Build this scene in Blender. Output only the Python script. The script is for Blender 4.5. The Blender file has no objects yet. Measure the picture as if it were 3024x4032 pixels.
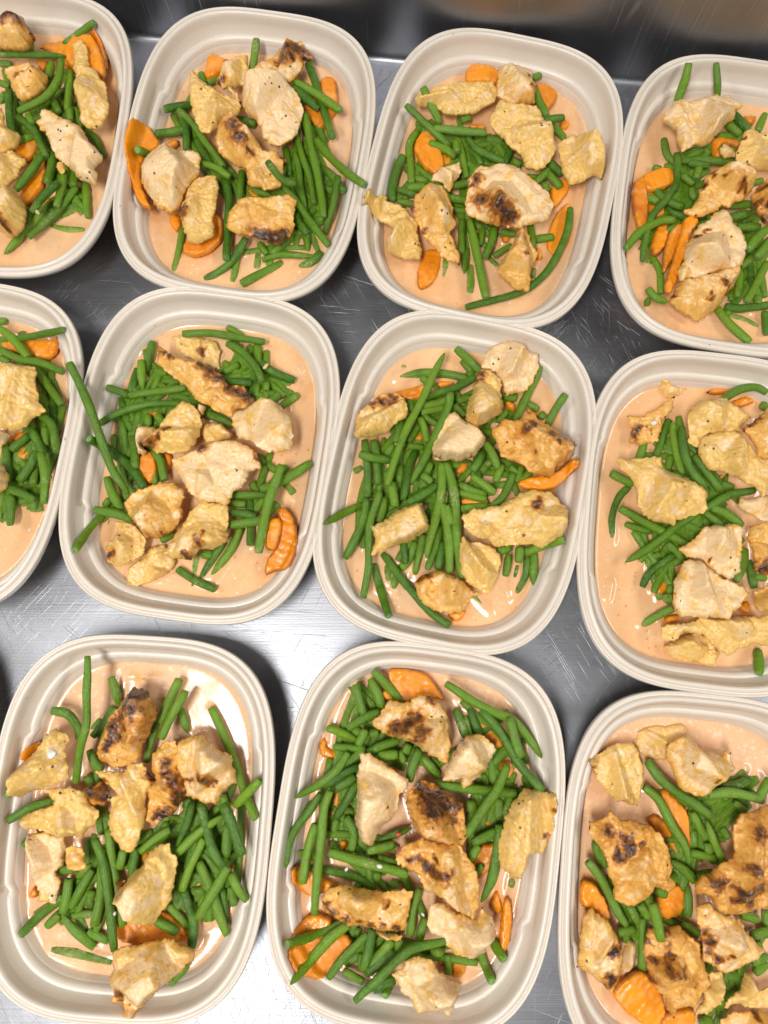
import bpy, bmesh, math, random
import numpy as np
from mathutils import Vector, Matrix, noise
from mathutils.geometry import delaunay_2d_cdt

scene = bpy.context.scene
COL = scene.collection
MM = 0.001

# ------------------------------------------------------------------ camera
PITCH, ROLL, CAM_H, LENS = 0.16899, 0.00114, 0.52741, 36.048
cam_data = bpy.data.cameras.new('camera')
cam_data.sensor_fit = 'HORIZONTAL'
cam_data.sensor_width = 36.0
cam_data.lens = LENS
cam_data.clip_start = 0.01
cam_data.clip_end = 50
camera = bpy.data.objects.new('camera', cam_data)
COL.objects.link(camera)
fw = Vector((0, math.sin(PITCH), -math.cos(PITCH)))
up = Vector((0, math.cos(PITCH), math.sin(PITCH)))
rt = Vector((1, 0, 0))
r2 = math.cos(ROLL) * rt + math.sin(ROLL) * up
u2 = -math.sin(ROLL) * rt + math.cos(ROLL) * up
camera.matrix_world = Matrix(((r2.x, u2.x, -fw.x, 0), (r2.y, u2.y, -fw.y, 0), (r2.z, u2.z, -fw.z, CAM_H), (0, 0, 0, 1)))
scene.camera = camera

# ------------------------------------------------------------------ room light: dim kitchen + fluorescent ceiling strips
world = bpy.data.worlds.new('World')
scene.world = world
world.use_nodes = True
bg = world.node_tree.nodes['Background']
bg.inputs[0].default_value = (1.0, 0.95, 0.89, 1)
bg.inputs[1].default_value = 0.135
vs = scene.view_settings
vs.view_transform = 'Standard'
vs.look = 'None'
vs.exposure = 0.17
vs.gamma = 1.0

def strip(name, x, y, z, sx, sy, power, rot, col=(1.0, 0.99, 0.97)):
    l = bpy.data.lights.new(name, 'AREA')
    l.shape = 'RECTANGLE'
    l.size, l.size_y = sx, sy
    l.energy = power
    l.color = col
    o = bpy.data.objects.new(name, l)
    o.location = (x, y, z)
    o.rotation_euler = (0, 0, rot)
    COL.objects.link(o)
    return o
strip('ceiling_strip_light', -0.39, -0.46, 1.65, 0.26, 0.76, 25, -0.10)
strip('ceiling_strip_light', 1.55, 0.05, 1.75, 0.30, 1.25, 22, -0.10)
strip('ceiling_strip_light', -1.75, 0.35, 1.75, 0.30, 1.25, 18, -0.10)

# ------------------------------------------------------------------ helpers
def link(name, me, mat=None, parent=None):
    o = bpy.data.objects.new(name, me)
    COL.objects.link(o)
    if mat is not None and len(me.materials) == 0:
        me.materials.append(mat)
    if parent is not None:
        o.parent = parent
    return o

def tag(o, label=None, cat=None, group=None, kind=None):
    for k, v in (('label', label), ('category', cat), ('group', group), ('kind', kind)):
        if v:
            o[k] = v
    return o

def mesh(name, V, F, smooth=True):
    me = bpy.data.meshes.new(name)
    me.from_pydata([tuple(v) for v in V], [], [tuple(f) for f in F])
    if smooth:
        me.polygons.foreach_set('use_smooth', [True] * len(me.polygons))
    me.update()
    return me

def attr(me, name, vals):
    a = me.attributes.new(name, 'FLOAT', 'POINT')
    a.data.foreach_set('value', np.asarray(vals, dtype=np.float32))

def fbm(x, y, z, oc=3):
    return noise.fractal((x, y, z), 1.0, 2.0, oc)

# ------------------------------------------------------------------ node helpers
class NT:
    def __init__(s, name):
        s.m = bpy.data.materials.new(name)
        s.m.use_nodes = True
        s.t = s.m.node_tree
        s.b = s.t.nodes['Principled BSDF']
    def n(s, typ, **kw):
        nd = s.t.nodes.new(typ)
        for k, v in kw.items():
            setattr(nd, k, v)
        return nd
    def l(s, a, b):
        s.t.links.new(a, b)
    def val(s, inp, v):
        if hasattr(v, 'links'):
            s.l(v, inp)
        else:
            inp.default_value = v
    def math(s, op, a, b=0.0, c=0.0, clamp=False):
        nd = s.n('ShaderNodeMath', operation=op)
        nd.use_clamp = clamp
        for i, v in enumerate((a, b, c)):
            s.val(nd.inputs[i], v)
        return nd.outputs[0]
    def mix(s, f, a, b, mode='MIX'):
        nd = s.n('ShaderNodeMix', data_type='RGBA', blend_type=mode)
        s.val(nd.inputs[0], f)
        for i, v in ((6, a), (7, b)):
            if isinstance(v, tuple) and len(v) == 3:
                v = v + (1,)
            s.val(nd.inputs[i], v)
        return nd.outputs[2]
    def coord(s, kind='Object'):
        return s.n('ShaderNodeTexCoord').outputs[kind]
    def pos(s):
        return s.n('ShaderNodeNewGeometry').outputs['Position']
    def mapping(s, vec, scale=(1, 1, 1), rot=(0, 0, 0), loc=(0, 0, 0)):
        nd = s.n('ShaderNodeMapping')
        s.l(vec, nd.inputs[0])
        nd.inputs['Location'].default_value = loc
        nd.inputs['Rotation'].default_value = rot
        nd.inputs['Scale'].default_value = scale
        return nd.outputs[0]
    def noise(s, vec, scale, detail=3, rough=0.5, out='Fac'):
        nd = s.n('ShaderNodeTexNoise')
        s.l(vec, nd.inputs['Vector'])
        nd.inputs['Scale'].default_value = scale
        nd.inputs['Detail'].default_value = detail
        nd.inputs['Roughness'].default_value = rough
        return nd.outputs[out]
    def voro(s, vec, scale, feature='F1', rand=1.0):
        nd = s.n('ShaderNodeTexVoronoi', feature=feature)
        s.l(vec, nd.inputs['Vector'])
        nd.inputs['Scale'].default_value = scale
        nd.inputs['Randomness'].default_value = rand
        return nd
    def ramp(s, f, stops):
        nd = s.n('ShaderNodeValToRGB')
        s.val(nd.inputs[0], f)
        e = nd.color_ramp.elements
        while len(e) < len(stops):
            e.new(0.5)
        for i, (p, c) in enumerate(stops):
            e[i].position = p
            e[i].color = (c, c, c, 1) if isinstance(c, (int, float)) else tuple(c) + (1,)
        return nd.outputs[0]
    def range(s, v, a, b, c=0.0, d=1.0, smooth=True):
        nd = s.n('ShaderNodeMapRange', interpolation_type='SMOOTHSTEP' if smooth else 'LINEAR')
        s.val(nd.inputs[0], v)
        for i, q in enumerate((a, b, c, d)):
            nd.inputs[i + 1].default_value = q
        return nd.outputs[0]
    def attr(s, name):
        return s.n('ShaderNodeAttribute', attribute_name=name).outputs['Fac']
    def rand(s):
        return s.n('ShaderNodeObjectInfo').outputs['Random']
    def bump(s, h, dist, strength=1.0, normal=None):
        nd = s.n('ShaderNodeBump')
        s.l(h, nd.inputs['Height'])
        nd.inputs['Distance'].default_value = dist
        nd.inputs['Strength'].default_value = strength
        if normal is not None:
            s.l(normal, nd.inputs['Normal'])
        return nd.outputs[0]
    def set(s, **kw):
        for k, v in kw.items():
            s.val(s.b.inputs[k.replace('_', ' ')], v)

# ------------------------------------------------------------------ materials
def mat_steel(name, table=True):
    N = NT(name)
    P = N.pos()
    scr = None
    rng = random.Random(3)
    # long fine scratches in many directions, each layer a stretched noise cut to thin lines
    for i in range(14):
        ang = rng.uniform(0, math.pi)
        v = N.mapping(N.mapping(P, rot=(0, 0, ang), loc=(rng.random(), rng.random(), 0)), scale=(800 + 90 * i, 7 + 3 * i, 1))
        a = N.range(N.noise(v, 1.0, 1.0, 0.4), 0.67, 0.80)
        msk = N.range(N.noise(N.mapping(P, loc=(i * .37, 0, 0)), 5.0 + .5 * i, 2.5), 0.50, 0.66)
        a = N.math('MULTIPLY', a, msk)
        scr = a if scr is None else N.math('MAXIMUM', scr, a)
    brush = N.noise(N.mapping(P, rot=(0, 0, -0.1), scale=(14, 900, 900)), 1.0, 2.0)
    fine = N.noise(P, 900, 2)
    cloud = N.noise(P, 7.0, 4, 0.6)
    smear = N.noise(N.mapping(P, rot=(0, 0, 0.6), scale=(1, 4, 1)), 16.0, 3, 0.6)
    rough = N.math('ADD', N.math('MULTIPLY', cloud, 0.22), 0.31)
    rough = N.math('ADD', rough, N.math('MULTIPLY', N.math('SUBTRACT', smear, 0.5), 0.14))
    rough = N.math('ADD', rough, N.math('MULTIPLY', scr, 0.30))
    col = N.mix(cloud, (0.275, 0.277, 0.295), (0.36, 0.363, 0.385))
    col = N.mix(N.math('MULTIPLY', scr, 0.7), col, (0.80, 0.80, 0.84))
    h = N.math('ADD', N.math('MULTIPLY', brush, 0.5), N.math('MULTIPLY', fine, 0.25))
    h = N.math('SUBTRACT', h, N.math('MULTIPLY', scr, 1.1))
    N.set(Base_Color=col, Metallic=1.0, Roughness=rough, Normal=N.bump(h, 0.00016, 0.85))
    return N.m

def mat_tray():
    N = NT('moulded_fibre')
    P = N.pos()
    grain = N.noise(P, 1500, 3, 0.6)
    soft = N.noise(P, 60, 3, 0.55)
    fib = N.voro(N.mapping(P, scale=(1, 0.45, 1), rot=(0, 0, 0.5)), 85)
    speck = N.range(fib.outputs['Distance'], 0.035, 0.055, 1.0, 0.0)
    speck = N.math('MULTIPLY', speck, N.range(N.noise(P, 24, 1), 0.55, 0.62))
    col = N.mix(soft, (0.680, 0.600, 0.505), (0.750, 0.672, 0.578))
    col = N.mix(N.math('MULTIPLY', grain, 0.25), col, (0.56, 0.48, 0.39))
    col = N.mix(N.math('MULTIPLY', speck, 0.7), col, (0.16, 0.11, 0.07))
    sz = N.n('ShaderNodeSeparateXYZ'); N.l(P, sz.inputs[0])
    sm = N.math('MULTIPLY', N.range(sz.outputs[2], 0.0175, 0.026, 1.0, 0.0), N.range(N.noise(P, 38, 4, 0.65), 0.50, 0.66))
    drop = N.voro(N.mapping(P, loc=(2, 5, 1)), 60)
    sm = N.math('MAXIMUM', sm, N.math('MULTIPLY', N.range(drop.outputs['Distance'], 0.05, 0.09, 1.0, 0.0), N.range(N.noise(P, 15, 1), 0.60, 0.66)))
    col = N.mix(N.math('MULTIPLY', sm, 0.55), col, (0.74, 0.44, 0.20))
    h = N.math('ADD', grain, N.math('MULTIPLY', soft, 1.3))
    N.set(Base_Color=col, Roughness=N.math('ADD', N.math('MULTIPLY', grain, 0.16), 0.22), Normal=N.bump(h, 0.00016, 0.6))
    N.b.inputs['Specular IOR Level'].default_value = 0.5
    return N.m

def mat_sauce():
    N = NT('cream_sauce_surface')
    P = N.pos()
    big = N.noise(P, 26, 4, 0.6)
    mid = N.noise(P, 170, 4, 0.65)
    rnd = N.rand()
    col = N.mix(N.range(big, 0.35, 0.68), (0.76, 0.435, 0.205), (0.80, 0.50, 0.27))
    col = N.mix(N.math('MULTIPLY', N.range(mid, 0.52, 0.72), 0.5), col, (0.81, 0.55, 0.33))
    col = N.mix(N.math('MULTIPLY', N.range(N.noise(P, 420, 2), 0.60, 0.72), 0.45), col, (0.72, 0.33, 0.11))
    v = N.voro(P, 150)
    oil = N.range(v.outputs['Distance'], 0.10, 0.17, 1.0, 0.0)
    oil = N.math('MULTIPLY', oil, N.range(N.n('ShaderNodeSeparateColor').outputs[0], 0, 1) if False else N.range(N.noise(P, 19, 2), 0.50, 0.60))
    col = N.mix(N.math('MULTIPLY', oil, 0.8), col, (0.66, 0.25, 0.03))
    fl = N.voro(N.mapping(P, loc=(3, 1, 0)), 210)
    white = N.math('MULTIPLY', N.range(fl.outputs['Distance'], 0.12, 0.22, 1.0, 0.0), N.range(N.noise(N.mapping(P, loc=(5, 2, 0)), 30, 2), 0.56, 0.66))
    col = N.mix(N.math('MULTIPLY', white, 0.6), col, (0.90, 0.80, 0.68))
    pink = N.attr('pink')
    col = N.mix(N.math('MULTIPLY', pink, 0.55), col, (0.78, 0.470, 0.285))
    gr = N.math('MULTIPLY', N.range(N.noise(P, 330, 4, 0.7), 0.53, 0.64), pink)
    col = N.mix(N.math('MULTIPLY', gr, 0.6), col, (0.86, 0.66, 0.50))
    stain = N.attr('stain')
    col = N.mix(N.math('MULTIPLY', stain, 0.65), col, (0.70, 0.30, 0.07))
    h = N.math('ADD', N.math('MULTIPLY', mid, 0.35), N.math('MULTIPLY', big, 1.0))
    N.set(Base_Color=col, Roughness=0.15, Normal=N.bump(h, 0.0006, 0.3))
    N.b.inputs['Specular IOR Level'].default_value = 0.42
    return N.m

def mat_bean():
    N = NT('green_bean_skin')
    O = N.coord('Object')
    P = N.pos()
    r = N.rand()
    lt = N.attr('light')
    cut = N.attr('cut')
    col = N.mix(r, (0.034, 0.112, 0.002), (0.165, 0.295, 0.011))
    col = N.mix(N.math('MULTIPLY', N.range(N.noise(P, 70, 3), 0.42, 0.68), 0.55), col, (0.130, 0.270, 0.018))
    col = N.mix(N.math('MULTIPLY', N.range(N.noise(P, 420, 2), 0.58, 0.74), 0.35), col, (0.12, 0.26, 0.05))
    col = N.mix(lt, col, (0.20, 0.36, 0.055))
    col = N.mix(cut, col, (0.22, 0.40, 0.12))
    sz = N.n('ShaderNodeSeparateXYZ'); N.l(P, sz.inputs[0])
    wet = N.math('MULTIPLY', N.range(sz.outputs[2], 0.0172, 0.0205, 1.0, 0.0), N.range(N.noise(P, 240, 3), 0.40, 0.62))
    col = N.mix(N.math('MULTIPLY', wet, 0.6), col, (0.62, 0.45, 0.22))
    col = N.mix(N.math('MULTIPLY', N.range(N.noise(N.mapping(P, loc=(8, 2, 5)), 120, 4, 0.7), 0.58, 0.72), 0.45), col, (0.022, 0.070, 0.004))
    pale = N.math('MULTIPLY', N.range(N.noise(N.mapping(P, loc=(2, 7, 1)), 46, 3), 0.63, 0.74), N.range(N.noise(P, 700, 2), 0.42, 0.62))
    col = N.mix(N.math('MULTIPLY', pale, 0.5), col, (0.48, 0.46, 0.22))
    rg_ = N.n('ShaderNodeCombineXYZ')
    N.l(N.math('MULTIPLY', N.attr('along'), 0.10), rg_.inputs[0])
    N.l(N.attr('cosa'), rg_.inputs[1])
    N.l(N.attr('sina'), rg_.inputs[2])
    ridge = N.noise(rg_.outputs[0], 4.2, 3, 0.6)
    h = N.math('ADD', N.noise(P, 330, 3), N.math('MULTIPLY', N.noise(P, 1400, 2), 0.4))
    h = N.math('ADD', h, N.math('MULTIPLY', ridge, 1.6))
    col = N.mix(N.math('MULTIPLY', N.range(ridge, 0.5, 0.72), 0.35), col, (0.13, 0.28, 0.028))
    N.set(Base_Color=col, Roughness=N.range(N.noise(P, 160, 2), 0.3, 0.7, 0.10, 0.32), Normal=N.bump(h, 0.0007, 0.75), Coat_Weight=0.05, Coat_Roughness=0.1)
    N.b.inputs['Specular IOR Level'].default_value = 0.38
    N.b.inputs['Subsurface Weight'].default_value = 0.0
    return N.m

def mat_chicken():
    N = NT('roast_chicken')
    P = N.pos()
    r = N.rand()
    crust = N.attr('crust')
    brown = N.attr('brown')
    yel = N.attr('yellow')
    n1 = N.noise(P, 130, 5, 0.65)
    n2 = N.noise(P, 420, 4, 0.65)
    n3 = N.noise(P, 1300, 2, 0.6)
    pale = N.mix(n2, (0.73, 0.470, 0.225), (0.90, 0.67, 0.385))
    pale = N.mix(N.math('MULTIPLY', N.range(n1, 0.45, 0.70), 0.6), pale, (0.82, 0.52, 0.275))
    gold = N.mix(n2, (0.62, 0.270, 0.038), (0.94, 0.54, 0.135))
    ygold = N.mix(n2, (0.61, 0.340, 0.065), (0.92, 0.63, 0.215))
    gold = N.mix(yel, gold, ygold)
    cf = N.range(N.math('ADD', crust, N.math('MULTIPLY', N.math('SUBTRACT', n1, 0.5), 2.2)), 0.30, 0.74)
    col = N.mix(cf, pale, gold)
    # browning: golden brown, then red brown, then black
    bf = N.math('ADD', brown, N.math('MULTIPLY', N.math('SUBTRACT', N.noise(P, 210, 5, 0.7), 0.5), 0.85))
    bf = N.math('ADD', bf, N.math('MULTIPLY', N.math('SUBTRACT', n2, 0.5), 0.4))
    col = N.mix(N.range(bf, 0.16, 0.46), col, N.mix(n2, (0.48, 0.170, 0.020), (0.68, 0.310, 0.055)))
    col = N.mix(N.range(bf, 0.46, 0.76), col, (0.225, 0.076, 0.013))
    col = N.mix(N.range(bf, 0.84, 1.18), col, (0.040, 0.017, 0.008))
    # pepper and chilli specks
    pv = N.voro(P, 170)
    pep = N.math('MULTIPLY', N.range(pv.outputs['Distance'], 0.13, 0.18, 1.0, 0.0), N.range(N.noise(N.mapping(P, loc=(9, 4, 2)), 60, 2), 0.55, 0.60))
    col = N.mix(N.math('MULTIPLY', pep, 0.9), col, (0.018, 0.014, 0.012))
    rv = N.voro(N.mapping(P, loc=(4, 4, 4)), 120)
    red = N.math('MULTIPLY', N.range(rv.outputs['Distance'], 0.10, 0.14, 1.0, 0.0), N.range(N.noise(N.mapping(P, loc=(1, 14, 2)), 40, 2), 0.63, 0.66))
    col = N.mix(N.math('MULTIPLY', red, 0.9), col, (0.50, 0.045, 0.012))
    sz = N.n('ShaderNodeSeparateXYZ'); N.l(P, sz.inputs[0])
    wet = N.math('MULTIPLY', N.range(sz.outputs[2], 0.0185, 0.0245, 1.0, 0.0), N.range(N.noise(P, 150, 3), 0.38, 0.62))
    col = N.mix(N.math('MULTIPLY', wet, 0.7), col, (0.80, 0.52, 0.28))
    h = N.math('ADD', N.math('MULTIPLY', n1, 1.5), N.math('ADD', n2, N.math('MULTIPLY', n3, 0.35)))
    rough = N.range(N.noise(P, 95, 3), 0.36, 0.62, 0.06, 0.28)
    N.set(Base_Color=col, Roughness=rough, Normal=N.bump(h, 0.0009, 0.6), Coat_Weight=0.12, Coat_Roughness=0.08)
    N.b.inputs['Specular IOR Level'].default_value = 0.5
    N.b.inputs['Subsurface Weight'].default_value = 0.0
    return N.m

def mat_potato():
    N = NT('sweet_potato_flesh')
    P = N.pos()
    n1 = N.noise(P, 110, 4, 0.6)
    n2 = N.noise(P, 600, 3, 0.6)
    col = N.mix(n1, (0.72, 0.185, 0.003), (0.90, 0.350, 0.008))
    col = N.mix(N.math('MULTIPLY', N.range(n2, 0.5, 0.72), 0.4), col, (0.92, 0.43, 0.03))
    col = N.mix(N.math('MULTIPLY', N.range(N.rand(), 0.5, 1.0), 0.45), col, (0.56, 0.140, 0.005))
    col = N.mix(N.attr('skin'), col, (0.25, 0.085, 0.02))
    dk = N.range(N.noise(N.mapping(P, loc=(3, 3, 3)), 55, 3), 0.62, 0.78)
    col = N.mix(N.math('MULTIPLY', dk, 0.6), col, (0.34, 0.085, 0.008))
    film = N.range(N.noise(N.mapping(P, loc=(7, 1, 3)), 75, 4, 0.65), 0.54, 0.70)
    col = N.mix(N.math('MULTIPLY', film, 0.55), col, (0.80, 0.42, 0.16))
    h = N.math('ADD', n1, N.math('MULTIPLY', n2, 0.5))
    N.set(Base_Color=col, Roughness=N.range(N.noise(P, 80, 2), 0.35, 0.65, 0.24, 0.5), Normal=N.bump(h, 0.0008, 0.5))
    return N.m

def mat_water():
    N = NT('water')
    N.set(Base_Color=(0.9, 0.92, 0.95, 1), Roughness=0.05)
    N.b.inputs['Transmission Weight'].default_value = 0.9
    N.b.inputs['IOR'].default_value = 1.33
    return N.m

M_STEEL = mat_steel('scratched_steel')
M_TRAY = mat_tray()
M_SAUCE = mat_sauce()
M_BEAN = mat_bean()
M_CHICK = mat_chicken()
M_POT = mat_potato()
M_WATER = mat_water()

# ------------------------------------------------------------------ steel work table with its back upstand
def seam_y(x):
    return 446.3 - 0.1010 * (x + 3.7)
def build_table():
    root = bpy.data.objects.new('steel_table', None)
    COL.objects.link(root)
    tag(root, 'scratched stainless steel work table with an upright steel splashback behind the trays', 'work table')
    ang = -math.atan(0.1010)
    root.location = (-3.7 * MM, 446.3 * MM, 0)
    root.rotation_euler = (0, 0, ang)
    R = 5.0
    # top sheet, ending in a small fillet up into the splashback
    xs = np.linspace(-1500, 1500, 61)
    prof = [(-1500, 0), (-900, 0), (-500, 0), (-300, 0), (-150, 0), (-60, 0), (-R * 1.02, 0)]
    V = [(x * MM, y * MM, z * MM) for (y, z) in prof for x in xs]
    nx = len(xs)
    F = [(j * nx + i, j * nx + i + 1, (j + 1) * nx + i + 1, (j + 1) * nx + i) for j in range(len(prof) - 1) for i in range(nx - 1)]
    link('table_top', mesh('table_top', V, F), M_STEEL, root)
    prof = [(-R + R * math.sin(a), R - R * math.cos(a)) for a in np.linspace(0, math.pi / 2, 8)] + [(0.15, 30), (0.4, 80), (0.7, 150), (1, 260), (1, 330), (20, 345), (40, 345)]
    prof[0] = (-R * 1.02, 0.0)
    V = [(x * MM, (y + 0.9 * noise.noise((x * 0.006, z * 0.012, 4.0)) * min(1, z / 20)) * MM, z * MM) for (y, z) in prof for x in xs]
    F = [(j * nx + i, j * nx + i + 1, (j + 1) * nx + i + 1, (j + 1) * nx + i) for j in range(len(prof) - 1) for i in range(nx - 1)]
    link('splashback', mesh('splashback', V, F), M_STEEL, root)
build_table()
for (x, y, r) in ((-203, 153, 1.7), (-186, 143, 2.2)):
    bm = bmesh.new()
    bmesh.ops.create_uvsphere(bm, u_segments=16, v_segments=10, radius=r * MM)
    for v in bm.verts:
        v.co.z = v.co.z * 0.45 + 0.3 * r * MM
        v.co.x *= 1.0 + 0.15 * math.sin(y)
    me = bpy.data.meshes.new('water_droplet')
    bm.to_mesh(me)
    bm.free()
    me.polygons.foreach_set('use_smooth', [True] * len(me.polygons))
    o = link('water_droplet', me, M_WATER)
    o.location = (x * MM, y * MM, 0.0002)
    tag(o, ('smaller' if r < 2 else 'larger') + " water droplet on the steel between the back row's first two trays", 'water droplet', 'water droplets on the table')

# ------------------------------------------------------------------ trays
TW, TL, TN = 172.0, 223.04, 3.227
PROF = [(0, 36.5), (0.0, 39.2), (0.4, 40.6), (1.1, 41.2), (1.7, 40.5), (2.1, 39.7), (2.6, 39.6), (3.0, 40.6), (3.6, 41.8), (4.6, 42.3), (5.6, 42.2), (6.4, 41.3), (7.0, 39.6), (7.7, 36.5), (9.6, 29.6), (10.2, 27.9), (10.7, 27.3), (11.3, 27.6), (12.4, 27.6), (13.6, 26.9), (14.6, 25.6), (15.3, 23.6), (17.2, 17), (18.8, 11), (20.3, 6), (22, 3), (25, 1.4), (32, 0.8)]
PI_ = np.array([p[0] for p in PROF]); PZ_ = np.array([p[1] for p in PROF])
TRAYS = {t[0]: t[1:] for t in [(1, -267.5, 357.3, -0.0895), (2, -96.7, 340.4, -0.1576), (3, 74.7, 322.3, -0.2262), (4, 245.6, 301.9, -0.1619), (5, -289.9, 131.5, -0.1356), (6, -119.2, 124.5, -0.1398), (7, 47.0, 107.0, -0.209), (8, 211.9, 80.1, -0.12), (9, -153.5, -106.7, -0.0613), (10, 20.6, -112.1, -0.1416), (11, 191.0, -141.5, -0.1), (12, -337.0, -98.0, -0.08)]}
ROWNAME = {1: "back row's first tray", 2: "back row's second tray", 3: "back row's third tray", 4: "back row's fourth tray", 5: "middle row's first tray", 6: "middle row's second tray", 7: "middle row's third tray", 8: "middle row's fourth tray", 9: "front row's first tray", 10: "front row's second tray", 11: "front row's third tray", 12: 'sliver of tray at left edge'}
ZS = 17.0
def inset_of(lx, ly):
    """inset from the tray's outer edge of points in tray coordinates (mm)"""
    lx, ly = np.abs(lx), np.abs(ly)
    lo = np.full(lx.shape, -60.0); hi = np.full(lx.shape, 84.0)
    for _ in range(30):
        m = (lo + hi) / 2
        g = (lx / (TW / 2 - m)) ** TN + (ly / (TL / 2 - m)) ** TN
        big = g > 1
        hi = np.where(big, m, hi); lo = np.where(big, lo, m)
    return lo
def to_local(t, X, Y):
    x, y, a = TRAYS[t]
    c, s = math.cos(a), math.sin(a)
    dx, dy = X - x, Y - y
    return c * dx + s * dy, -s * dx + c * dy
def wall_height(t, X, Y):
    lx, ly = to_local(t, np.asarray(X, float), np.asarray(Y, float))
    ins = inset_of(lx, ly)
    return np.where(ins < 0, 42.0, np.interp(ins, PI_, PZ_))

NS = 168
TH = np.linspace(0, 2 * math.pi, NS, endpoint=False)
def ring(ins, z):
    c, s = np.cos(TH), np.sin(TH)
    x = (TW / 2 - ins) * np.sign(c) * np.abs(c) ** (2 / TN)
    y = (TL / 2 - ins) * np.sign(s) * np.abs(s) ** (2 / TN)
    zz = np.full(NS, float(z))
    # long sides carry a lock step in the ledge between two notches
    side = np.abs(c) ** 0.5
    if 9.5 < ins < 17.0:
        k = 1 / (1 + np.exp((np.abs(y) - 46) / 0.9)) * (np.abs(x) > 60)
        x = x + np.sign(x) * 1.7 * k
        notch = np.exp(-((np.abs(y) - 47) / 2.2) ** 2) * (np.abs(x) > 60)
        zz = zz - 1.6 * notch
        x = x - np.sign(x) * 1.3 * notch
    return np.stack([x, y, zz], -1) * MM
def sweep(rings, close=False):
    V = np.concatenate(rings)
    F = []
    for j in range(len(rings) - 1):
        for i in range(NS):
            k = (i + 1) % NS
            F.append((j * NS + i, j * NS + k, (j + 1) * NS + k, (j + 1) * NS + i))
    return V, F
fine = []
for (a, b) in zip(PROF[:-1], PROF[1:]):
    fine.append(a)
    if b[0] - a[0] > 1.0:
        fine.append(((a[0] + b[0]) / 2, (a[1] + b[1]) / 2))
fine.append(PROF[-1])
k_rim = next(i for i, q in enumerate(fine) if q[0] >= 7.6)
rimr = [ring(1.6, 35.8), ring(0.9, 35.9)] + [ring(*q) for q in fine[:k_rim + 1]]
V, F = sweep(rimr)
ME_RIM = mesh('rim', V, F)
bowl = [ring(*q) for q in fine[k_rim:]] + [ring(50, 0.8), ring(80, 0.8)]
V, F = sweep(bowl)
F.append(tuple((len(bowl) - 1) * NS + i for i in range(NS)))
# outer skin of the bowl, seen from the side
outer = [ring(8.2, 35.0), ring(10.6, 28.0), ring(14.6, 24.4), ring(16.6, 21.5), ring(21, 4), ring(23, 0.15), ring(80, 0.15)]
V2, F2 = sweep(outer)
o0 = len(V)
V = np.concatenate([V, V2])
F += [tuple(reversed([o0 + i for i in f])) for f in F2]
F.append(tuple(o0 + (len(outer) - 1) * NS + i for i in range(NS)))
ME_BOWL = mesh('bowl', V, F)
for m_ in (ME_RIM, ME_BOWL):
    m_.materials.append(M_TRAY)
for t, (x, y, a) in TRAYS.items():
    root = bpy.data.objects.new('food_tray', None)
    COL.objects.link(root)
    root.location = (x * MM, y * MM, 0)
    root.rotation_euler = (0, 0, a)
    if t == 12:
        lab = 'tray of which only a sliver of rim shows at the left picture edge'
    else:
        lab = 'beige moulded fibre tray of chicken and beans, ' + ROWNAME[t].replace('tray', 'one')
    tag(root, lab, 'food tray', 'moulded fibre food trays on the steel table')
    link('rim', ME_RIM, None, root)
    link('bowl', ME_BOWL, None, root)

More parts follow.
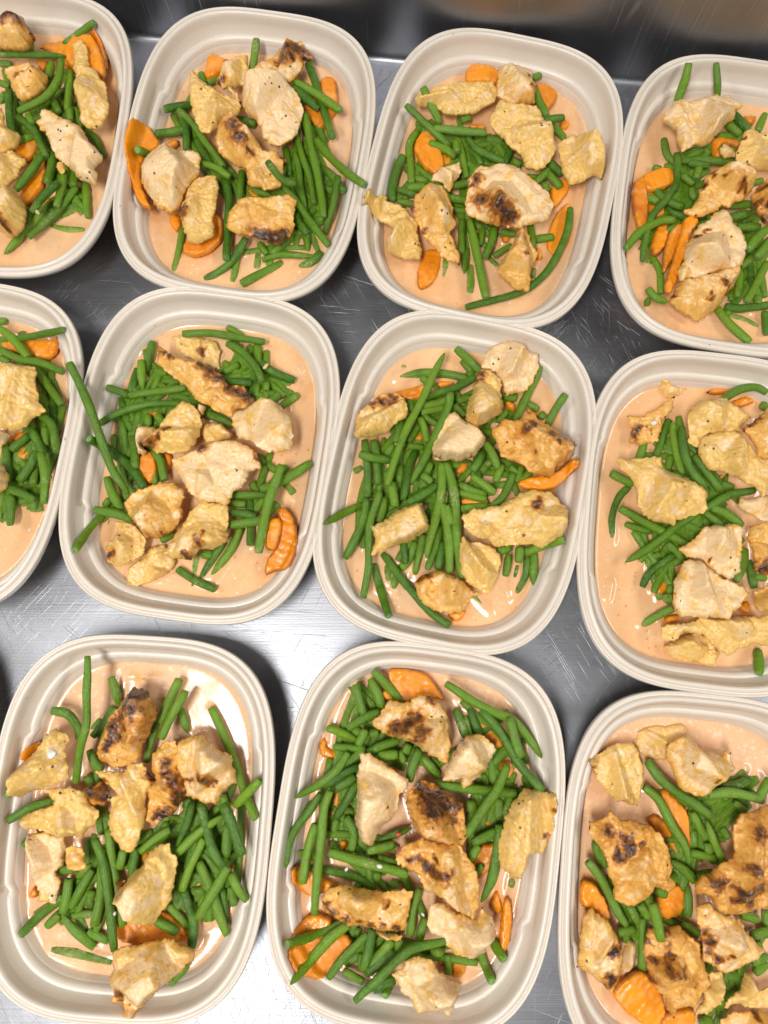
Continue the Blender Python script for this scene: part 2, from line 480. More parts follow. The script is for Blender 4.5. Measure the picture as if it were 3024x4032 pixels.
# ------------------------------------------------------------------ data read off the photograph, in tenths of a millimetre on the table
BEANS = """2|279||-932 4320 355 -945 4254 316 -973 4126 252|short straight green bean pointing upward, upper middle of back row's second tray
2|288||-559 4203 252 -503 4029 252 -444 3836 252 -374 3597 252|long straight green bean pointing upward, upper right of back row's second tray
2|292||-652 4018 300 -491 3908 300 -312 3779 300|medium-length straight green bean leaning up-left, upper right of back row's second tray
2|303||-676 3970 300 -576 3888 300 -483 3799 300|short straight green bean leaning up-left, upper right of back row's second tray
2|288||-1587 3791 300 -1509 3825 279 -1406 3862 252|short straight green bean leaning up-right, upper left of back row's second tray
2|302||-1643 3607 284 -1556 3637 252 -1447 3664 252|short straight green bean lying crosswise, left side of back row's second tray
2|235||-1483 3784 300 -1374 3669 300 -1258 3502 300 -1144 3342 300|medium-length straight green bean leaning up-left, left side of back row's second tray
2|267||-1451 3752 252 -1433 3630 252 -1427 3502 252|short straight green bean pointing upward, left side of back row's second tray
2|241||-1301 3369 300 -1191 3323 300 -1098 3257 300|lowest of two short straight green beans leaning up-left, left side of back row's second tray
2|268||-574 3758 300 -540 3583 300 -500 3383 300 -455 3172 300 -428 2951 300|long straight green bean pointing upward, right side of back row's second tray
2|251||-637 3631 252 -585 3442 252 -534 3296 252 -494 3084 252|topmost of three medium-length straight green beans pointing upward, right side of back row's second tray
2|273||-585 3857 206 -471 3692 206 -425 3528 206|medium-length slightly bent green bean leaning up-left, upper right of back row's second tray
2|276||-491 3543 300 -357 3336 370 -246 3193 428 -139 3087 470|medium-length straight green bean leaning up-left, right side of back row's second tray
2|233||-647 3482 252 -606 3282 252 -585 3137 252 -564 2980 252|middle of three medium-length straight green beans pointing upward, right side of back row's second tray
2|249||-721 3555 206 -687 3406 206 -685 3326 206|short straight green bean pointing upward, right side of back row's second tray
2|253||-797 3261 470 -731 3165 470 -672 3114 470 -608 3102 470|short slightly bent green bean leaning up-left, right side of back row's second tray
2|301||-450 3376 252 -364 3282 252 -289 3171 261|short straight green bean leaning up-left, right side of back row's second tray
2|290||-1139 3268 252 -1108 3084 252 -1105 2888 252 -1105 2650 252|long straight green bean pointing upward, lower middle of back row's second tray
2|244||-1020 3335 252 -1028 3215 252 -1034 3097 252|short straight green bean pointing upward, centre of back row's second tray
2|243||-1437 2914 206 -1465 2756 186 -1493 2598 167|medium-length straight green bean pointing upward, lower left of back row's second tray
2|279||-979 2817 252 -1065 2676 215 -1163 2599 190 -1274 2546 167|medium-length slightly bent green bean leaning up-right, lower middle of back row's second tray
2|242||-1032 2784 206 -1055 2629 182 -1075 2527 167|short straight green bean pointing upward, lower middle of back row's second tray
2|233||-863 2675 206 -708 2714 206 -474 2701 206|medium-length slightly bent green bean lying crosswise, lower right of back row's second tray
2|298||-1007 2495 206 -886 2568 189 -724 2670 167|medium-length straight green bean leaning up-right, lower right of back row's second tray
2|248||-719 3185 300 -621 3068 300 -523 2926 300 -389 2734 300|medium-length straight green bean leaning up-left, lower right of back row's second tray
2|249||-324 3264 300 -361 3083 255 -422 2876 206|lowest of three medium-length straight green beans pointing upward, right side of back row's second tray
2|306||-631 3032 252 -605 2928 252 -538 2856 252|short slightly bent green bean leaning up-left, lower right of back row's second tray
2|298||-569 3007 206 -546 2746 206|short straight green bean pointing upward, lower right of back row's second tray
2|283||-603 2637 167 -517 2667 185 -444 2733 206|short straight green bean leaning up-right, lower right of back row's second tray
2|300||-1370 3622 206 -1317 3514 206 -1251 3405 206|topmost of two short straight green beans leaning up-left, left side of back row's second tray
3|288||278 3927 355 328 3835 307 404 3714 252|short straight green bean leaning up-left, upper left of back row's third tray
3|245||156 3785 355 278 3683 311 389 3600 278 476 3531 252|medium-length straight green bean leaning up-left, upper left of back row's third tray
3|279|l|358 3638 300 533 3618 300 727 3602 300|medium-length straight green bean lying crosswise, upper left of back row's third tray
3|277||257 3720 206 184 3572 221 185 3400 237 193 3243 252|topmost of two slightly bent green beans pointing upward, left side of back row's third tray
3|303||133 3457 252 85 3359 237 61 3237 221 55 3127 206|lowest of two slightly bent green beans pointing upward, left side of back row's third tray
3|306||323 3551 252 439 3504 252 511 3457 252|short straight green bean leaning up-left, left side of back row's third tray
3|237||525 3592 252 560 3457 252 593 3284 252|medium-length straight green bean pointing upward, left side of back row's third tray
3|264||593 3558 300 676 3464 300 849 3374 300|medium-length slightly bent green bean leaning up-left, centre of back row's third tray
3|244||622 3551 252 664 3471 252 692 3390 252|short straight green bean leaning up-left, centre of back row's third tray
3|295||1101 4003 252 1122 3893 252 1174 3776 252|short straight green bean pointing upward, upper right of back row's third tray
3|279||1143 3700 300 1290 3727 300|short straight green bean lying crosswise, upper right of back row's third tray
3|303||1167 3418 252 1267 3311 252|topmost of two short straight green beans leaning up-left, right side of back row's third tray
3|298||1170 3324 252 1257 3205 252|lowest of two short straight green beans leaning up-left, right side of back row's third tray
3|280||909 3525 252 863 3397 252|short straight green bean pointing upward, centre of back row's third tray
3|235||102 3190 252 229 3144 252|short straight green bean lying crosswise, left side of back row's third tray
3|264||458 3125 252 590 3105 252|short straight green bean lying crosswise, centre of back row's third tray
3|296||600 2927 300 626 2748 300 664 2545 300 700 2345 300|medium-length straight green bean pointing upward, lower middle of back row's third tray
3|261||552 2955 252 542 2710 252|leftmost of three short straight green beans pointing upward, lower middle of back row's third tray
3|287||583 2761 206 560 2580 206|middle of three short straight green beans pointing upward, lower middle of back row's third tray
3|293||618 2652 167 600 2443 167|short straight green bean pointing upward, half sunk, lower middle of back row's third tray
3|295||784 2903 252 752 2787 252 699 2672 252|rightmost of three short straight green beans pointing upward, lower middle of back row's third tray
3|278|t1|435 2703 167 416 2553 157 385 2429 148|medium-length straight green bean pointing upward, half sunk, lower middle of back row's third tray
3|268||1031 2930 252 1046 2742 252|short straight green bean pointing upward, lower right of back row's third tray
3|251||1325 3047 252 1294 2869 245 1192 2643 235 1069 2493 228 902 2408 220 570 2320 206|long curved green bean leaning up-right, lower right of back row's third tray
6|279||-2042 1784 530 -1965 1631 492 -1895 1467 472 -1836 1288 423 -1772 1112 355 -1682 959 300|long straight green bean leaning up-left, left side of middle row's second tray
6|295||-1601 2061 206 -1630 1950 206 -1652 1839 206|topmost of three short straight green beans pointing upward, upper left of middle row's second tray
6|274||-1672 1907 252 -1659 1810 252 -1645 1708 252|middle of three short straight green beans pointing upward, upper left of middle row's second tray
6|247||-1700 1864 206 -1713 1790 206 -1736 1681 206|lowest of three short straight green beans pointing upward, upper left of middle row's second tray
6|248||-1873 1703 300 -1800 1682 275 -1737 1651 252|short straight green bean leaning up-left, upper left of middle row's second tray
6|237||-1715 1638 300 -1528 1671 300 -1335 1701 300|medium-length straight green bean lying crosswise, upper left of middle row's second tray
6|238||-1902 1446 300 -1760 1531 300 -1581 1585 300 -1364 1584 300|medium-length slightly bent green bean lying crosswise, upper left of middle row's second tray
6|283||-1804 1657 206 -1761 1512 206 -1716 1423 206|topmost of four short straight green beans pointing upward, left side of middle row's second tray
6|295||-1666 1560 206 -1694 1441 206 -1711 1375 206|second of four short straight green beans pointing upward, left side of middle row's second tray
6|264||-1794 1488 206 -1756 1357 206 -1740 1251 206|third of four short straight green beans pointing upward, left side of middle row's second tray
6|304||-1692 1369 252 -1678 1263 252 -1665 1149 252|lowest of four short straight green beans pointing upward, left side of middle row's second tray
6|302||-1910 1301 449 -1840 1269 252 -1697 1158 252 -1599 1014 252|medium-length slightly bent green bean leaning up-left, left side of middle row's second tray
6|284||-1550 1269 252 -1501 1205 252 -1467 1072 252|short straight green bean leaning up-left, left side of middle row's second tray
6|299||-1849 1089 252 -1799 962 252 -1737 865 252|short straight green bean leaning up-left, lower left of middle row's second tray
6|291||-1899 865 300 -1786 838 300 -1650 797 300|short straight green bean lying crosswise, lower left of middle row's second tray
6|253||-1956 575 442 -1936 728 295 -1876 848 206|medium-length slightly bent green bean pointing upward, lower left of middle row's second tray
6|257||-1389 2106 252 -1214 2110 252 -1038 2080 252 -821 2048 252|medium-length straight green bean lying crosswise, upper middle of middle row's second tray
6|248||-887 1865 206 -907 1743 206 -917 1682 206|short straight green bean pointing upward, upper right of middle row's second tray
6|271||-1072 2011 300 -966 1948 300 -871 1842 300 -826 1744 300|medium-length slightly bent green bean leaning up-left, upper right of middle row's second tray
6|292||-846 1894 252 -743 1820 229 -617 1779 206|short straight green bean leaning up-left, upper right of middle row's second tray
6|272||-1102 1757 252 -905 1748 252|short straight green bean lying crosswise, upper right of middle row's second tray
6|303||-1237 1549 206 -1131 1513 206 -1037 1465 206|short straight green bean leaning up-left, upper middle of middle row's second tray
6|292||-668 1149 355 -742 955 355 -774 787 355 -805 572 355|medium-length slightly bent green bean pointing upward, lower right of middle row's second tray
6|299||-489 1188 257 -609 1113 252 -720 1044 252 -821 1015 252|medium-length straight green bean leaning up-right, right side of middle row's second tray
6|250||-1028 974 252 -786 972 252|short straight green bean lying crosswise, right side of middle row's second tray
6|267||-1018 855 252 -847 829 252|short straight green bean lying crosswise, lower right of middle row's second tray
6|292||-1027 775 252 -915 781 252 -815 801 252 -706 918 252|medium-length curved green bean leaning up-right, lower right of middle row's second tray
6|261||-895 960 206 -890 800 206 -887 638 206|medium-length straight green bean pointing upward, lower right of middle row's second tray
6|288|t1|-951 754 206 -1033 597 188 -1153 428 167|medium-length straight green bean leaning up-right, lower right of middle row's second tray
6|247||-1065 651 206 -1133 563 190 -1214 424 167|medium-length straight green bean leaning up-right, lower middle of middle row's second tray
6|267||-1246 588 167 -1254 453 157 -1271 339 148|short straight green bean pointing upward, half sunk, lower middle of middle row's second tray
6|259||-1359 484 206 -1246 410 206 -1108 346 206|medium-length straight green bean leaning up-left, lower middle of middle row's second tray
7|254|t0|409 1919 355 330 1764 355 238 1563 355 136 1354 355 69 1182 355 22 1018 355|long slightly bent green bean leaning up-right, left side of middle row's third tray
7|301|t0|84 1816 167 271 1844 182 423 1834 194 573 1793 206|medium-length slightly bent green bean lying crosswise, upper left of middle row's third tray
7|277||490 1993 252 570 1922 252 659 1835 252|short straight green bean leaning up-left, upper middle of middle row's third tray
7|233||625 1778 300 504 1712 300 309 1640 300 263 1614 300|medium-length straight green bean leaning up-right, upper left of middle row's third tray
7|271||427 1630 252 266 1582 252|topmost of two short straight green beans lying crosswise, upper left of middle row's third tray
7|250||403 1572 252 254 1540 252|lowest of two short straight green beans lying crosswise, upper left of middle row's third tray
7|268||441 1646 355 417 1529 355 325 1320 355 246 1160 355 179 1029 355|long straight green bean leaning up-right, centre of middle row's third tray
7|303||110 1483 252 82 1335 252|topmost of two short straight green beans pointing upward, left side of middle row's third tray
7|252||246 1489 300 273 1416 300 293 1323 300|short straight green bean pointing upward, upper left of middle row's third tray
7|257||-126 1347 252 -111 1172 252 -110 947 252|leftmost of three medium-length straight green beans pointing upward, left side of middle row's third tray
7|296||-67 1347 252 -53 1230 252 -41 1045 252|middle of three medium-length straight green beans pointing upward, left side of middle row's third tray
7|288||-161 1241 300 -77 1212 300 38 1193 300|short straight green bean lying crosswise, left side of middle row's third tray
7|283||209 1268 252 161 1160 252 126 941 252|rightmost of three medium-length straight green beans pointing upward, left side of middle row's third tray
7|292||386 1173 300 373 990 300 341 820 300 303 674 300 278 550 300|long straight green bean pointing upward, lower middle of middle row's third tray
7|294||417 1178 300 451 1012 300 471 842 300 477 652 300 506 420 300|long straight green bean pointing upward, centre of middle row's third tray
7|272||660 1254 300 585 1127 300|rightmost of two short straight green beans leaning up-right, centre of middle row's third tray
7|264||671 1300 355 714 1217 355 747 1132 355|short straight green bean leaning up-left, right side of middle row's third tray
7|266||1063 1866 258 993 1705 252 883 1484 252|medium-length straight green bean leaning up-right, upper right of middle row's third tray
7|260||1211 1635 355 1150 1547 300 1099 1449 252|short straight green bean leaning up-right, upper right of middle row's third tray
7|246||856 1104 300 783 956 300 712 886 300|short straight green bean leaning up-right, right side of middle row's third tray
7|262||779 1164 300 735 1053 300|short straight green bean pointing upward, right side of middle row's third tray
7|259||584 1092 300 662 1035 300 730 976 300|short straight green bean leaning up-left, centre of middle row's third tray
7|263||499 1045 252 588 1002 252 680 982 252|topmost of two short straight green beans lying crosswise, centre of middle row's third tray
7|264||498 990 252 587 965 252 677 944 252|lowest of two short straight green beans lying crosswise, centre of middle row's third tray
7|266||507 878 252 699 896 252|short straight green bean lying crosswise, right side of middle row's third tray
7|294||351 1024 300 247 964 300 158 912 300|leftmost of two short straight green beans leaning up-right, centre of middle row's third tray
7|282||381 899 300 407 764 300 424 630 300 425 451 300|rightmost of two medium-length straight green beans pointing upward, lower middle of middle row's third tray
7|305||400 887 300 434 764 300|topmost of three short straight green beans pointing upward, lower middle of middle row's third tray
7|236||369 760 252 339 636 252 288 477 252|leftmost of two medium-length straight green beans pointing upward, lower middle of middle row's third tray
7|307||384 658 252 355 477 252|lowest of three short straight green beans pointing upward, lower middle of middle row's third tray
7|236||259 703 252 229 574 204 211 452 167|middle of three short straight green beans pointing upward, lower middle of middle row's third tray
7|303||205 664 206 166 554 184 113 485 167|short straight green bean leaning up-right, lower middle of middle row's third tray
7|235||125 647 252 138 513 252|lowest of two short straight green beans pointing upward, lower left of middle row's third tray
7|297||49 1046 300 69 885 300|lowest of two short straight green beans pointing upward, left side of middle row's third tray
7|279||4 953 252 -31 788 252|topmost of two short straight green beans pointing upward, lower left of middle row's third tray
7|239||-29 969 355 -84 790 340 -96 615 326 -104 441 313 -133 287 300|long slightly bent green bean pointing upward, lower left of middle row's third tray
7|291||-107 932 300 -131 821 287 -187 678 269 -255 548 252|topmost of two medium-length straight green beans pointing upward, lower left of middle row's third tray
7|259|t0|-381 751 433 -276 839 280 -143 915 206|medium-length straight green bean leaning up-right, lower left of middle row's third tray
7|262||-70 517 206 -25 362 189 32 168 296|lowest of two medium-length straight green beans pointing upward, lower left of middle row's third tray
7|263||-9 585 206 92 449 218 191 326 229 300 205 241 428 113 252|long slightly bent green bean leaning up-left, lower middle of middle row's third tray
7|251||825 572 252 797 434 252|leftmost of three short straight green beans pointing upward, lower right of middle row's third tray
7|281||925 589 252 1027 625 252 1150 655 381|short straight green bean lying crosswise, lower right of middle row's third tray
7|301||992 597 206 981 382 206|rightmost of three short straight green beans pointing upward, lower right of middle row's third tray
7|234||946 563 206 933 442 187 879 329 167|middle of three short straight green beans pointing upward, lower right of middle row's third tray
7|264|t1|888 511 167 858 399 157 864 285 148|short straight green bean pointing upward, half sunk, lower right of middle row's third tray
9|235||-1812 -82 490 -1810 -262 476 -1806 -455 446 -1844 -619 412 -1888 -841 355|long slightly bent green bean pointing upward, upper left of front row's first tray
9|287||-2087 -418 300 -1992 -445 282 -1929 -535 262 -1921 -593 252|short slightly bent green bean leaning up-left, upper left of front row's first tray
9|288||-1741 -216 252 -1719 -297 232 -1698 -406 206|topmost of two short straight green beans pointing upward, upper left of front row's first tray
9|253||-1730 -404 206 -1780 -509 206 -1853 -588 206|short straight green bean leaning up-right, upper left of front row's first tray
9|291||-1710 -415 206 -1757 -541 206 -1794 -629 206|lowest of two short straight green beans pointing upward, upper left of front row's first tray
9|305||-1309 -226 252 -1364 -358 252 -1411 -499 252|medium-length straight green bean pointing upward, upper middle of front row's first tray
9|277||-1241 -294 355 -1311 -433 355 -1379 -580 355|medium-length straight green bean leaning up-right, upper middle of front row's first tray
9|256||-1432 -494 252 -1468 -628 252 -1492 -736 252|short straight green bean pointing upward, upper middle of front row's first tray
9|267||-1106 -409 206 -983 -642 222 -887 -875 238 -786 -1065 301|long straight green bean leaning up-left, right side of front row's first tray
9|275||-761 -823 355 -817 -883 335 -914 -989 300|short straight green bean leaning up-right, right side of front row's first tray
9|265||-983 -1042 300 -1116 -1133 300 -1264 -1268 300|medium-length straight green bean leaning up-right, right side of front row's first tray
9|261||-1850 -665 252 -1813 -742 252 -1765 -787 252|short straight green bean leaning up-left, upper left of front row's first tray
9|254||-2021 -957 300 -2162 -998 328 -2283 -1068 355|medium-length straight green bean leaning up-right, left side of front row's first tray
9|287||-1767 -1182 300 -1712 -1319 300 -1658 -1521 300 -1608 -1814 300|long straight green bean pointing upward, lower middle of front row's first tray
9|305||-1704 -1134 252 -1679 -1292 252 -1632 -1468 252 -1587 -1691 252|topmost of two medium-length straight green beans pointing upward, lower middle of front row's first tray
9|287||-1731 -1336 252 -1731 -1536 252 -1754 -1691 252|lowest of two medium-length straight green beans pointing upward, lower middle of front row's first tray
9|266||-1528 -1248 252 -1543 -1414 252|short straight green bean pointing upward, lower middle of front row's first tray
9|247||-1310 -1131 300 -1404 -1187 300 -1485 -1255 300|short straight green bean leaning up-right, centre of front row's first tray
9|254||-1785 -1376 252 -1848 -1487 252 -1900 -1589 252|short straight green bean leaning up-right, lower left of front row's first tray
9|298||-1927 -1427 252 -1934 -1517 252 -1954 -1618 252|short straight green bean pointing upward, lower left of front row's first tray
9|268||-1957 -1526 252 -2105 -1650 227 -2180 -1730 302|medium-length straight green bean leaning up-right, lower left of front row's first tray
9|291||-1954 -1623 252 -1891 -1715 234 -1765 -1829 206|medium-length straight green bean leaning up-left, lower left of front row's first tray
9|286||-2031 -1849 167 -1854 -1882 167 -1660 -1920 167|medium-length straight green bean lying crosswise, half sunk, lower left of front row's first tray
9|235||-1183 -979 300 -1216 -1103 300 -1259 -1223 300|middle of three short straight green beans pointing upward, right side of front row's first tray
9|292||-1123 -974 300 -1091 -1123 300 -1039 -1260 300 -958 -1362 300|medium-length slightly bent green bean leaning up-left, right side of front row's first tray
9|305||-984 -971 355 -915 -1100 355 -851 -1260 355|medium-length straight green bean leaning up-left, right side of front row's first tray
9|297||-964 -1102 252 -977 -1296 252|rightmost of three short straight green beans pointing upward, right side of front row's first tray
9|297||-1209 -1154 206 -1256 -1325 206|leftmost of three short straight green beans pointing upward, right side of front row's first tray
9|238||-1102 -1182 300 -1170 -1328 300 -1217 -1477 300|medium-length straight green bean pointing upward, right side of front row's first tray
9|270||-1227 -1487 252 -1180 -1602 252 -1149 -1689 252 -1161 -1814 252|medium-length slightly bent green bean pointing upward, lower right of front row's first tray
9|292||-1132 -1326 252 -1062 -1477 252 -1004 -1622 252 -947 -1741 252|medium-length straight green bean leaning up-left, lower right of front row's first tray
9|279||-941 -1327 355 -1019 -1466 355 -1109 -1615 355|medium-length straight green bean leaning up-right, lower right of front row's first tray
9|259||-931 -1381 300 -888 -1453 300 -826 -1534 300|rightmost of three short straight green beans leaning up-left, lower right of front row's first tray
9|266||-998 -1500 206 -968 -1689 206|short straight green bean pointing upward, lower right of front row's first tray
9|246||-1320 -1586 206 -1263 -1646 206 -1206 -1706 206|middle of three short straight green beans leaning up-left, lower right of front row's first tray
9|303||-1385 -1665 252 -1320 -1694 252 -1249 -1730 252|leftmost of three short straight green beans leaning up-left, lower right of front row's first tray
10|283||-66 -173 300 20 -266 278 119 -378 252|medium-length straight green bean leaning up-left, upper left of front row's second tray
10|296||-80 -223 252 -45 -309 252 -16 -406 252|rightmost of two short straight green beans pointing upward, upper left of front row's second tray
10|258||-175 -257 300 -151 -348 300 -127 -443 300|leftmost of two short straight green beans pointing upward, upper left of front row's second tray
10|287||-222 -283 206 -132 -344 206 -54 -408 206|topmost of two short straight green beans leaning up-left, upper left of front row's second tray
10|263||-28 -426 300 -119 -462 300 -226 -526 300|topmost of two short straight green beans leaning up-right, upper left of front row's second tray
10|234||-357 -529 252 -270 -562 231 -172 -609 206|lowest of two short straight green beans leaning up-left, upper left of front row's second tray
10|233||-318 -643 252 -215 -653 252 -117 -658 252|leftmost of two short straight green beans lying crosswise, upper left of front row's second tray
10|251||96 -603 300 9 -626 300 -96 -669 300|rightmost of two short straight green beans lying crosswise, upper left of front row's second tray
10|294||-106 -663 252 -256 -747 252|lowest of two short straight green beans leaning up-right, upper left of front row's second tray
10|245||-221 -675 300 -296 -778 300 -410 -869 300 -540 -934 336|topmost of two slightly bent green beans leaning up-right, left side of front row's second tray
10|236||-162 -756 300 -253 -798 300 -350 -866 300|topmost of three short straight green beans leaning up-right, left side of front row's second tray
10|292||-179 -824 252 -234 -857 252 -329 -899 252|middle of three short straight green beans leaning up-right, left side of front row's second tray
10|282||-168 -865 252 -233 -968 252 -300 -1073 252|lowest of three short straight green beans leaning up-right, left side of front row's second tray
10|302||-33 -692 300 85 -685 300|short straight green bean lying crosswise, upper middle of front row's second tray
10|280||222 -656 300 177 -747 300 158 -843 300|short straight green bean pointing upward, upper middle of front row's second tray
10|277||233 -704 252 296 -765 252 350 -821 252|short straight green bean leaning up-left, upper middle of front row's second tray
10|294||465 -415 206 496 -512 206 518 -590 206|leftmost of three short straight green beans pointing upward, upper right of front row's second tray
10|271||551 -415 206 582 -501 206 615 -580 206|middle of three short straight green beans pointing upward, upper right of front row's second tray
10|269||392 -252 300 542 -347 300 700 -430 300 816 -482 300 908 -584 300 980 -701 302|long curved green bean leaning up-left, upper right of front row's second tray
10|290||616 -412 300 737 -562 317 844 -741 337 974 -887 355|medium-length straight green bean leaning up-left, upper right of front row's second tray
10|277||776 -458 355 814 -598 355 845 -690 355|rightmost of three short straight green beans pointing upward, upper right of front row's second tray
10|274||323 -868 300 554 -888 300 816 -919 300|medium-length straight green bean lying crosswise, upper right of front row's second tray
10|289||760 -741 355 692 -878 355 628 -967 355 501 -1147 355|medium-length straight green bean leaning up-right, right side of front row's second tray
10|241|t1|-390 -917 300 -449 -1008 300 -520 -1097 300 -573 -1202 315 -591 -1338 333|lowest of two slightly bent green beans leaning up-right, left side of front row's second tray
10|250||-324 -894 355 -362 -1007 355 -377 -1192 355 -395 -1384 355 -410 -1594 355|long straight green bean pointing upward, left side of front row's second tray
10|286||-414 -1095 300 -466 -1254 300 -489 -1433 300|medium-length straight green bean pointing upward, left side of front row's second tray
10|265||-232 -1063 252 -184 -1157 252 -201 -1268 252|short slightly bent green bean pointing upward, left side of front row's second tray
10|238||-436 -1188 206 -318 -1176 206 -200 -1173 206|short straight green bean lying crosswise, left side of front row's second tray
10|293||-333 -1252 300 -186 -1303 300 -21 -1341 300 145 -1380 300|medium-length straight green bean lying crosswise, centre of front row's second tray
10|279||-94 -1254 300 66 -1213 300|short straight green bean lying crosswise, centre of front row's second tray
10|238||-24 -1199 252 67 -1167 252 169 -1127 252|short straight green bean leaning up-right, centre of front row's second tray
10|247||-457 -1372 206 -305 -1396 206 -168 -1426 206 -51 -1486 206|topmost of two slightly bent green beans lying crosswise, lower left of front row's second tray
10|270||-235 -1671 252 -400 -1740 252 -561 -1726 430|lowest of two slightly bent green beans lying crosswise, lower left of front row's second tray
10|294||-212 -1674 300 -335 -1752 300 -435 -1864 300 -534 -1936 449|leftmost of two medium-length straight green beans leaning up-right, lower left of front row's second tray
10|235||-100 -1721 300 -223 -1836 300 -325 -1966 300|rightmost of two medium-length straight green beans leaning up-right, lower left of front row's second tray
10|301||-69 -1693 300 -91 -1808 300 -121 -1915 300|short straight green bean pointing upward, lower middle of front row's second tray
10|300||56 -1776 252 -10 -1835 252 -84 -1912 252|topmost of three short straight green beans leaning up-right, lower middle of front row's second tray
10|269||363 -1739 355 180 -1778 355 60 -1862 355 -60 -1972 355 -166 -2065 355|long curved green bean leaning up-right, lower middle of front row's second tray
10|303||74 -1833 252 -20 -1882 252 -104 -1959 252|middle of three short straight green beans leaning up-right, lower middle of front row's second tray
10|307||63 -1983 252 -61 -2043 252|lowest of three short straight green beans leaning up-right, lower middle of front row's second tray
10|280||219 -1478 252 175 -1606 252 162 -1744 252|medium-length straight green bean pointing upward, lower middle of front row's second tray
10|307||708 -1101 300 685 -1302 300 657 -1418 300 591 -1538 300|medium-length slightly bent green bean pointing upward, right side of front row's second tray
10|285||689 -1136 300 543 -1199 300|short straight green bean leaning up-right, right side of front row's second tray
1|235||-2900 4233 300 -2746 4234 300 -2622 4236 300 -2326 4225 300|medium-length straight green bean lying crosswise, upper middle of back row's first tray
1|248||-2112 4452 355 -2209 4422 313 -2367 4363 252|short straight green bean lying crosswise, upper right of back row's first tray
1|271||-2332 4143 355 -2346 3978 355 -2427 3842 355 -2608 3731 355|medium-length curved green bean leaning up-right, upper right of back row's first tray
1|279||-2450 4229 252 -2465 4082 252|short straight green bean pointing upward, upper middle of back row's first tray
1|246||-2278 4099 300 -2285 3940 300 -2282 3783 300|medium-length straight green bean pointing upward, upper right of back row's first tray
1|264||-2425 3923 252 -2367 3803 252|leftmost of two short straight green beans leaning up-left, right side of back row's first tray
1|290||-2246 3830 252 -2195 3673 252|topmost of two short straight green beans pointing upward, right side of back row's first tray
1|269||-2189 3690 206 -2104 3611 206 -2033 3475 206|rightmost of two short straight green beans leaning up-left, right side of back row's first tray
1|259||-2709 3933 300 -2697 3735 300 -2644 3530 300|medium-length straight green bean pointing upward, centre of back row's first tray
1|288||-2634 3729 300 -2526 3634 300 -2463 3527 300 -2410 3420 300|medium-length slightly bent green bean leaning up-left, right side of back row's first tray
1|278||-2652 3557 252 -2519 3616 252|short straight green bean leaning up-right, centre of back row's first tray
1|282||-2440 3424 300 -2517 3288 300 -2605 3153 300|topmost of two medium-length straight green beans leaning up-right, lower middle of back row's first tray
1|304||-2389 3474 252 -2392 3346 252 -2403 3237 252|lowest of two short straight green beans pointing upward, right side of back row's first tray
1|267||-2285 3177 355 -2375 3077 355 -2451 2955 355|topmost of two medium-length straight green beans leaning up-right, lower right of back row's first tray
1|271||-2277 3301 300 -2283 3164 300 -2307 3027 300|medium-length straight green bean pointing upward, lower right of back row's first tray
1|254||-2197 3204 252 -2309 3036 252 -2505 2815 252|lowest of two medium-length straight green beans leaning up-right, lower right of back row's first tray
1|287|t1|-2398 3107 206 -2542 2913 206 -2689 2718 206|lowest of two medium-length straight green beans leaning up-right, lower middle of back row's first tray
1|276||-2161 3264 206 -2140 3131 206 -2121 2999 206|short straight green bean pointing upward, lower right of back row's first tray
1|263||-2389 2949 167 -2275 2922 167 -2147 2919 167|short straight green bean lying crosswise, half sunk, lower right of back row's first tray
4|285||2143 4026 470 2135 3955 412 2122 3899 344 2111 3850 300|middle of three short straight green beans pointing upward, upper left of back row's fourth tray
4|238||2334 4027 470 2353 3945 425 2384 3855 355|topmost of three short straight green beans pointing upward, upper left of back row's fourth tray
4|302||2537 3796 252 2582 3725 252 2635 3657 252|short straight green bean leaning up-left, upper middle of back row's fourth tray
4|253||2770 3792 252 2704 3653 252|short straight green bean leaning up-right, upper middle of back row's fourth tray
4|302||2417 3645 206 2503 3643 206 2600 3635 206|rightmost of two short straight green beans lying crosswise, upper middle of back row's fourth tray
4|257||2041 3626 206 2056 3504 206 2108 3421 206|lowest of three short straight green beans pointing upward, upper left of back row's fourth tray
4|246||2087 3443 300 2078 3292 300 2058 3155 300|medium-length straight green bean pointing upward, left side of back row's fourth tray
4|233||2048 3176 355 1966 3060 343 1867 2933 328 1822 2799 316 1796 2619 300|long curved green bean leaning up-right, left side of back row's fourth tray
4|271||2133 3413 252 2290 3425 252 2518 3401 252|medium-length straight green bean lying crosswise, upper left of back row's fourth tray
4|270||1909 3216 252 2002 3116 252 2124 3051 252|medium-length straight green bean leaning up-left, left side of back row's fourth tray
4|298||2190 3409 252 2325 3375 252|leftmost of two short straight green beans lying crosswise, upper middle of back row's fourth tray
4|283||1663 2681 355 1783 2822 333 1926 2912 313 2032 2932 300|medium-length slightly bent green bean leaning up-right, left side of back row's fourth tray
4|257||2008 3040 252 2120 2990 252 2284 2981 252|medium-length slightly bent green bean lying crosswise, left side of back row's fourth tray
4|236||1895 2706 206 1945 2583 206 1947 2423 206|medium-length slightly bent green bean pointing upward, lower left of back row's fourth tray
4|273||1816 2411 300 1870 2346 300 1953 2317 300|short straight green bean leaning up-left, lower left of back row's fourth tray
4|282||2326 2317 206 2406 2176 228 2518 2045 252|medium-length straight green bean leaning up-left, lower middle of back row's fourth tray
4|248||2423 2280 167 2521 2247 167 2618 2194 167|short straight green bean leaning up-left, half sunk, lower middle of back row's fourth tray
4|292||2389 2330 206 2508 2310 206 2711 2339 206|medium-length straight green bean lying crosswise, lower middle of back row's fourth tray
4|259||2663 2609 300 2579 2463 300 2492 2321 300|medium-length straight green bean leaning up-right, lower right of back row's fourth tray
4|290||2665 2837 355 2570 2763 355 2501 2675 355|short straight green bean leaning up-right, centre of back row's fourth tray
